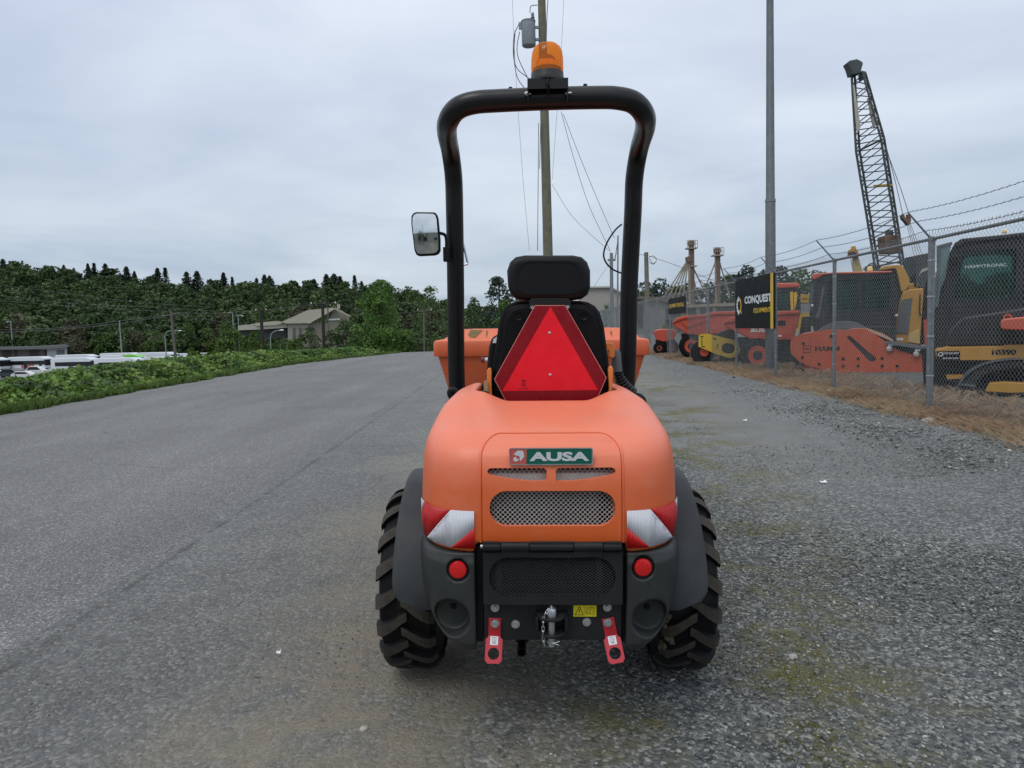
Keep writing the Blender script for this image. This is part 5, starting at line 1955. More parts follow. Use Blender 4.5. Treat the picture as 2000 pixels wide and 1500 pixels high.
# ------------------------------------------------------------------ vertical poles on the right
def build_poles():
    # tall steel pole behind the banner
    x, y = 6.18, 16.9
    t = thing('steel_pole', 'tall grey steel lamp pole rising out of frame behind the CONQUEST banner', 'pole', (x, y, 0))
    MB().tube([(x, y, -.2), (x, y, 4), (x, y, 4.02), (x, y, 12.5)], [.125, .113, .100, .060], 16).build('pole_shaft', mat('dull_pole_steel', (.13, .145, .155), .6, metal=.3, var=.25, vs=9, dirt=.4, dcol=(.07, .07, .07)), t)
    MB().bx(x - .2, x + .2, y - .2, y + .2, -.02, .04).build('base_plate', M['galv'], t)
    for dz in (4.0,):
        MB().cyl((x, y, dz - .03), (x, y, dz + .03), .121, n=16).build('joint_ring', M['galv'], t)
    # wooden utility pole with transformer
    M['wood'] = mat('pole_wood', (0.15, 0.145, 0.10), 0.85, var=0.25, vs=5, bump=.3, bs=30)
    M['wood2'] = mat('pole_wood_grey', (0.17, 0.155, 0.13), 0.85, var=0.25, vs=5)
    M['trf'] = mat('transformer_grey', (0.24, 0.27, 0.29), 0.45)
    y = 25.0
    face(None)
    b = at(1075, 690, y)
    t1 = at(1056.5, -60, y)
    b.z = 0
    t = thing('utility_pole', 'wooden utility pole carrying a grey transformer, behind the dumper seat', 'pole', tuple(b))
    MB().tube([b - Vector((0, 0, .3)), b.lerp(t1, .5), t1], [.185, .160, .128], 14).build('pole_shaft', M['wood'], t)
    c0, c1 = at(1033, 90, y - .05), at(1033, 42, y - .05)
    rr = .235
    tr = MB().lathe([(rr * .93, 0), (rr, .03), (rr, c1.z - c0.z - .03), (rr * 1.06, c1.z - c0.z - .02), (rr * 1.06, c1.z - c0.z + .01), (rr * .5, c1.z - c0.z + .06), (0, c1.z - c0.z + .07)], c0, 'z', 24)
    tr.build('transformer_tank', M['trf'], t)
    MB().lathe([(.05, 0), (.08, .03), (.045, .06), (.075, .09), (.045, .12), (.06, .2), (.035, .26), (0, .27)], (c1.x + .13, c1.y, c1.z + .03), 'z', 12).build('bushing', M['galv'], t)
    for zz in (.25, .75):
        MB().bx(c0.x + .2, at(1055, 65, y).x, y - .07, y + .0, c0.z + zz * .8 - .03, c0.z + zz * .8 + .05).build('transformer_bracket', M['galv'], t)
    MB().bx(c0.x - rr - .09, c0.x - rr, y - .08, y - .02, c1.z - .25, c1.z - .02).build('fuse_cutout', M['galv'], t)
    for a, s in (((1052, 240), (1050, 490)), ((1056, 235), (1054, 330))):
        MB().tube([at(*a, y - .2), at(*s, y - .2)], .012, 5).build('service_conduit', M['barb'], t)
    for q in ([(1013, 48), (1004, 70), (1003, 110), (1011, 135), (1032, 152)], [(1015, 62), (1010, 90), (1013, 115), (1032, 155)], [(1035, 25), (1037, 12), (1050, 10)], [(1006, 60), (1004, 110), (1010, 150), (1025, 173)], [(1070, 0), (1068, 40), (1067, 80)]):
        MB().tube(catmull([at(a, b_, y - .3) for a, b_ in q], 5), .014, 5).build('drop_wire', M['barb'], t)
    # far wooden pole with dangling wires
    y = 42.0
    face(None)
    b, t1 = at(1266, 680, y), at(1262, 493, y)
    b.z = 0
    t = thing('utility_pole', 'bare grey wooden pole without crossarm beyond the far fence', 'pole', tuple(b))
    MB().tube([b, t1], [.15, .125], 12).build('pole_shaft', M['wood2'], t)
    for q in ([(1268, 502), (1276, 500), (1282, 508), (1276, 516), (1268, 512)], [(1268, 504), (1274, 514), (1281, 512)]):
        MB().tube(catmull([at(a, b_, y) for a, b_ in q], 5), .018, 5).build('dangling_wire', M['barb'], t)
    # pole with switchgear behind the right leg of the roll bar
    y = 60.0
    face(None)
    b, t1 = at(1196, 690, y), at(1194, 494, y)
    b.z = 0
    t = thing('utility_pole', 'thin grey pole between the seat and the right leg of the roll bar', 'pole', tuple(b))
    MB().tube([b, t1], [.17, .14], 10).build('pole_shaft', M['galv'], t)
    MB().bx(at(1187, 508, y).x, at(1202, 508, y).x, y - .1, y + .1, at(1190, 510, y).z, at(1190, 506, y).z).build('crossarm', M['galv'], t)
    y = 34.0
    face(None)
    b, t1 = at(1206, 690, y), at(1207, 460, y)
    b.z = 0
    t = thing('utility_pole', 'thin pole hung with chains of insulators right against the roll bar leg', 'pole', tuple(b))
    MB().tube([b, t1], [.045, .035], 8).build('pole_shaft', M['galv'], t)
    for q in ([(1207, 468), (1204, 490), (1201, 508)], [(1207, 510), (1206, 535), (1207, 560)]):
        a, c = at(*q[0], y), at(*q[-1], y)
        mb = MB()
        pr, rr = [], []
        for k in range(21):
            pr.append(a.lerp(c, k / 20))
            rr.append(.03 if k % 2 else .012)
        mb.tube(pr, rr, 6)
        mb.build('insulator_chain', M['barb'], t)
    # wires in the sky on the right and middle
    W = [([(1000, -20), (1006, 120), (1020, 330), (1034, 490)], 30, .006, 'thin vertical wire left of the wooden utility pole'),
         ([(1102, -20), (1095, 120), (1082, 300), (1079, 350)], 30, .006, 'thin wire right of the beacon running down to the pole'),
         ([(1096, 218), (1118, 300), (1150, 400), (1192, 490)], 30, .010, 'twisted cable sloping down right of the wooden pole, nearer its shaft'),
         ([(1100, 222), (1130, 300), (1165, 385), (1200, 465)], 30, .010, 'twisted cable sloping down right of the wooden pole, farther from its shaft'),
         ([(1078, 360), (1120, 425), (1192, 492)], 32, .008, 'stay wire from the wooden pole down to the roll bar leg'),
         ([(1160, 560), (1190, 515), (1208, 490)], 60, .012, 'short wire rising from the beige wall to the insulator pole'),
         ([(1244, 496), (1262, 499)], 42, .012, 'wire between the roll bar and the bare wooden pole'),
         ([(1268, 500), (1330, 522), (1420, 560)], 42, .012, 'wire drooping right from the bare wooden pole towards the silos')]
    for pts, y, r, lab in W:
        P = catmull([at(a, b_, y) for a, b_ in pts], 8)
        o = MB().tube(P, r, 4, False).build('overhead_wire', M['barb'])
        tag(o, lab, 'wire')


build_poles()


# ------------------------------------------------------------------ machines in the yard
def px2(pts, y):
    return [(lambda q: (q.x, q.z))(at(a, b, y)) for a, b in pts]


def wheel(t, px, py, rpx, y, w, rimm, rr=.62, hub=True):
    c = at(px, py, y)
    R = rpx / FPX * y
    prof = [(R * rr, .02), (R * .75, 0), (R * .93, .015), (R, w * .18), (R, w * .82), (R * .93, w - .015), (R * .75, w), (R * rr, w - .02)]
    ty = MB().lathe(prof, c, 'y', 40, True)
    n = 22
    for k in range(n):
        a = 2 * math.pi * k / n
        u = Vector((math.cos(a), 0, math.sin(a)))
        v = Vector((-math.sin(a), 0, math.cos(a)))
        for s in (0, 1):
            p = Vector(c) + u * (R - .01) + v * (s * math.pi / n * R)
            ya, yb = (0.0, w * .52) if s == 0 else (w * .48, w)
            q = [p - v * .03, p + v * .03]
            ty.add([q[0] + Vector((0, ya, 0)), q[1] + Vector((0, ya, 0)), q[1] + Vector((0, yb, 0)) + v * .06, q[0] + Vector((0, yb, 0)) + v * .06] + [x + u * .035 for x in (q[0] + Vector((0, ya, 0)), q[1] + Vector((0, ya, 0)), q[1] + Vector((0, yb, 0)) + v * .06, q[0] + Vector((0, yb, 0)) + v * .06)],
                   [(0, 1, 2, 3), (4, 5, 6, 7), (0, 1, 5, 4), (1, 2, 6, 5), (2, 3, 7, 6), (3, 0, 4, 7)])
    to = ty.build('tyre', M['tyre'], t, smooth=40)
    rm = MB().lathe([(R * rr, .02), (R * (rr - .03), .0), (R * (rr - .08), .03), (R * (rr - .12), .09), (R * .26, .11), (R * .22, .05), (0, .05)], c, 'y', 30)
    rm.build('rim', rimm, t)
    if hub:
        MB().cyl(Vector(c) + Vector((0, .06, 0)), Vector(c) + Vector((0, .005, 0)), R * .3, n=12).build('hub', M['mblk'], t)
    return to


def window(t, pts, y, m, name='window', inset=.02, frame=None):
    fr = MB().pxpoly(pts, y - .004, .02).build(name, frame or m, t, smooth=0)
    return fr


def cab(t, outer, win, y, th, body, glass, backpx=None):
    """cab body as a closed box with an opening cut by panes on both faces"""
    P = px2(outer, y)
    H = [px2(w_, y) for w_ in win]
    for yy in (y, y + th - .06):
        pl = plate2d(P, H, .06)
        pl.v = [(a, b + yy, c) for a, b, c in pl.v]
        pl.build('cab_frame', body, t, smooth=0, bevel=.006)
        for h in H:
            MB().prism(h, 'y', yy + .028, yy + .032).build('window', glass, t, smooth=0)
    # roof, ends and floor
    mb = MB()
    n = len(P)
    for i in range(n):
        a, b = P[i], P[(i + 1) % n]
        cx = sum(p[0] for p in P) / n
        cz = sum(p[1] for p in P) / n
        def inn(p, k=.93):
            return (cx + (p[0] - cx) * k, cz + (p[1] - cz) * k)
        mb.prism([a, b, inn(b), inn(a)], 'y', y + .062, y + th - .062)
    mb.build('cab_shell', body, t, smooth=0)


def build_hamm():
    """orange roller standing broadside behind the fence"""
    y = 15.6
    face(None)
    b = at(1680, 760, y)
    t = thing('road_roller', 'orange road roller lettered HAMM standing broadside behind the fence', 'roller', (b.x, y, -.3))
    face(t, 1680)
    # front drum frame side plate
    out = [(1545, 690), (1543, 672), (1546, 660), (1562, 653), (1600, 647), (1628, 642), (1650, 646), (1668, 642), (1690, 642), (1712, 655), (1745, 678), (1755, 684), (1780, 692), (1812, 690), (1812, 712), (1808, 722), (1798, 740), (1790, 742), (1690, 741), (1645, 735), (1600, 720), (1570, 712), (1558, 704)]
    slot = [(1653, 658), (1660, 656), (1697, 688), (1708, 696), (1712, 700), (1709, 706), (1701, 707), (1696, 704)]
    P = px2(out, y)
    pl = plate2d(P, [px2(slot, y)], .09)
    pl.v = [(a, b_ + y, c) for a, b_, c in pl.v]
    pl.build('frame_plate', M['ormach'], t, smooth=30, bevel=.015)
    pl2 = plate2d(P, [], .09)
    pl2.v = [(a, b_ + y + 1.9, c) for a, b_, c in pl2.v]
    pl2.build('frame_plate', M['ormach'], t, smooth=30)
    # front nose beam across
    nose = px2([(1545, 690), (1543, 672), (1546, 660), (1562, 653), (1600, 647), (1602, 656), (1568, 664), (1560, 690), (1566, 704)], y)
    MB().prism(nose, 'y', y + .092, y + 1.898).build('nose_beam', M['ormach'], t, smooth=30)
    top = px2([(1640, 648), (1668, 641), (1692, 641), (1725, 652), (1745, 664), (1745, 668), (1715, 655), (1690, 646), (1668, 646)], y)
    MB().prism(top, 'y', y + .1, y + 1.2).build('hood_strip', mat('faded_top', (.50, .33, .22), .6), t, smooth=30)
    c = at(1655, 712, y)
    MB().lathe([(0, 0), (.74, 0), (.75, .02), (.75, 1.6), (0, 1.6)], (c.x - .1, y + .14, c.z + .22), 'y', 40).build('drum', M['mgrey'], t)
    bl = MB().lathe([(.022, -.004), (.030, -.012), (.034, 0), (.022, .004)], (0, 0, 0), 'y', 12, True).lathe([(0, .002), (.024, .002)], (0, 0, 0), 'y', 12).mesh('b', M['mblk'])
    for a, d in ((1569, 671), (1567, 698), (1600, 711), (1647, 701), (1647, 715), (1676, 701), (1676, 715), (1676, 729), (1723, 700), (1723, 715), (1723, 729), (1752, 715), (1752, 728), (1623, 657), (1567, 712)):
        p = at(a, d, y - .005)
        o = link('frame_bolt', bl, t)
        o.matrix_parent_inverse = Matrix.Translation(-t.location)
        o.location = p
    p0, p1 = at(1592, 691, y - .004), at(1640, 683, y - .004)
    o = link('maker_lettering', text_mesh('HAMM', abs(p1.x - p0.x), .112, .002, .03, M['ink']), t)
    o.location = (p0.x + p1.x) / 2, y - .002, at(1616, 681, y).z
    l0, l1 = at(1569, 675, y), at(1584, 689, y)
    fr = plate2d([(l0.x, l1.z), (l1.x, l1.z), (l1.x, l0.z), (l0.x, l0.z)], [[(l0.x + .012, l1.z + .012), (l1.x - .012, l1.z + .012), (l1.x - .012, l0.z - .012), (l0.x + .012, l0.z - .012)]], .002)
    fr.v = [(a, b_ + y - .003, cc) for a, b_, cc in fr.v]
    fr.build('maker_emblem', M['ink'], t, smooth=0)
    o2 = link('maker_emblem', text_mesh('W', .085, .075, .002, .02, M['ink']), t)
    o2.location = ((l0.x + l1.x) / 2, y - .002, (l0.z + l1.z) / 2)
    for q in (o, o2):
        q.matrix_parent_inverse = Matrix.Translation(-t.location)
    # headlamp bar at the rear end of the frame
    MB().pxpoly([(1729, 670), (1731, 667), (1745, 668), (1812, 677), (1812, 682), (1790, 681), (1735, 672)], y - .1, .25).build('lamp_shelf', M['galv'], t, smooth=0)
    MB().pxpoly([(1732, 672), (1812, 682), (1812, 692), (1780, 691), (1752, 684), (1738, 676)], y + .02, .3).build('lamp_housing', M['mblk'], t)
    for a, d in ((1737, 681), (1790, 691)):
        p = at(a, d, y - .06)
        MB().lathe([(0, -.03), (.055, -.02), (.06, .02), (.03, .07)], p, 'y', 16).build('headlamp', M['lamp'], t)
        MB().bx(p.x - .03, p.x + .07, y - .08, y - .03, p.z + .06, p.z + .10).build('side_lamp', M['white'], t)
    # lower scraper beam
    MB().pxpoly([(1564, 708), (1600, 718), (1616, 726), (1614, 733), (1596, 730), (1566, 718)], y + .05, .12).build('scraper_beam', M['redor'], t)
    MB().pxpoly([(1590, 716), (1690, 739), (1800, 740), (1812, 780), (1600, 770)], y + .35, 1.2).build('underside_dark', M['mblk'], t)  # black slab added to darken the area below the frame plate
    # cab behind
    yc = 16.2
    out = [(1588, 640), (1585, 600), (1590, 560), (1600, 540), (1606, 533), (1742, 530), (1747, 560), (1749, 640), (1749, 690), (1700, 700), (1600, 690)]
    w1 = [(1619, 550), (1627, 547), (1676, 545), (1678, 606), (1618, 607), (1615, 585)]
    w2 = [(1684, 546), (1736, 543), (1740, 578), (1736, 604), (1685, 606)]
    cab(t, out, [w1, w2], yc, 1.5, M['mblk'], M['glass'])
    MB().pxpoly([(1583, 545), (1585, 537), (1592, 534), (1640, 531), (1742, 529), (1742, 533), (1612, 536), (1600, 542), (1592, 546)], yc - .08, 1.66).build('cab_roof', M['ormach'], t, smooth=30, bevel=.02)
    MB().pxpoly([(1583, 606), (1582, 570), (1588, 548), (1602, 546), (1596, 575), (1590, 600)], yc + .1, 1.2).build('windscreen', M['glassl'], t, smooth=0)
    MB().pxpoly([(1600, 600), (1606, 560), (1611, 560), (1600, 620), (1592, 622)], yc - .02, .05).build('cab_pillar', M['mgrey'], t, smooth=0)
    MB().pxpoly([(1628, 570), (1648, 566), (1650, 600), (1628, 604)], yc + .6, .5).build('operator_seat', mat('green_seat', (.12, .20, .03), .6), t, bevel=.03)
    MB().tube(catmull([at(1668, 604, yc + .4), at(1668, 593, yc + .4), at(1675, 590, yc + .4)], 4), .015, 6).build('control_lever', M['mblk'], t)
    p = at(1699, 525, yc + .4)
    MB().lathe([(.055, 0), (.06, .02), (.055, .09), (.03, .105), (0, .105)], (p.x, p.y, p.z - .05), 'z', 16).build('roof_beacon', M['amberin'], t)
    for a, d, r in ((1586, 597, .035), (1751, 616, .03)):
        p = at(a, d, yc - .05)
        MB().lathe([(0, -.02), (r, -.01), (r, .03)], p, 'y', 10).build('work_lamp', M['lamp'], t)
    MB().pxpoly([(1602, 640), (1744, 636), (1748, 650), (1748, 720), (1602, 720)], yc - .05, 1.6).build('engine_bay', M['mblk'], t, bevel=.02)
    wheel(t, 1765, 706, 38, 16.9, .5, M['mblk'])


build_hamm()


def build_right():
    # black-cabbed roller at the right edge
    y = 11.6
    face(None)
    b = at(1920, 790, y)
    t = thing('road_roller', 'black-cabbed road roller with teal window lettered HAMMTRONIC at the right edge', 'roller', (b.x, y, -.3))
    face(t, 1900)
    out = [(1828, 610), (1838, 545), (1852, 500), (1862, 480), (1876, 471), (2060, 452), (2090, 480), (2090, 690), (1822, 700)]
    w1 = [(1878, 500), (1884, 490), (1950, 485), (1986, 487), (1984, 560), (1975, 584), (1868, 586), (1863, 583)]
    w2 = [(2004, 488), (2060, 482), (2070, 580), (2000, 584)]
    cab(t, out, [w1, w2], y, 1.6, M['mblk'], M['glass'])
    MB().pxpoly([(1862, 476), (1878, 466), (1960, 458), (2066, 446), (2068, 453), (1960, 468), (1884, 474), (1872, 484)], y - .06, 1.72).build('cab_roof', M['mblk'], t, bevel=.02)
    o = link('glass_lettering', text_mesh('HAMMTRONIC', .56, .05, .001, .0, M['signwht']), t)
    p = at(1925, 519, y + .02)
    o.location = p
    o.matrix_parent_inverse = Matrix.Translation(-t.location)
    MB().pxpoly([(1830, 484), (1858, 478), (1852, 510), (1846, 545), (1838, 560), (1832, 600), (1822, 600), (1831, 540)], y - .12, .04).build('open_door', M['glassl'], t, smooth=0)
    MB().pxpoly([(1829, 480), (1860, 472), (1860, 478), (1836, 484), (1836, 530), (1824, 602), (1817, 604), (1829, 530)], y - .14, .06).build('door_frame', M['mgrey'], t, smooth=0)
    MB().pxpoly([(1855, 505), (1865, 498), (1873, 500), (1872, 518), (1860, 520)], y - .16, .06).build('wing_mirror', M['black'], t, bevel=.02)
    MB().pxpoly([(1804, 625), (1822, 620), (1822, 675), (1806, 674)], y + .1, .4).build('rear_panel', M['redor'], t)
    MB().pxbox(1958, 448, 1967, 455, y + .4, .1).build('roof_beacon', M['amberin'], t, bevel=.01)
    MB().pxpoly([(1885, 558), (1960, 550), (1965, 570), (1930, 582), (1866, 584)], y + .7, .3).build('operator_console', M['yel'], t, bevel=.02)
    MB().pxpoly([(1838, 680), (2090, 676), (2090, 780), (1860, 780)], y + .2, 1.4).build('engine_bay', M['mblk'], t, bevel=.02)
    MB().pxpoly([(1800, 692), (1812, 676), (1822, 600), (1840, 600), (1850, 700), (1850, 785), (1806, 775)], y + .25, .8).build('chassis', M['mblk'], t)
    # tracked machine with yellow deck, in front of it
    y = 10.6
    face(None)
    b = at(1925, 800, y)
    t = thing('excavator', 'tracked yellow machine numbered 10390 with dark undercarriage at the right edge', 'excavator', (b.x, y, -.15))
    face(t, 1900)
    MB().pxpoly([(1826, 684), (1828, 682), (1845, 680), (1845, 678), (1960, 676), (1960, 674), (2080, 671), (2080, 703), (1830, 704)], y, .5).build('deck_side', M['yel'], t, smooth=0, bevel=.01)
    MB().pxpoly([(1850, 677), (1960, 674), (2080, 670), (2080, 640), (2010, 600), (1880, 620), (1850, 650)], y + .1, 1.6).build('machinery_house', M['mblk'], t, bevel=.03)
    s = MB().pxpoly([(1829, 686), (1875, 685), (1875, 703), (1830, 704)], y - .008, .007).build('owner_sticker', M['signblk'], t, smooth=0)
    q = at(1857, 690, y - .01)
    for tx, w_, h_, dz in (('CONQUEST', .22, .035, .0), ('604.453.2200', .20, .024, -.075)):
        o = link('sticker_lettering', text_mesh(tx, w_, h_, .001, .01, M['signwht']), s)
        o.location = (q.x, y - .009, q.z + dz)
    q2 = at(1837, 692, y - .01)
    MB().lathe([(.022, -.001), (.034, -.001), (.034, 0), (.022, 0)], q2, 'y', 16, True).build('sticker_ring', M['signwht'], t, smooth=0)
    p = at(1961, 688, y - .004)
    o = link('fleet_number', text_mesh('10390', .30, .085, .001, .05, M['ink']), t)
    o.location = p
    o.matrix_parent_inverse = Matrix.Translation(-t.location)
    tr = [(1868, 800), (1872, 770), (1885, 742), (1905, 724), (1935, 712), (1975, 706), (2080, 704), (2080, 820), (1880, 820)]
    tri = [(1890, 800), (1893, 775), (1902, 752), (1915, 736), (1940, 725), (1980, 719), (2070, 718), (2070, 810), (1895, 810)]
    pl = plate2d(px2(tr, y - .1), [px2(tri, y - .1)], .45)
    pl.v = [(a, b_ + y - .1, c) for a, b_, c in pl.v]
    pl.build('track', M['mblk'], t, smooth=30)
    P = catmull([at(a, d, y - .1) for a, d in tr[:7]], 4)
    sh = MB()
    for a, c in zip(P, P[1:]):
        d = (c - a).normalized()
        n_ = Vector((-d.z, 0, d.x))
        m_ = (a + c) / 2 + n_ * .02
        sh.add([m_ - d * .045 + Vector((0, yy, 0)) + n_ * e for yy in (-.02, .47) for e in (0, .03)] + [m_ + d * .045 + Vector((0, yy, 0)) + n_ * e for yy in (-.02, .47) for e in (0, .03)],
               [(0, 1, 3, 2), (4, 6, 7, 5), (0, 4, 5, 1), (2, 3, 7, 6), (1, 5, 7, 3), (0, 2, 6, 4)])
    sh.build('track_shoes', M['mgrey'], t, smooth=0)
    MB().pxpoly([(1924, 765), (1932, 748), (1960, 746), (2080, 752), (2080, 764), (1975, 768)], y - .12, .2).build('track_frame', M['yel'], t, bevel=.01)
    MB().pxpoly([(1848, 733), (1880, 732), (1881, 739), (1850, 741)], y + .1, .2).build('step_plate', M['yel'], t)
    for k, (x0, yy0, x1) in enumerate(((1872, 748, 1905), (1868, 762, 1900), (1870, 776, 1898), (1880, 790, 1905))):
        MB().pxpoly([(x0, yy0), (x1, yy0 + 4), (x1, yy0 + 8), (x0, yy0 + 4)], y - .14, .1).build('track_link', M['mgrey'], t)
    # orange yoke resting to the right
    y = 10.2
    face(None)
    b = at(1975, 640, y)
    t = thing('roller_yoke', 'orange steel yoke with a lifting eye jutting in at the right edge', 'machine part', (b.x, y, b.z))
    face(t, 1960)
    MB().pxpoly([(1954, 640), (1955, 625), (1968, 622), (2080, 612), (2080, 648), (1990, 645), (1958, 644)], y, .5).build('yoke_beam', M['redor'], t, bevel=.02)
    e = at(1968, 620, y + .1)
    MB().lathe([(.03, -.02), (.055, -.02), (.055, .02), (.03, .02)], e, 'y', 20, True).build('lifting_eye', M['redor'], t)
    # yellow machine with a black grille between the two rollers
    y = 15.98
    face(None)
    b = at(1770, 680, y)
    t = thing('backhoe', 'yellow tapering engine hood with black grille between the two rollers', 'digger', (b.x, y, -.3))
    face(t, 1770)
    MB().pxpoly([(1744, 671), (1750, 625), (1757, 588), (1762, 572), (1775, 565), (1804, 562), (1802, 600), (1796, 674)], y, .5).build('hood', M['yel'], t, smooth=0, bevel=.03)
    MB().pxpoly([(1749, 650), (1754, 618), (1760, 586), (1782, 582), (1774, 652)], y - .02, .03).build('grille', M['mgrey'], t, smooth=0)
    MB().pxpoly([(1772, 668), (1776, 652), (1795, 642), (1797, 672)], y - .03, .05).build('hood_step', mat('pale_yellow', (.5, .36, .14), .6), t, bevel=.01)
    MB().pxbox(1751, 660, 1764, 665, y - .01, .02).build('hood_sticker', M['white'], t)
    MB().pxpoly([(1773, 553), (1794, 553), (1792, 566), (1774, 566)], y + .4, .3).build('air_cleaner', M['yel'], t, bevel=.03)
    MB().cyl(at(1788, 560, y + .3), at(1786, 535, y + .3), .03, n=10).build('exhaust_stack', M['mblk'], t)
    MB().pxpoly([(1745, 671), (1800, 674), (1812, 800), (1745, 800)], y + .3, 1.0).build('undercarriage', M['mblk'], t)
    MB().pxpoly([(1795, 672), (1806, 560), (1816, 520), (1826, 520), (1822, 600), (1812, 674)], y + .2, 1.0).build('cab_side', M['mblk'], t, bevel=.02)
    MB().pxpoly([(1793, 540), (1800, 526), (1818, 520), (1820, 524), (1800, 532)], y, .3).build('canopy_edge', M['tan'], t)
    MB().tube(catmull([at(1797, 575, y - .05), at(1796, 605, y - .05), at(1798, 615, y - .05), at(1804, 614, y - .05)], 5), .016, 6).build('mirror_bracket', M['mblk'], t)
    # large yellow boom behind the roller cab
    y = 19.5
    face(None)
    b = at(1745, 600, y)
    t = thing('excavator_boom', 'bent ochre excavator boom rising behind the orange roller cab', 'excavator', (b.x, y, -.3))
    face(t, 1745)
    MB().pxpoly([(1715, 526), (1728, 519), (1755, 517), (1763, 519), (1777, 546), (1776, 556), (1766, 572), (1760, 568), (1752, 530), (1748, 524), (1720, 528)], y, .5).build('boom', M['yel'], t, smooth=0, bevel=.02)
    MB().pxpoly([(1722, 529), (1748, 526), (1764, 570), (1757, 640), (1725, 640)], y + .2, 1.2).build('boom_shadow_side', M['mblk'], t)  # shadow on the boom's side put in as black colour
    MB().pxpoly([(1724, 638), (1770, 600), (1790, 640), (1790, 760), (1724, 760)], y + .1, 1.5).build('machinery_house', M['mblk'], t)
    # yellow column top
    y = 24.0
    face(None)
    b = at(1668, 520, y)
    t = thing('boom_tip', 'pale yellow telescopic boom tip standing behind the roller roof', 'crane', (b.x, y, b.z))
    face(t, 1668)
    MB().pxpoly([(1664, 500), (1676, 500), (1685, 528), (1686, 540), (1666, 540)], y, .35).build('boom_section', mat('dirty_yellow', (.42, .33, .14), .6, dirt=.5), t, bevel=.02)
    MB().pxpoly([(1655, 497), (1656, 489), (1662, 486), (1662, 481), (1671, 480), (1673, 487), (1677, 491), (1677, 503), (1670, 503), (1668, 498), (1662, 498), (1662, 503), (1656, 502)], y - .1, .5).build('boom_head', M['yel'], t, bevel=.02)
    MB().pxpoly([(1656, 494), (1668, 491), (1676, 496), (1675, 504), (1660, 504)], y - .15, .1).build('sheave_block', M['mblk'], t)
    MB().tube([at(1661, 503, y), at(1666, 528, y)], .01, 5).build('hoist_rope', M['barb'], t)


build_right()


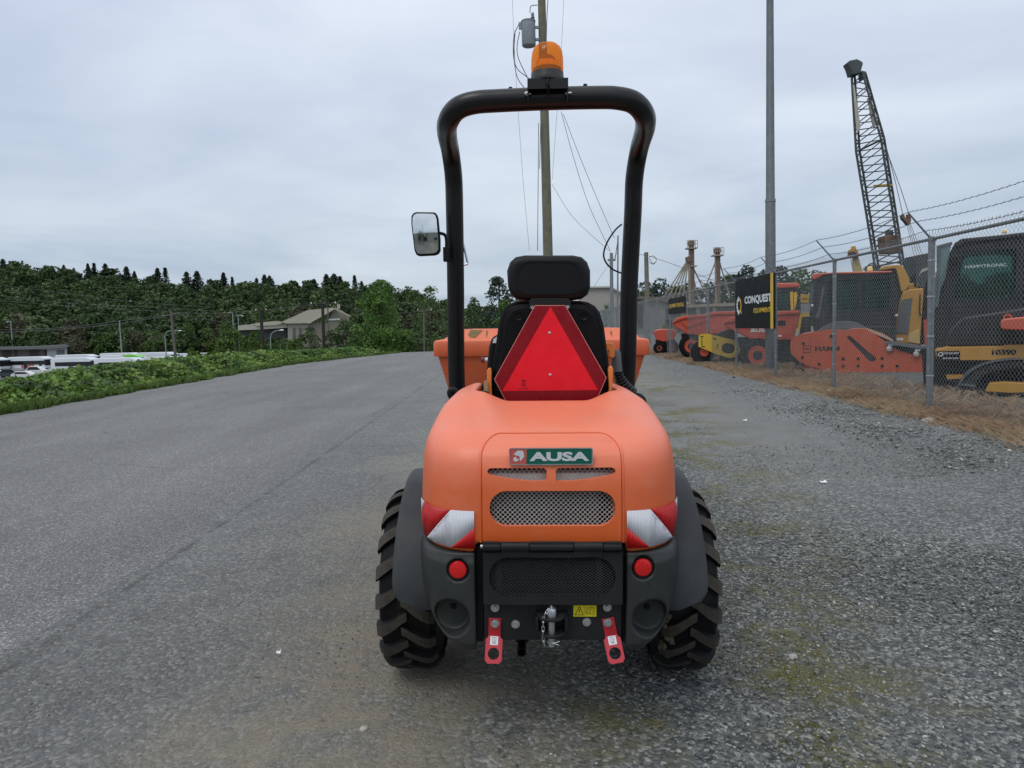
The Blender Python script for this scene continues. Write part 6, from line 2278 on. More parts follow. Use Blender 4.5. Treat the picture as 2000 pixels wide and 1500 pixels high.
def build_dumpers():
    # big orange dumper with cab, skip lettered
    y = 19.0
    face(None)
    b = at(1500, 720, y)
    t = thing('site_dumper', 'large orange dumper with red-rimmed tyre parked behind the CONQUEST banner', 'dumper', (b.x, y, -.2))
    face(t, 1500)
    MB().pxpoly([(1412, 632), (1425, 624), (1470, 616), (1520, 612), (1558, 610), (1562, 612), (1561, 624), (1556, 640), (1550, 664), (1490, 666), (1465, 662), (1440, 650), (1418, 638)], y, 1.7).build('skip', M['redor'], t, smooth=30, bevel=.03)
    MB().pxpoly([(1412, 632), (1425, 621), (1470, 612), (1520, 608), (1562, 606), (1563, 613), (1520, 616), (1470, 621), (1428, 630)], y - .05, 1.8).build('skip_lip', M['redor'], t, smooth=0, bevel=.02)
    p = at(1484, 645, y - .01)
    o = link('maker_lettering', text_mesh('AUSA', .5, .10, .002, .04, M['signwht']), t)
    o.location = p
    o.matrix_parent_inverse = Matrix.Translation(-t.location)
    MB().pxbox(1467, 641, 1474, 649, y - .012, .01).build('maker_emblem', mat('pale_emblem', (.5, .45, .25), .5), t)
    MB().pxpoly([(1519, 626), (1533, 626), (1535, 630), (1534, 635), (1519, 635)], y - .02, .015).build('skip_sticker', M['signblk'], t)
    MB().pxbox(1520, 654, 1527, 658, y - .02, .015).build('skip_label', M['white'], t)
    wheel(t, 1480, 694, 31, y - .3, .45, M['redor'], .60)
    MB().pxpoly([(1440, 660), (1558, 664), (1562, 720), (1500, 722), (1450, 700)], y + .2, 1.3).build('chassis', M['mblk'], t)
    yc = 20.4
    cab(t, [(1512, 564), (1556, 563), (1562, 612), (1560, 640), (1512, 640)], [[(1518, 570), (1543, 569), (1545, 606), (1518, 607)]], yc, 1.3, M['mblk'], M['glass'])
    MB().pxpoly([(1508, 556), (1510, 553), (1556, 552), (1562, 555), (1562, 561), (1508, 563)], yc - .08, 1.5).build('cab_roof', M['redor'], t, bevel=.03)
    for q in ([(1543, 570), (1549, 569), (1550, 605), (1545, 606)], [(1550, 572), (1556, 570), (1557, 585), (1552, 606)]):
        MB().pxpoly(q, yc - .1, .08).build('yellow_upright', M['yel2'], t)
    # yellow machine front between them
    y = 18.0
    face(None)
    b = at(1573, 600, y)
    t = thing('loader', 'yellow loader front with pale panel squeezed between dumper and roller', 'loader', (b.x, y, -.2))
    face(t, 1573)
    MB().pxbox(1564, 575, 1580, 591, y, .1).build('name_board', M['yel2'], t)
    o = link('board_lettering', text_mesh('370W', .13, .07, .001, .02, M['ink']), t)
    o.location = at(1572, 584, y - .002)
    o.matrix_parent_inverse = Matrix.Translation(-t.location)
    MB().pxbox(1564, 592, 1582, 612, y + .02, .2).build('pale_panel', mat('pale_blue_grey', (.32, .36, .38), .5), t)
    MB().pxpoly([(1563, 613), (1580, 611), (1582, 618), (1563, 620)], y - .02, .3).build('bumper_bar', M['yel2'], t)
    MB().pxpoly([(1557, 648), (1560, 624), (1563, 616), (1567, 616), (1562, 648)], y - .04, .1).build('guard_bar', M['yel2'], t)
    g = MB().pxpoly([(1563, 620), (1584, 618), (1584, 655), (1561, 655)], y, .3)
    g.build('radiator_guard', M['mblk'], t)
    # far pair of red skips
    y = 23.0
    face(None)
    b = at(1390, 680, y)
    t = thing('site_dumper', 'red skip dumper with long pointed skip, farther of the two big ones', 'dumper', (b.x, y, -.2))
    face(t, 1385)
    MB().pxpoly([(1312, 634), (1322, 624), (1335, 620), (1380, 616), (1436, 612), (1437, 640), (1400, 652), (1370, 656), (1345, 655), (1330, 645)], y, 1.6).build('skip', M['redor'], t, smooth=0, bevel=.03)
    MB().pxpoly([(1312, 632), (1322, 621), (1336, 617), (1376, 614), (1392, 609), (1436, 608), (1436, 614), (1394, 615), (1380, 619), (1338, 623), (1324, 627)], y - .05, 1.7).build('skip_lip', M['redor'], t, smooth=0, bevel=.02)
    MB().pxpoly([(1330, 628), (1380, 622), (1380, 626), (1346, 638), (1342, 640)], y - .04, .05).build('skip_rib', M['redor'], t, smooth=0)
    wheel(t, 1350, 676, 22, y - .2, .4, M['redor'], .6)
    MB().pxpoly([(1330, 652), (1436, 648), (1440, 690), (1336, 690)], y + .2, 1.2).build('chassis', M['mblk'], t)
    # small dumper farther away
    y = 27.0
    face(None)
    b = at(1302, 685, y)
    t = thing('site_dumper', 'small red dumper farthest along the fence', 'dumper', (b.x, y, -.1))
    face(t, 1300)
    MB().pxpoly([(1276, 650), (1280, 645), (1290, 643), (1315, 643), (1322, 647), (1322, 652), (1316, 664), (1296, 668), (1282, 664)], y, 1.2).build('skip', M['redor'], t, bevel=.03)
    MB().pxpoly([(1280, 664), (1318, 662), (1324, 688), (1282, 688)], y + .1, 1.0).build('chassis', M['mblk'], t)
    wheel(t, 1312, 679, 12, y - .1, .3, M['redor'], .5)
    wheel(t, 1288, 680, 10, y - .1, .3, M['redor'], .5)
    # yellow roller
    y = 20.0
    face(None)
    b = at(1405, 700, y)
    t = thing('road_roller', 'small yellow road roller with oval opening behind the thin fence posts', 'roller', (b.x, y, -.15))
    face(t, 1405)
    out = [(1364, 672), (1365, 655), (1368, 653), (1382, 652), (1400, 656), (1425, 662), (1446, 668), (1450, 672), (1451, 677), (1447, 684), (1440, 697), (1424, 699), (1400, 692), (1364, 677)]
    hole = [(1409, 684), (1410, 676), (1414, 671), (1421, 670), (1430, 672), (1434, 676), (1435, 683), (1431, 689), (1424, 691), (1414, 689)]
    pl = plate2d(px2(out, y), [px2(hole, y)], .1)
    pl.v = [(a, b_ + y, c) for a, b_, c in pl.v]
    pl.build('frame_plate', M['yel2'], t, smooth=30, bevel=.01)
    MB().pxpoly([(1366, 660), (1445, 672), (1440, 694), (1424, 696), (1370, 680)], y + .3, 1.0).build('engine_block', M['mblk'], t)
    MB().pxpoly([(1394, 655), (1408, 647), (1424, 643), (1438, 645), (1440, 666), (1424, 660), (1404, 655)], y + .1, .9).build('operator_platform', M['mblk'], t, bevel=.02)
    MB().lathe([(0, 0), (.33, 0), (.34, .02), (.34, .8), (0, .8)], at(1372, 688, y + .2), 'y', 28).build('drum', M['mblk'], t)
    MB().lathe([(0, 0), (.12, 0), (.13, .03)], at(1376, 688, y + .1), 'y', 18).build('drum_hub', M['redor'], t)
    MB().lathe([(0, 0), (.38, 0), (.38, .8), (0, .8)], at(1432, 698, y + .2), 'y', 28).build('drum', M['mblk'], t)
    for a, d in ((1371, 662), (1371, 667), (1371, 672)):
        p = at(a, d, y - .003)
        MB().bx(p.x - .018, p.x + .018, y - .004, y - .0005, p.z - .02, p.z + .02).build('vent_slot', M['mblk'], t)
    for q in ([(1368, 657), (1374, 656), (1374, 658), (1368, 659)], [(1393, 660), (1399, 661), (1399, 664), (1393, 663)], [(1401, 671), (1403, 671), (1401, 682), (1399, 682)], [(1370, 675), (1377, 677), (1377, 679), (1370, 677)]):
        MB().pxpoly(q, y - .004, .0035).build('frame_marking', M['mblk'], t, smooth=0)


build_dumpers()


def build_crane():
    face(None)
    y = 44.0
    W = .5 / 1
    # four chords measured in the picture: bottom -> knee -> tip
    bl, br_ = at(1712, 540, y), at(1768, 530, y)
    ml, mr2 = at(1672, 296, y), at(1727, 271, y)
    tl, tr_ = at(1663, 142, y), at(1690, 142, y)
    t = thing('lattice_crane', 'dark lattice crane boom leaning left, towering behind the yard machines', 'crane', (bl.x, y, -.3))
    dep = (br_ - bl).length
    def sec(l, r, d):
        v = Vector((0, d, 0))
        k = (r - l)
        # twisted square section: front-left, front-right, back-right, back-left
        sh = k * .30
        return [l, l + k * .62 - v * .5, r, l + k * .38 + v * .5]
    S_ = [(sec(bl, br_, dep), 0), (sec(ml, mr2, dep), 1), (sec(tl, tr_, dep * .3), 2)]
    mb = MB()
    for (A, _), (B, _) in zip(S_, S_[1:]):
        for a, b in zip(A, B):
            mb.tube([a, b], .068, 6)
    mb.build('boom_chords', M['crane'], t, kind='stuff')
    mb = MB()
    for (A, _), (B, _), n in ((S_[0], S_[1], 17), (S_[1], S_[2], 11)):
        for k in range(n):
            u0, u1 = k / n, (k + 1) / n
            for i in range(4):
                j = (i + 1) % 4
                a0, a1 = A[i].lerp(B[i], u0), A[i].lerp(B[i], u1)
                b0, b1 = A[j].lerp(B[j], u0), A[j].lerp(B[j], u1)
                if k % 2:
                    mb.tube([a0, b1], .032, 4, False)
                else:
                    mb.tube([b0, a1], .032, 4, False)
    mb.build('boom_lacing', M['crane'], t, smooth=0, kind='stuff')
    for A in (S_[0][0], S_[1][0], [S_[0][0][i].lerp(S_[1][0][i], .08) for i in range(4)]):
        mb = MB()
        for i in range(4):
            mb.tube([A[i], A[(i + 1) % 4]], .05, 5)
        mb.tube([A[0], A[2]], .04, 5)
        mb.build('boom_collar', M['crane'], t, smooth=0)
    MB().pxpoly([(1655, 122), (1660, 118), (1674, 115), (1684, 120), (1686, 124), (1683, 134), (1682, 142), (1664, 146), (1660, 132)], y - .3, .6).build('boom_head', M['crane'], t, bevel=.03)
    MB().pxpoly([(1684, 139), (1691, 139), (1691, 146), (1686, 156), (1682, 150)], y - .2, .4).build('head_sheave', M['crane'], t)
    MB().pxpoly([(1666, 165), (1669, 166), (1681, 248), (1674, 260), (1671, 230)], y - .3, .05).build('boom_banner', M['tan'], t, smooth=0)
    MB().pxpoly([(1694, 192), (1700, 190), (1714, 238), (1707, 252), (1703, 240)], y - .3, .05).build('boom_banner', M['tan'], t, smooth=0)
    o = MB().pxpoly([(1707, 361), (1744, 359), (1744, 363), (1707, 365)], y - .4, .1).build('boom_plank', M['yel'], t)
    MB().pxpoly([(1729, 462), (1732, 459), (1756, 459), (1761, 462), (1760, 494), (1732, 494)], y - .6, 1.0).build('winch_drum', M['rust'], t, bevel=.05)
    MB().pxpoly([(1738, 449), (1744, 449), (1746, 460), (1736, 460)], y - .3, .5).build('winch_bracket', M['crane'], t)
    # pendant ropes and hook block
    h1, h2 = at(1764, 422, y), at(1776, 420, y)
    MB().tube([at(1728, 275, y), at(1750, 360, y), h1], .02, 5, False).build('pendant_rope', M['barb'], t)
    MB().tube([at(1730, 290, y), at(1758, 365, y), h2], .02, 5, False).build('pendant_rope', M['barb'], t)
    MB().pxpoly([(1762, 420), (1766, 417), (1768, 424), (1775, 428), (1774, 418), (1779, 418), (1780, 430), (1778, 438), (1774, 440), (1768, 432), (1763, 427)], y - .15, .3).build('hook_block', M['rust'], t, bevel=.02)
    for k in range(4):
        MB().tube([at(1771 + k * 2.4, 437, y), at(1789 + k * 6.5, 515, y)], .014, 4, False).build('reeving_rope', M['rust'], t)
    MB().pxpoly([(1788, 500), (1814, 494), (1818, 520), (1815, 560), (1790, 560)], y + .3, 1.2).build('gantry', M['crane'], t)
    MB().pxpoly([(1700, 545), (1800, 540), (1820, 640), (1700, 640)], y + .5, 3).build('crane_house', M['mblk'], t)


build_crane()


def build_silos():
    face(None)
    M['silo'] = mat('weathered_pipe', (0.27, 0.235, 0.18), 0.7, var=.25, vs=1, dirt=.5, dcol=(.10, .07, .05), ds=2)
    M['conc'] = mat('weathered_concrete', (0.20, 0.20, 0.185), 0.85, var=.2, vs=.6, dirt=.6, dcol=(.09, .095, .085), ds=1.2)
    y = 90.0
    for k, (cx, top, lab, feet, apex) in enumerate((
            (1350, 473, 'taller rusty silo tower fanning many chutes, left of the pair', [(1290, 590), (1300, 592), (1311, 592), (1322, 590), (1333, 590), (1346, 590), (1366, 590), (1384, 585)], (1345, 505)),
            (1401, 487, 'shorter rusty silo tower with two chutes, right of the pair', [(1380, 555), (1424, 575)], (1402, 500)))):
        face(None)
        b = at(cx, 640, y)
        t = thing('silo_tower', lab, 'tower', (b.x, y, 0), 'rusty silo towers')
        MB().tube([(at(cx + 1, top + 4, y).x, y, 0), at(cx + 1, top + 4, y)], .30, 10).build('elevator_leg', M['rust'], t)
        MB().tube([(at(cx - 3, top + 4, y).x, y, 0), at(cx - 3, top + 4, y)], .16, 8).build('elevator_leg', M['silo'], t)
        a, c = at(cx - 10, top + 12, y), at(cx + 10, top + 12, y)
        mb = MB().bx(a.x, c.x, y - .6, y + .6, a.z - .12, a.z + .03)
        mb.build('platform', M['silo'], t)
        mb = MB()
        for zz in (.45, .9):
            mb.tube([(a.x, y - .6, a.z + zz), (c.x, y - .6, a.z + zz)], .035, 4)
        for i in range(6):
            xx = a.x + (c.x - a.x) * i / 5
            mb.tube([(xx, y - .6, a.z), (xx, y - .6, a.z + .9)], .03, 4)
        mb.build('railing', M['silo'], t, smooth=0)
        hp = at(cx, top + 4, y)
        MB().lathe([(.3, 0), (.45, .2), (.45, .6), (.25, .8), (0, .8)], (hp.x, y, hp.z - .3), 'z', 12).build('elevator_head', M['rust'], t)
        ap = at(*apex, y)
        for f in feet:
            MB().tube([ap, at(*f, y)], .09, 6).build('chute', M['silo'], t)
        if k == 0:
            a, c = at(1340, 520, y), at(1360, 520, y)
            MB().bx(a.x + .5, c.x, y - .5, y + .5, a.z - .1, a.z + .03).build('platform', M['silo'], t)
            MB().pxpoly([(1341, 502), (1346, 500), (1350, 505), (1349, 512), (1342, 511)], y - .4, .8).build('distributor', M['rust'], t)
    # old concrete buildings and walls behind the fence
    y = 84.0
    def bld(name, lab, poly, yy, th, m, cat='building', extra=None):
        face(None)
        b = at(poly[0][0], poly[-1][1], yy)
        t = thing(name, lab, cat, (b.x, yy, 0))
        face(t, (poly[0][0] + poly[2][0]) / 2)
        MB().pxpoly(poly, yy, th).build('wall', m, t, smooth=0)
        for nm, q, dy, tt, mm in (extra or []):
            MB().pxpoly(q, yy + dy, tt).build(nm, mm, t, smooth=0)
        return t
    bld('concrete_silo_block', 'weathered concrete storage block under the rusty silo towers', [(1285, 606), (1300, 600), (1420, 594), (1440, 598), (1440, 680), (1285, 680)], y, 8, M['conc'], extra=[
        ('dark_doorway', [(1296, 625), (1312, 625), (1312, 668), (1296, 668)], -.3, .2, M['void']), ('pilaster', [(1330, 603), (1337, 603), (1337, 665), (1330, 665)], -.5, .5, M['conc']),
        ('pilaster', [(1360, 601), (1367, 601), (1367, 665), (1360, 665)], -.5, .5, M['conc']), ('pilaster', [(1392, 600), (1399, 600), (1399, 665), (1392, 665)], -.5, .5, M['conc']), ('roof_edge', [(1283, 603), (1300, 597), (1440, 591), (1440, 597), (1300, 603), (1283, 608)], -.6, .6, M['silo'])])
    bld('beige_warehouse', 'beige flat wall of a warehouse right beside the seat headrest', [(1130, 562), (1192, 561), (1214, 572), (1214, 690), (1130, 690)], 75.0, 12, mat('beige_wall', (.33, .31, .28), .8, var=.06), extra=[('roof_edge', [(1130, 560), (1192, 559), (1214, 570), (1214, 573), (1192, 562), (1130, 563)], -.3, .3, M['tan'])])
    bld('low_shed', 'dark low shed roof behind the fence next to the bare wooden pole', [(1220, 585), (1260, 583), (1300, 588), (1300, 680), (1220, 680)], 78.0, 6, M['conc'], extra=[('roof', [(1216, 580), (1262, 577), (1304, 585), (1304, 590), (1262, 584), (1216, 587)], -.5, 7, M['rust']), ('dark_doorway', [(1240, 595), (1256, 595), (1256, 640), (1240, 640)], -.1, .1, M['void'])])


build_silos()


# ------------------------------------------------------------------ left background
M['buswht'] = mat('bus_white', (0.62, 0.66, 0.70), 0.4, var=.04, vs=.3)
M['busgrn'] = mat('bus_green', (0.16, 0.55, 0.04), 0.4)
M['busblk'] = mat('bus_window', (0.012, 0.014, 0.016), 0.15)
M['busred'] = mat('bus_red', (0.50, 0.07, 0.06), 0.5)
M['tarmac'] = mat('roof_grey', (0.15, 0.16, 0.16), 0.8)
M['carw'] = mat('car_white', (0.62, 0.63, 0.65), 0.3, coat=.5)
M['card'] = mat('car_dark', (0.03, 0.04, 0.045), 0.3, coat=.5)


face(None)


def make_bus(name, label, px, py, D, rot, paint, top, decal=False):
    """py: wheels' contact row; px: centre of the visible length"""
    face(None)
    p = at(px, py, D)
    t = thing(name, label, 'bus', (p.x, D, p.z), 'parked buses', world=False)
    t.rotation_euler = (0, 0, R_(rot))
    L, W, H = 12.2, 2.55, 3.15
    prof = [(-L / 2, .35), (L / 2 - .1, .35), (L / 2, .9), (L / 2 - .05, 2.0), (L / 2 - .35, 2.75), (L / 2 - 1.2, 2.95), (L / 2 - 2.0, H), (-L / 2 + .5, H), (-L / 2, H - .35)]
    MB().prism(prof, 'y', -W / 2, W / 2).build('body', paint, t, smooth=0, bevel=.12)
    if top:
        MB().prism([(L / 2 - 4.5, H - .45), (L / 2 - .15, 2.3), (L / 2 - .4, 2.8), (L / 2 - 2.0, H + .02), (L / 2 - 5.5, H + .02)], 'y', -W / 2 - .02, W / 2 + .02).build('roof_band', top, t, smooth=0)
    for s in (-1, 1):
        MB().bx(-L / 2 + 1.3, L / 2 - .5, s * W / 2 - .03, s * W / 2 + .03, 1.25, 2.2).build('side_windows', M['busblk'], t)
        for x0, x1 in ((-.8, .3), (3.9, 4.8)):
            MB().bx(x0, x1, s * W / 2 - .04, s * W / 2 + .04, .42, 1.25).build('bus_door', M['busblk'], t)
        for xx in (-3.6, 3.2):
            MB().lathe([(0, -.06), (.3, -.06), (.48, -.03), (.48, .2), (0, .2)], (xx, s * (W / 2 - .1), .48), 'y', 18).build('wheel', M['mblk'], t)
    MB().bx(L / 2 - .5, L / 2 + .05, -W / 2 - .05, W / 2 + .05, 1.0, 2.45).build('windscreen', M['busblk'], t)
    if decal:
        for x0, x1 in ((.5, 2.3), (-1.3 + .0, -.9)):
            pass
        MB().bx(.4, 2.4, -W / 2 - .05, -W / 2 - .035, .5, 1.2).build('side_poster', M['busred'], t)
        MB().bx(-1.6 + .0, -.9, -W / 2 - .05, -W / 2 - .035, .5, 1.2).build('side_poster', M['busred'], t)
    return t


BUS = [(-26, 724, 172, -16, None, 'white bus cut off by the left edge of the picture', 0),
       (62, 722, 172, -16, None, 'white bus with red side posters in front of the grey building', 1),
       (152, 716, 186, -16, None, 'white bus parked behind the one with a long blank side, second row', 0),
       (150, 725, 164, -16, None, 'white bus whose lower half hides behind bramble, just right of the poster bus', 0),
       (238, 712, 192, -16, None, 'white bus at the back of the row left of the green-roofed bus', 0),
       (243, 718, 178, -16, 'g', 'white bus with bright green front roof', 0),
       (236, 726, 160, -16, None, 'white bus in front of the green-roofed one', 0),
       (308, 711, 190, -16, None, 'white bus at the back beside the leaning wooden pole', 0),
       (330, 722, 166, -16, None, 'white bus half hidden by bramble at the leaning wooden pole', 0),
       (385, 712, 195, -16, None, 'farthest right white bus showing through the saplings', 0)]
for (px, py, D_, rot, tp, lab, dec) in BUS:
    make_bus('parked_bus', lab, px, py, D_, rot, M['buswht'], M['busgrn'] if tp else None, bool(dec))


def make_car(label, px, py, D, rot, paint, s=1.0, suv=False):
    face(None)
    p = at(px, py, D)
    t = thing('parked_car', label, 'car', (p.x, D, p.z), 'parked cars', world=False)
    t.rotation_euler = (0, 0, R_(rot))
    L, W, H = 4.5 * s, 1.8, 1.45 if not suv else 1.7
    MB().prism([(-L / 2, .3), (L / 2, .3), (L / 2, .7), (L / 2 - .2, .85), (L / 2 - 1.1, .95), (L / 2 - 1.9, H - .05), (-L / 2 + 1.0, H), (-L / 2 + .2, 1.0), (-L / 2, .85)], 'y', -W / 2, W / 2).build('body', paint, t, smooth=0, bevel=.08)
    for s_ in (-1, 1):
        MB().prism([(L / 2 - 1.3, .95), (L / 2 - 1.95, H - .14), (-L / 2 + 1.0, H - .1), (-L / 2 + .5, .98)], 'y', s_ * W / 2 - .012, s_ * W / 2 + .012).build('side_windows', M['busblk'], t)
        for xx in (-1.35, 1.35):
            MB().lathe([(0, -.04), (.2, -.04), (.33, 0), (.33, .15), (0, .15)], (xx, s_ * (W / 2 - .05), .33), 'y', 16).build('wheel', M['mblk'], t)
    return t


make_car('white car cut off at the left edge below the buses', 0, 737, 140, 5, M['carw'])
make_car('dark car parked below the poster bus', 25, 737, 138, 5, M['card'], suv=True)
make_car('white car in front, its wheels visible above the bramble', 52, 740, 130, 5, M['carw'])
make_car('white car parked behind, partly covered by the bramble top', 75, 731, 146, 5, M['carw'], suv=True)
make_car('lone white car far off between the tree and the roll bar', 822, 676, 250, 30, M['carw'])
for i, (a, b, c) in enumerate(((912, 641, M['carw']), (922, 639, M['card']), (932, 640, M['carw']), (941, 637, M['carw']))):
    make_car('%s car in the far lot seen between roll bar and seat, %s of four' % ('white' if c is M['carw'] else 'dark', ['leftmost', 'second', 'third', 'rightmost'][i]), a, b, 300 + 4 * i, 40, c)


def building(name, label, cat, D, parts, cx):
    face(None)
    p = at(*cx, D)
    t = thing(name, label, cat, (p.x, D, p.z))
    face(t, cx[0])
    for nm, poly, dy, th, m in parts:
        MB().pxpoly(poly, D + dy, th).build(nm, m, t, smooth=0)
    face(None)
    return t


brn = mat('brown_door', (.05, .038, .03), .7)
gry = mat('grey_cladding', (.13, .115, .11), .8, var=.1)
wht = mat('white_cladding', (.42, .43, .47), .7)
building('depot_building', 'long low grey depot with brown doors and white gable end behind the buses', 'building', 199, [
    ('wall', [(-60, 682), (92, 681), (92, 716), (-60, 716)], 0, 12, gry), ('end_wall', [(92, 680), (131, 677), (131, 714), (92, 716)], -.5, 12, wht),
    ('roof', [(-62, 679), (60, 677), (131, 673), (134, 675), (134, 678), (92, 682), (-62, 684)], -2, 15, M['tarmac']),
    ('door', [(5, 684), (22, 684), (22, 712), (5, 712)], -.2, .2, brn), ('door', [(58, 683), (76, 683), (76, 712), (58, 712)], -.2, .2, brn),
    ('door', [(28, 684), (34, 684), (34, 712), (28, 712)], -.2, .2, brn), ('door', [(87, 682), (92, 682), (92, 712), (87, 712)], -.2, .2, brn),
    ('door', [(-25, 684), (-8, 684), (-8, 712), (-25, 712)], -.2, .2, brn),
    ('window_frame', [(111, 684), (126, 683), (126, 694), (111, 695)], -.7, .2, M['mgrey']), ('window_pane', [(113, 686), (124, 685), (124, 693), (113, 694)], -.8, .1, M['glassl'])], (60, 716))
crm = mat('cream_roof', (.42, .40, .33), .7, var=.06)
crw = mat('tan_wall', (.25, .225, .185), .8, var=.08)
building('warehouse', 'tan warehouse with pale gabled roof and low wing left of the big tree', 'building', 150, [
    ('front_wall', [(600, 632), (640, 630), (652, 602), (668, 606), (682, 618), (682, 690), (598, 690)], .5, 14, crw),
    ('side_wall', [(562, 630), (602, 629), (602, 690), (562, 690)], 0, 14, mat('pale_wall', (.30, .28, .24), .8)),
    ('roof', [(549, 629), (600, 606), (648, 601), (656, 602), (602, 631), (560, 632)], -.6, 15, crm), ('roof_edge', [(654, 601), (684, 616), (684, 619), (654, 604), (604, 632), (600, 632)], -.9, .4, M['tan']),
    ('wing_wall', [(466, 640), (560, 634), (560, 660), (500, 662), (466, 652)], 2, 10, mat('wing_dark', (.07, .07, .07), .8)), ('wing_roof', [(465, 636), (500, 632), (560, 628), (562, 640), (515, 643), (466, 645)], .5, 13, crm),
    ('wing_roof', [(498, 631), (538, 627), (562, 629), (540, 635), (500, 637)], .2, 4, crm),
    ('window_frame', [(640, 623), (664, 622), (664, 625), (640, 626)], .2, .2, M['white']),
    ('door', [(572, 640), (577, 640), (577, 660), (572, 660)], -.2, .2, M['mgrey']), ('door', [(584, 640), (589, 640), (589, 660), (584, 660)], -.2, .2, M['mgrey']),
    ('roof_vent', [(659, 594), (664, 594), (664, 603), (659, 603)], 3, 1, M['tan'])], (600, 690))


def pole(label, px0, py0, px1, py1, D, r, m, arm=None, lamp=None, cat='pole', name='utility_pole'):
    b, t1 = at(px0, py0, D), at(px1, py1, D)
    t = thing(name, label, cat, tuple(b))
    b2 = b - (t1 - b).normalized() * 3
    MB().tube([b2, t1], [r, r * .75], 8).build('pole_shaft', m, t)
    if arm:
        for a0, a1 in arm:
            MB().tube([at(*a0, D), at(*a1, D)], r * .45, 6).build('crossarm', m, t)
            for q in (a0, a1):
                c = at(*q, D)
                MB().lathe([(0, 0), (.06, .02), (.04, .1), (.06, .13), (0, .18)], c, 'z', 8).build('insulator', M['white'], t)
    if lamp:
        P = catmull([at(a, b_, D) for a, b_ in lamp], 5)
        MB().tube(P, r * .7, 6).build('lamp_arm', m, t)
        e = P[-1]
        MB().lathe([(0, -.06), (.28, -.04), (.3, .02), (.12, .1), (0, .1)], e, 'z', 12).build('lamp_head', M['white'], t)
    return t


w1 = mat('old_pole_wood', (.13, .115, .10), .85)
w2 = mat('dark_pole_wood', (.03, .026, .024), .85)
gl = mat('pale_lamp_steel', (.22, .27, .27), .6)
pole('leaning wooden power pole with crossarm in front of the buses', 343, 700, 334, 608, 120, .26, w1, [((318, 617), (350, 612))])
pole('dark pole trunk rising from the saplings left of the warehouse', 516, 706, 509, 604, 70, .20, w2, [((500, 607), (519, 606))])
pole('dark wooden power pole standing in front of the warehouse', 633, 690, 630, 595, 62, .17, w2, [((608, 594), (655, 593)), ((618, 597), (645, 597))])
pole('pale thin pole just right of the dark power pole', 645, 690, 640, 600, 80, .10, w1)
pole('distant wooden pole with crossarm between the big tree and the roll bar', 829, 694, 828, 607, 85, .12, w1, [((816, 606), (842, 606))])
pole('floodlight post above the grey depot at the left', 25, 680, 21, 628, 215, .18, gl, None, [(22, 628), (18, 628), (14, 629)], 'lamp post', 'lamp_post')
pole('slim pale lamp post above the bus row', 238, 692, 233, 626, 195, .17, gl, None, None, 'lamp post', 'lamp_post')
pole('curved street lamp beside the leaning wooden pole', 326, 712, 322, 655, 125, .11, gl, None, [(322, 655), (326, 648), (338, 646), (352, 646)], 'lamp post', 'lamp_post')
pole('tall lamp post with single head above the saplings', 458, 668, 454, 611, 160, .14, gl, None, [(454, 611), (450, 610), (447, 611)], 'lamp post', 'lamp_post')
pole('twin-armed lamp post left of the warehouse wing', 467, 672, 465, 617, 165, .13, gl, None, [(465, 617), (470, 615), (473, 617)], 'lamp post', 'lamp_post')
pole('curved green-grey street lamp left of the bright bush', 530, 702, 528, 660, 90, .09, gl, None, [(528, 660), (531, 651), (540, 646), (550, 645)], 'lamp post', 'lamp_post')

for i, (pts, D_, r, lab) in enumerate([
        ([(-10, 645), (120, 640), (240, 626), (320, 616)], 120, .04, 'lower black cable sweeping up to the leaning wooden pole'),
        ([(-10, 650), (120, 643), (240, 631), (320, 618)], 121, .04, 'lowest black cable sweeping up to the leaning wooden pole'),
        ([(-10, 556), (120, 572), (260, 589), (420, 601)], 125, .025, 'highest thin wire crossing in front of the wooded hill'),
        ([(-10, 576), (120, 591), (260, 598), (420, 608)], 126, .025, 'second thin wire crossing in front of the wooded hill'),
        ([(-10, 586), (120, 597), (240, 604), (334, 609)], 127, .025, 'third thin wire crossing in front of the wooded hill'),
        ([(336, 611), (420, 612), (510, 606), (610, 595)], 100, .03, 'black cable from the leaning pole to the dark power pole'),
        ([(350, 614), (430, 628), (500, 636)], 110, .025, 'thin wire descending right from the leaning pole'),
        ([(656, 594), (740, 612), (828, 608)], 80, .02, 'wire passing before the big leafy tree')]):
    o = MB().tube(catmull([at(a, b, D_) for a, b in pts], 6), r, 4, False).build('overhead_wire', M['barb'])
    tag(o, lab, 'wire')

# ------------------------------------------------------------------ trees one can tell apart


def pxtree(name, label, px, ptop, pbot, wpx, D, n, leafpx, lm, seed, kind='d', z0=0.12, group=None, lobes=16, cat='tree'):
    a, b = at(px, ptop, D), at(px, pbot, D)
    h = a.z - b.z
    w = wpx / FPX * D
    return tree(name, label, a.x, D, h, w, n, leafpx / FPX * D, lm, seed, kind, z0, group, cat, lobes, z=b.z)


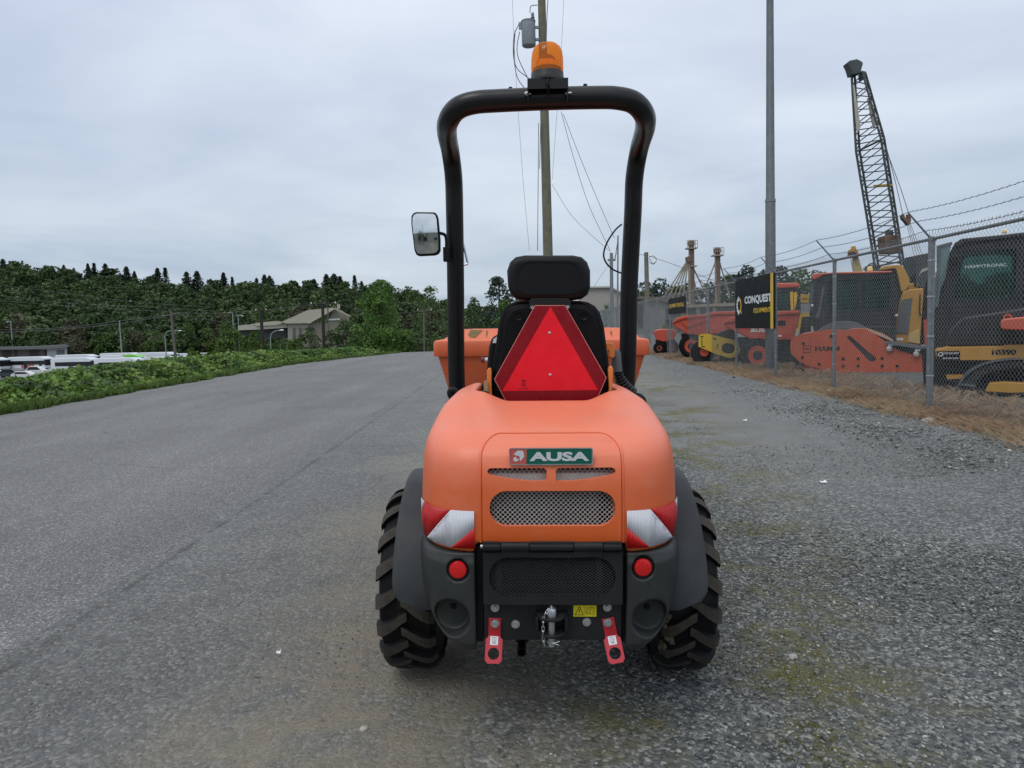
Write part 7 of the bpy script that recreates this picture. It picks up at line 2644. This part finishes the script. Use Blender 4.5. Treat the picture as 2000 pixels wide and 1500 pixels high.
pxtree('broadleaf_tree', 'big bright green leafy tree standing alone left of the roll bar', 738, 536, 705, 112, 58, 9500, 5.0, M['leaf_big'], 11, z0=.04, lobes=34)
pxtree('broadleaf_tree', 'tall dark tree right behind the left leg of the roll bar, beside the headrest', 972, 520, 700, 70, 110, 2600, 5, M['leaf_con'], 12, z0=.1, lobes=18)
pxtree('broadleaf_tree', 'rounded green tree directly left of the seat back', 985, 580, 700, 62, 60, 1800, 5, M['leaf_mid'], 13, z0=.05)
pxtree('broadleaf_tree', 'dark tree showing low between the roll bar and the tall dark tree', 925, 566, 700, 50, 130, 1300, 4.5, M['leaf_wood'], 14, z0=.05)
pxtree('broadleaf_tree', 'dense green tree at the left leg of the roll bar', 880, 585, 690, 60, 120, 1300, 4.5, M['leaf_wood'], 15, z0=.05)
pxtree('broadleaf_tree', 'round green tree between the big leafy tree and the roll bar', 838, 552, 690, 80, 140, 1500, 4.5, M['leaf_wood'], 16, z0=.05)
pxtree('broadleaf_tree', 'small lime bush below the warehouse roof', 577, 653, 712, 50, 50, 1100, 5, M['leaf_lt'], 17, z0=.02, cat='bush')
pxtree('broadleaf_tree', 'brown-green shrub right of the lime bush', 618, 664, 705, 34, 48, 600, 4, M['leaf_wood2'], 18, z0=.02, cat='bush')
pxtree('broadleaf_tree', 'dark bushy tree standing before the warehouse wall', 605, 636, 700, 52, 70, 1300, 4.5, M['leaf_wood'], 19, z0=.03)
pxtree('broadleaf_tree', 'dark bush hiding the foot of the warehouse front, right of the dark power pole', 645, 642, 700, 46, 74, 1000, 4.5, M['leaf_wood'], 23, z0=.03)
pxtree('broadleaf_tree', 'green bush under the left end of the warehouse roof', 562, 660, 700, 50, 78, 900, 4.5, M['leaf_wood'], 24, z0=.03, cat='bush')
pxtree('broadleaf_tree', 'mid green bushy tree between dark power pole and big tree', 674, 608, 700, 62, 75, 1700, 4.5, M['leaf_wood'], 20, z0=.03)
pxtree('broadleaf_tree', 'bright bush at the foot of the big leafy tree, road side', 690, 655, 704, 50, 50, 900, 5, M['leaf_mid'], 21, z0=.02, cat='bush')
pxtree('broadleaf_tree', 'bright bush at the right foot of the big leafy tree', 790, 655, 700, 48, 56, 900, 5, M['leaf_mid'], 22, z0=.02, cat='bush')
pxtree('broadleaf_tree', 'low green shrub beside the distant crossarm pole', 852, 650, 700, 36, 60, 600, 4.5, M['leaf_mid'], 23, z0=.02, cat='bush')
# low trees on the flat behind the buses
for i, (px, pt, w_, m_) in enumerate(((150, 660, 50, 'leaf_wood2'), (205, 648, 60, 'leaf_mid'), (262, 642, 60, 'leaf_wood2'), (300, 636, 50, 'leaf_mid'), (365, 628, 50, 'leaf_mid'), (405, 630, 46, 'leaf_lt'), (440, 622, 46, 'leaf_mid'), (500, 636, 50, 'leaf_mid'), (545, 656, 44, 'leaf_mid'))):
    pxtree('broadleaf_tree', '%s low tree on the flat behind the buses, %s from the left' % ({'leaf_wood2': 'olive', 'leaf_mid': 'green', 'leaf_lt': 'light green'}[m_], ORD[i]), px, pt, 706, w_, 211 + 2 * (i % 3) if px < 420 else 120, 800, 4.2, M[m_], 60 + i, z0=.03, group='low trees behind the buses')
# saplings behind the bramble
for i, (px, pt, w_) in enumerate(((372, 676, 22), (386, 684, 18), (412, 668, 24), (428, 655, 24), (446, 646, 26), (462, 634, 24), (478, 652, 26), (492, 642, 26), (505, 664, 22))):
    pxtree('sapling', 'light green leafy sapling behind the bramble, %s from the left' % ORD[i], px, pt, 712, w_, 36 + (i % 3), 420, 6, M['leaf_lt'], 80 + i, z0=.0, group='saplings behind the bramble', lobes=12, cat='sapling')
# right side tree line
for i, (px, pt, w_, D_) in enumerate(((1250, 560, 60, 120), (1292, 540, 70, 120), (1330, 546, 60, 118), (1380, 548, 60, 116), (1425, 525, 50, 112), (1452, 512, 56, 110), (1490, 518, 46, 108), (1522, 505, 60, 100), (1560, 522, 60, 104), (1600, 524, 66, 108), (1640, 530, 60, 106), (1700, 512, 60, 100), (1740, 518, 50, 104), (1810, 520, 70, 96), (1870, 530, 80, 98), (1960, 520, 90, 94))):
    pxtree('broadleaf_tree', 'dark tree beyond the yard on the right, %s from the left' % ORD[i], px, pt, 650, w_ * 1.7, D_, 2300, 6.5, M['leaf_con'] if i % 2 else M['leaf_wood'], 120 + i, z0=.02, group='trees beyond the yard')
pxtree('broadleaf_tree', 'scraggly shrub before the beige warehouse wall', 1184, 585, 690, 34, 55, 420, 4, M['leaf_mid'], 140, z0=.02, cat='bush')
pxtree('broadleaf_tree', 'green shrub at the far fence beside the beige wall', 1163, 612, 690, 34, 50, 500, 4.5, M['leaf_mid'], 141, z0=.02, cat='bush')
pxtree('broadleaf_tree', 'climbing shrub against the concrete block behind the fence', 1300, 622, 690, 30, 60, 420, 4, M['leaf_mid'], 142, z0=.02, cat='bush')


# ------------------------------------------------------------------ bramble along the road edge, grasses, small litter
def behind_camera():
    """what the dumper's mirror sees: a yard gate side behind the photographer"""
    t = thing('office_building', 'pale office wall behind the photographer, seen in the mirror', 'building', (-5, -16, 0))
    MB().bx(-14, 4, -22, -16, 0, 4.2).build('wall', mat('office_wall', (.36, .34, .31), .8, var=.08), t, smooth=0)
    MB().bx(-14.3, 4.3, -22.2, -15.8, 4.2, 4.4).build('roof_edge', M['mgrey'], t, smooth=0)
    for x in (-11, -7.6, .6):
        f_ = MB().bx(x, x + 1.4, -15.99, -15.95, 1.0, 2.4).build('window', M['busblk'], t, smooth=0)
    t = thing('street_sign', 'black sign with the number 29 behind the photographer, mirrored in the glass', 'sign', (-2.1, -7, 0), world=False)
    MB().bx(-.5, .5, -.02, .02, 1.0, 2.9).build('sign_board', M['signblk'], t)
    MB().cyl((-.45, -.05, 0), (-.45, -.05, 3.4), .04, n=8).build('sign_post', M['galv'], t)
    o = link('sign_lettering', text_mesh('29', .6, .5, .002, .03, M['signwht']), t)
    o.location = (0, .021, 2.5)
    o.rotation_euler = (0, 0, math.pi)
    o = link('sign_lettering', text_mesh('ST', .3, .2, .002, .02, M['signwht']), t)
    o.location = (0, .021, 2.0)
    o.rotation_euler = (0, 0, math.pi)
    tree('broadleaf_tree', 'green tree behind the photographer, visible only in the mirror', -4.6, -10, 4.5, 3.2, 1500, .22, M['leaf_mid'], 201, z0=.1)
    t = thing('steel_pole', 'thin steel post behind the photographer, visible only in the mirror', 'pole', (-3.0, -8, 0), world=False)
    MB().cyl((0, 0, 0), (0, 0, 5.5), .06, n=10).build('pole_shaft', M['galv'], t)


behind_camera()


def build_bramble():
    n = 80000
    yy = 8 + 30 * rng.random(n) ** 1.25
    xx = rng.uniform(-13.2, -9.0, n)
    edge = -9.05 + 0.18 * np.sin(yy * 1.3) + 0.12 * np.sin(yy * 3.1 + 1)
    edge = np.where(yy > 29, edge + (yy - 29) * 0.32, edge)
    xx = edge - 3.2 * rng.random(n) ** 1.1
    H = np.vectorize(lambda a, b: noise.noise(Vector((a * 0.55, b * 0.55, 2))) * .40 + noise.noise(Vector((a * 1.6, b * 1.6, 7))) * .22)(xx, yy)
    prof = sst((edge - xx) / 1.3) * np.interp(yy, [8, 14, 20, 27, 32, 38], [.43, .46, .55, .50, .43, .37]) * (1 - .35 * sst((edge - xx - 1.6) / 1.6))
    top = prof * (1 + H * .7)
    t = 1 - rng.random(n) ** 1.9 * .9
    z = zt(xx, yy) + np.maximum(top, 0.03) * t + rng.normal(0, .035, n)
    z = np.maximum(z, zt(xx, yy) + 0.02)
    C = np.stack([xx, yy, z], -1)
    N = np.tile(np.array([0.25, -0.25, 0.8]), (n, 1))
    V, F = leaf_faces(C, .12, N, .55, .85)
    tone = rng.random(n)
    link('bramble', np_mesh('bramble', V, F, M['leaf_hedge'], tone), kind='stuff')
    # canes and stems
    mb = MB()
    for k in range(160):
        y = random.uniform(9, 34)
        x = -9.4 - random.random() * 2.4
        h = random.uniform(.35, .6)
        a = random.uniform(0, 6.28)
        mb.tube([(x, y, zg(x, y)), (x + .2 * math.cos(a), y + .2 * math.sin(a), h * .8), (x + .5 * math.cos(a), y + .5 * math.sin(a), h * .75)], .008, 4, False)
    mb.build('bramble_canes', M['bark'], smooth=0, kind='stuff')


def blades(name, n, xf, yr, h, m, wd=.006, sp=.25):
    y = yr[0] + (yr[1] - yr[0]) * rng.random(n) ** 1.4
    x = xf(y, n)
    k = np.isfinite(x)
    x, y = x[k], y[k]
    n = len(x)
    z = zt(x, y)
    a = rng.uniform(0, 6.28, n)
    hh = h * rng.uniform(.35, 1.2, n)
    wv = wd * (1 + y / 8)
    dx, dy = np.cos(a) * wv, np.sin(a) * wv
    lx, ly = rng.normal(0, sp, n) * hh, rng.normal(0, sp, n) * hh
    B = np.stack([x, y, z], -1)
    V = np.stack([B + np.stack([-dx, -dy, 0 * x], -1), B + np.stack([dx, dy, 0 * x], -1), B + np.stack([lx * .4 + dx * .6, ly * .4 + dy * .6, hh * .6], -1), B + np.stack([lx * 1.3, ly * 1.3, hh], -1)], 1).reshape(-1, 3)
    F = np.arange(4 * n).reshape(n, 4)
    link(name, np_mesh(name, V, F, m, rng.random(n)), kind='stuff')


build_bramble()


def fence_x(y, n):
    d = rng.normal(-.05, .20, n)
    p = np.vectorize(lambda a: noise.noise(Vector((a * .9, 4, 0))))(y)
    return np.where(rng.random(n) < np.clip(.55 + 1.5 * p, .08, 1), 5.0 + .035 * y + d, np.nan)


def fence_x2(y, n):
    return 5.0 + .035 * y + rng.uniform(.0, 1.6, n)


blades('dry_grass', 150000, fence_x, (5.2, 40), .085, M['blade_d'], .0011, .8)
blades('yard_weeds', 6000, fence_x2, (6, 30), .12, M['blade_d'], .0012, .6)
blades('verge_grass', 22000, lambda y, n: -8.85 - .25 * np.abs(rng.normal(0, 1, n)) + .22 * patch(y, y * 0, 1.1) + .1 * patch(y, y * 0, 4.0) + np.where(y > 29, (y - 29) * .32, 0), (9, 38), .14, M['blade_g'])
def moss_x(y, n):
    x = np.interp(y, [2, 5, 14], [.75, 1.1, 2.9]) + rng.normal(0, .35, n)
    return np.where(patch(x, y, 3.0, 9.0) > .22, x, np.nan)


blades('moss_tufts', 9000, moss_x, (1.6, 9), .014, M['blade_m'], .0016, .8)

# paper scraps and larger stones, one by one
litter = [((545, 1290), .016, .006, 'white', 'small cream paper scrap on the gravel left of the dumper', 'paper scrap'),
          ((1608, 945), .045, .02, 'white', 'white crumpled scrap on the gravel right of the dumper', 'paper scrap'),
          ((1455, 823), .045, .02, 'white', 'tiny white scrap on the far gravel lane', 'paper scrap')]
for (px, py), a, b, m_, lab, cat in litter:
    p = gnd(px, py)
    z = zg(p.x, p.y)
    mb = MB()
    mb.add([(p.x - a / 2, p.y - b, z + .015), (p.x + a / 2, p.y - b * .8, z + .013), (p.x + a * .55, p.y + b, z + .026), (p.x, p.y + b * .6, z + .017), (p.x - a * .5, p.y + b * .9, z + .022)], [(0, 1, 3), (1, 2, 3), (0, 3, 4)])
    o = mb.build('paper_scrap', M['white'], smooth=0)
    s_ = o.modifiers.new('s', 'SOLIDIFY')
    s_.thickness = .0015
    tag(o, lab, cat)
for i, ((px, py), r, lab) in enumerate((((1453, 729), .085, 'pale round boulder lying in the dry grass before the banner post'), ((1548, 1277), .017, 'pale flat stone on the gravel right of the rear tyre'),
                                        ((1433, 738), .035, 'small dark stone left of the pale boulder'), ((1814, 826), .07, 'flat pale stone at the dry grass edge on the right'), ((711, 1432), .013, 'pale stone on the brown dirt behind the left tyre'))):
    p = gnd(px, py)
    bm = bmesh.new()
    bmesh.ops.create_icosphere(bm, subdivisions=3, radius=r)
    for v in bm.verts:
        v.co *= 1 + .25 * noise.noise(v.co / r * 1.2 + Vector((i, 0, 0)))
        v.co.z *= .6
    me = bpy.data.meshes.new('rock')
    bm.to_mesh(me)
    bm.free()
    me.polygons.foreach_set('use_smooth', [True] * len(me.polygons))
    me.materials.append(mat('pale_rock' if i != 2 else 'dark_rock', (.36, .35, .32) if i != 2 else (.04, .04, .04), .8, bump=.3, bs=20))
    o = link('rock', me)
    o.location = (p.x, p.y, zg(p.x, p.y) + r * .25)
    tag(o, lab, 'stone')
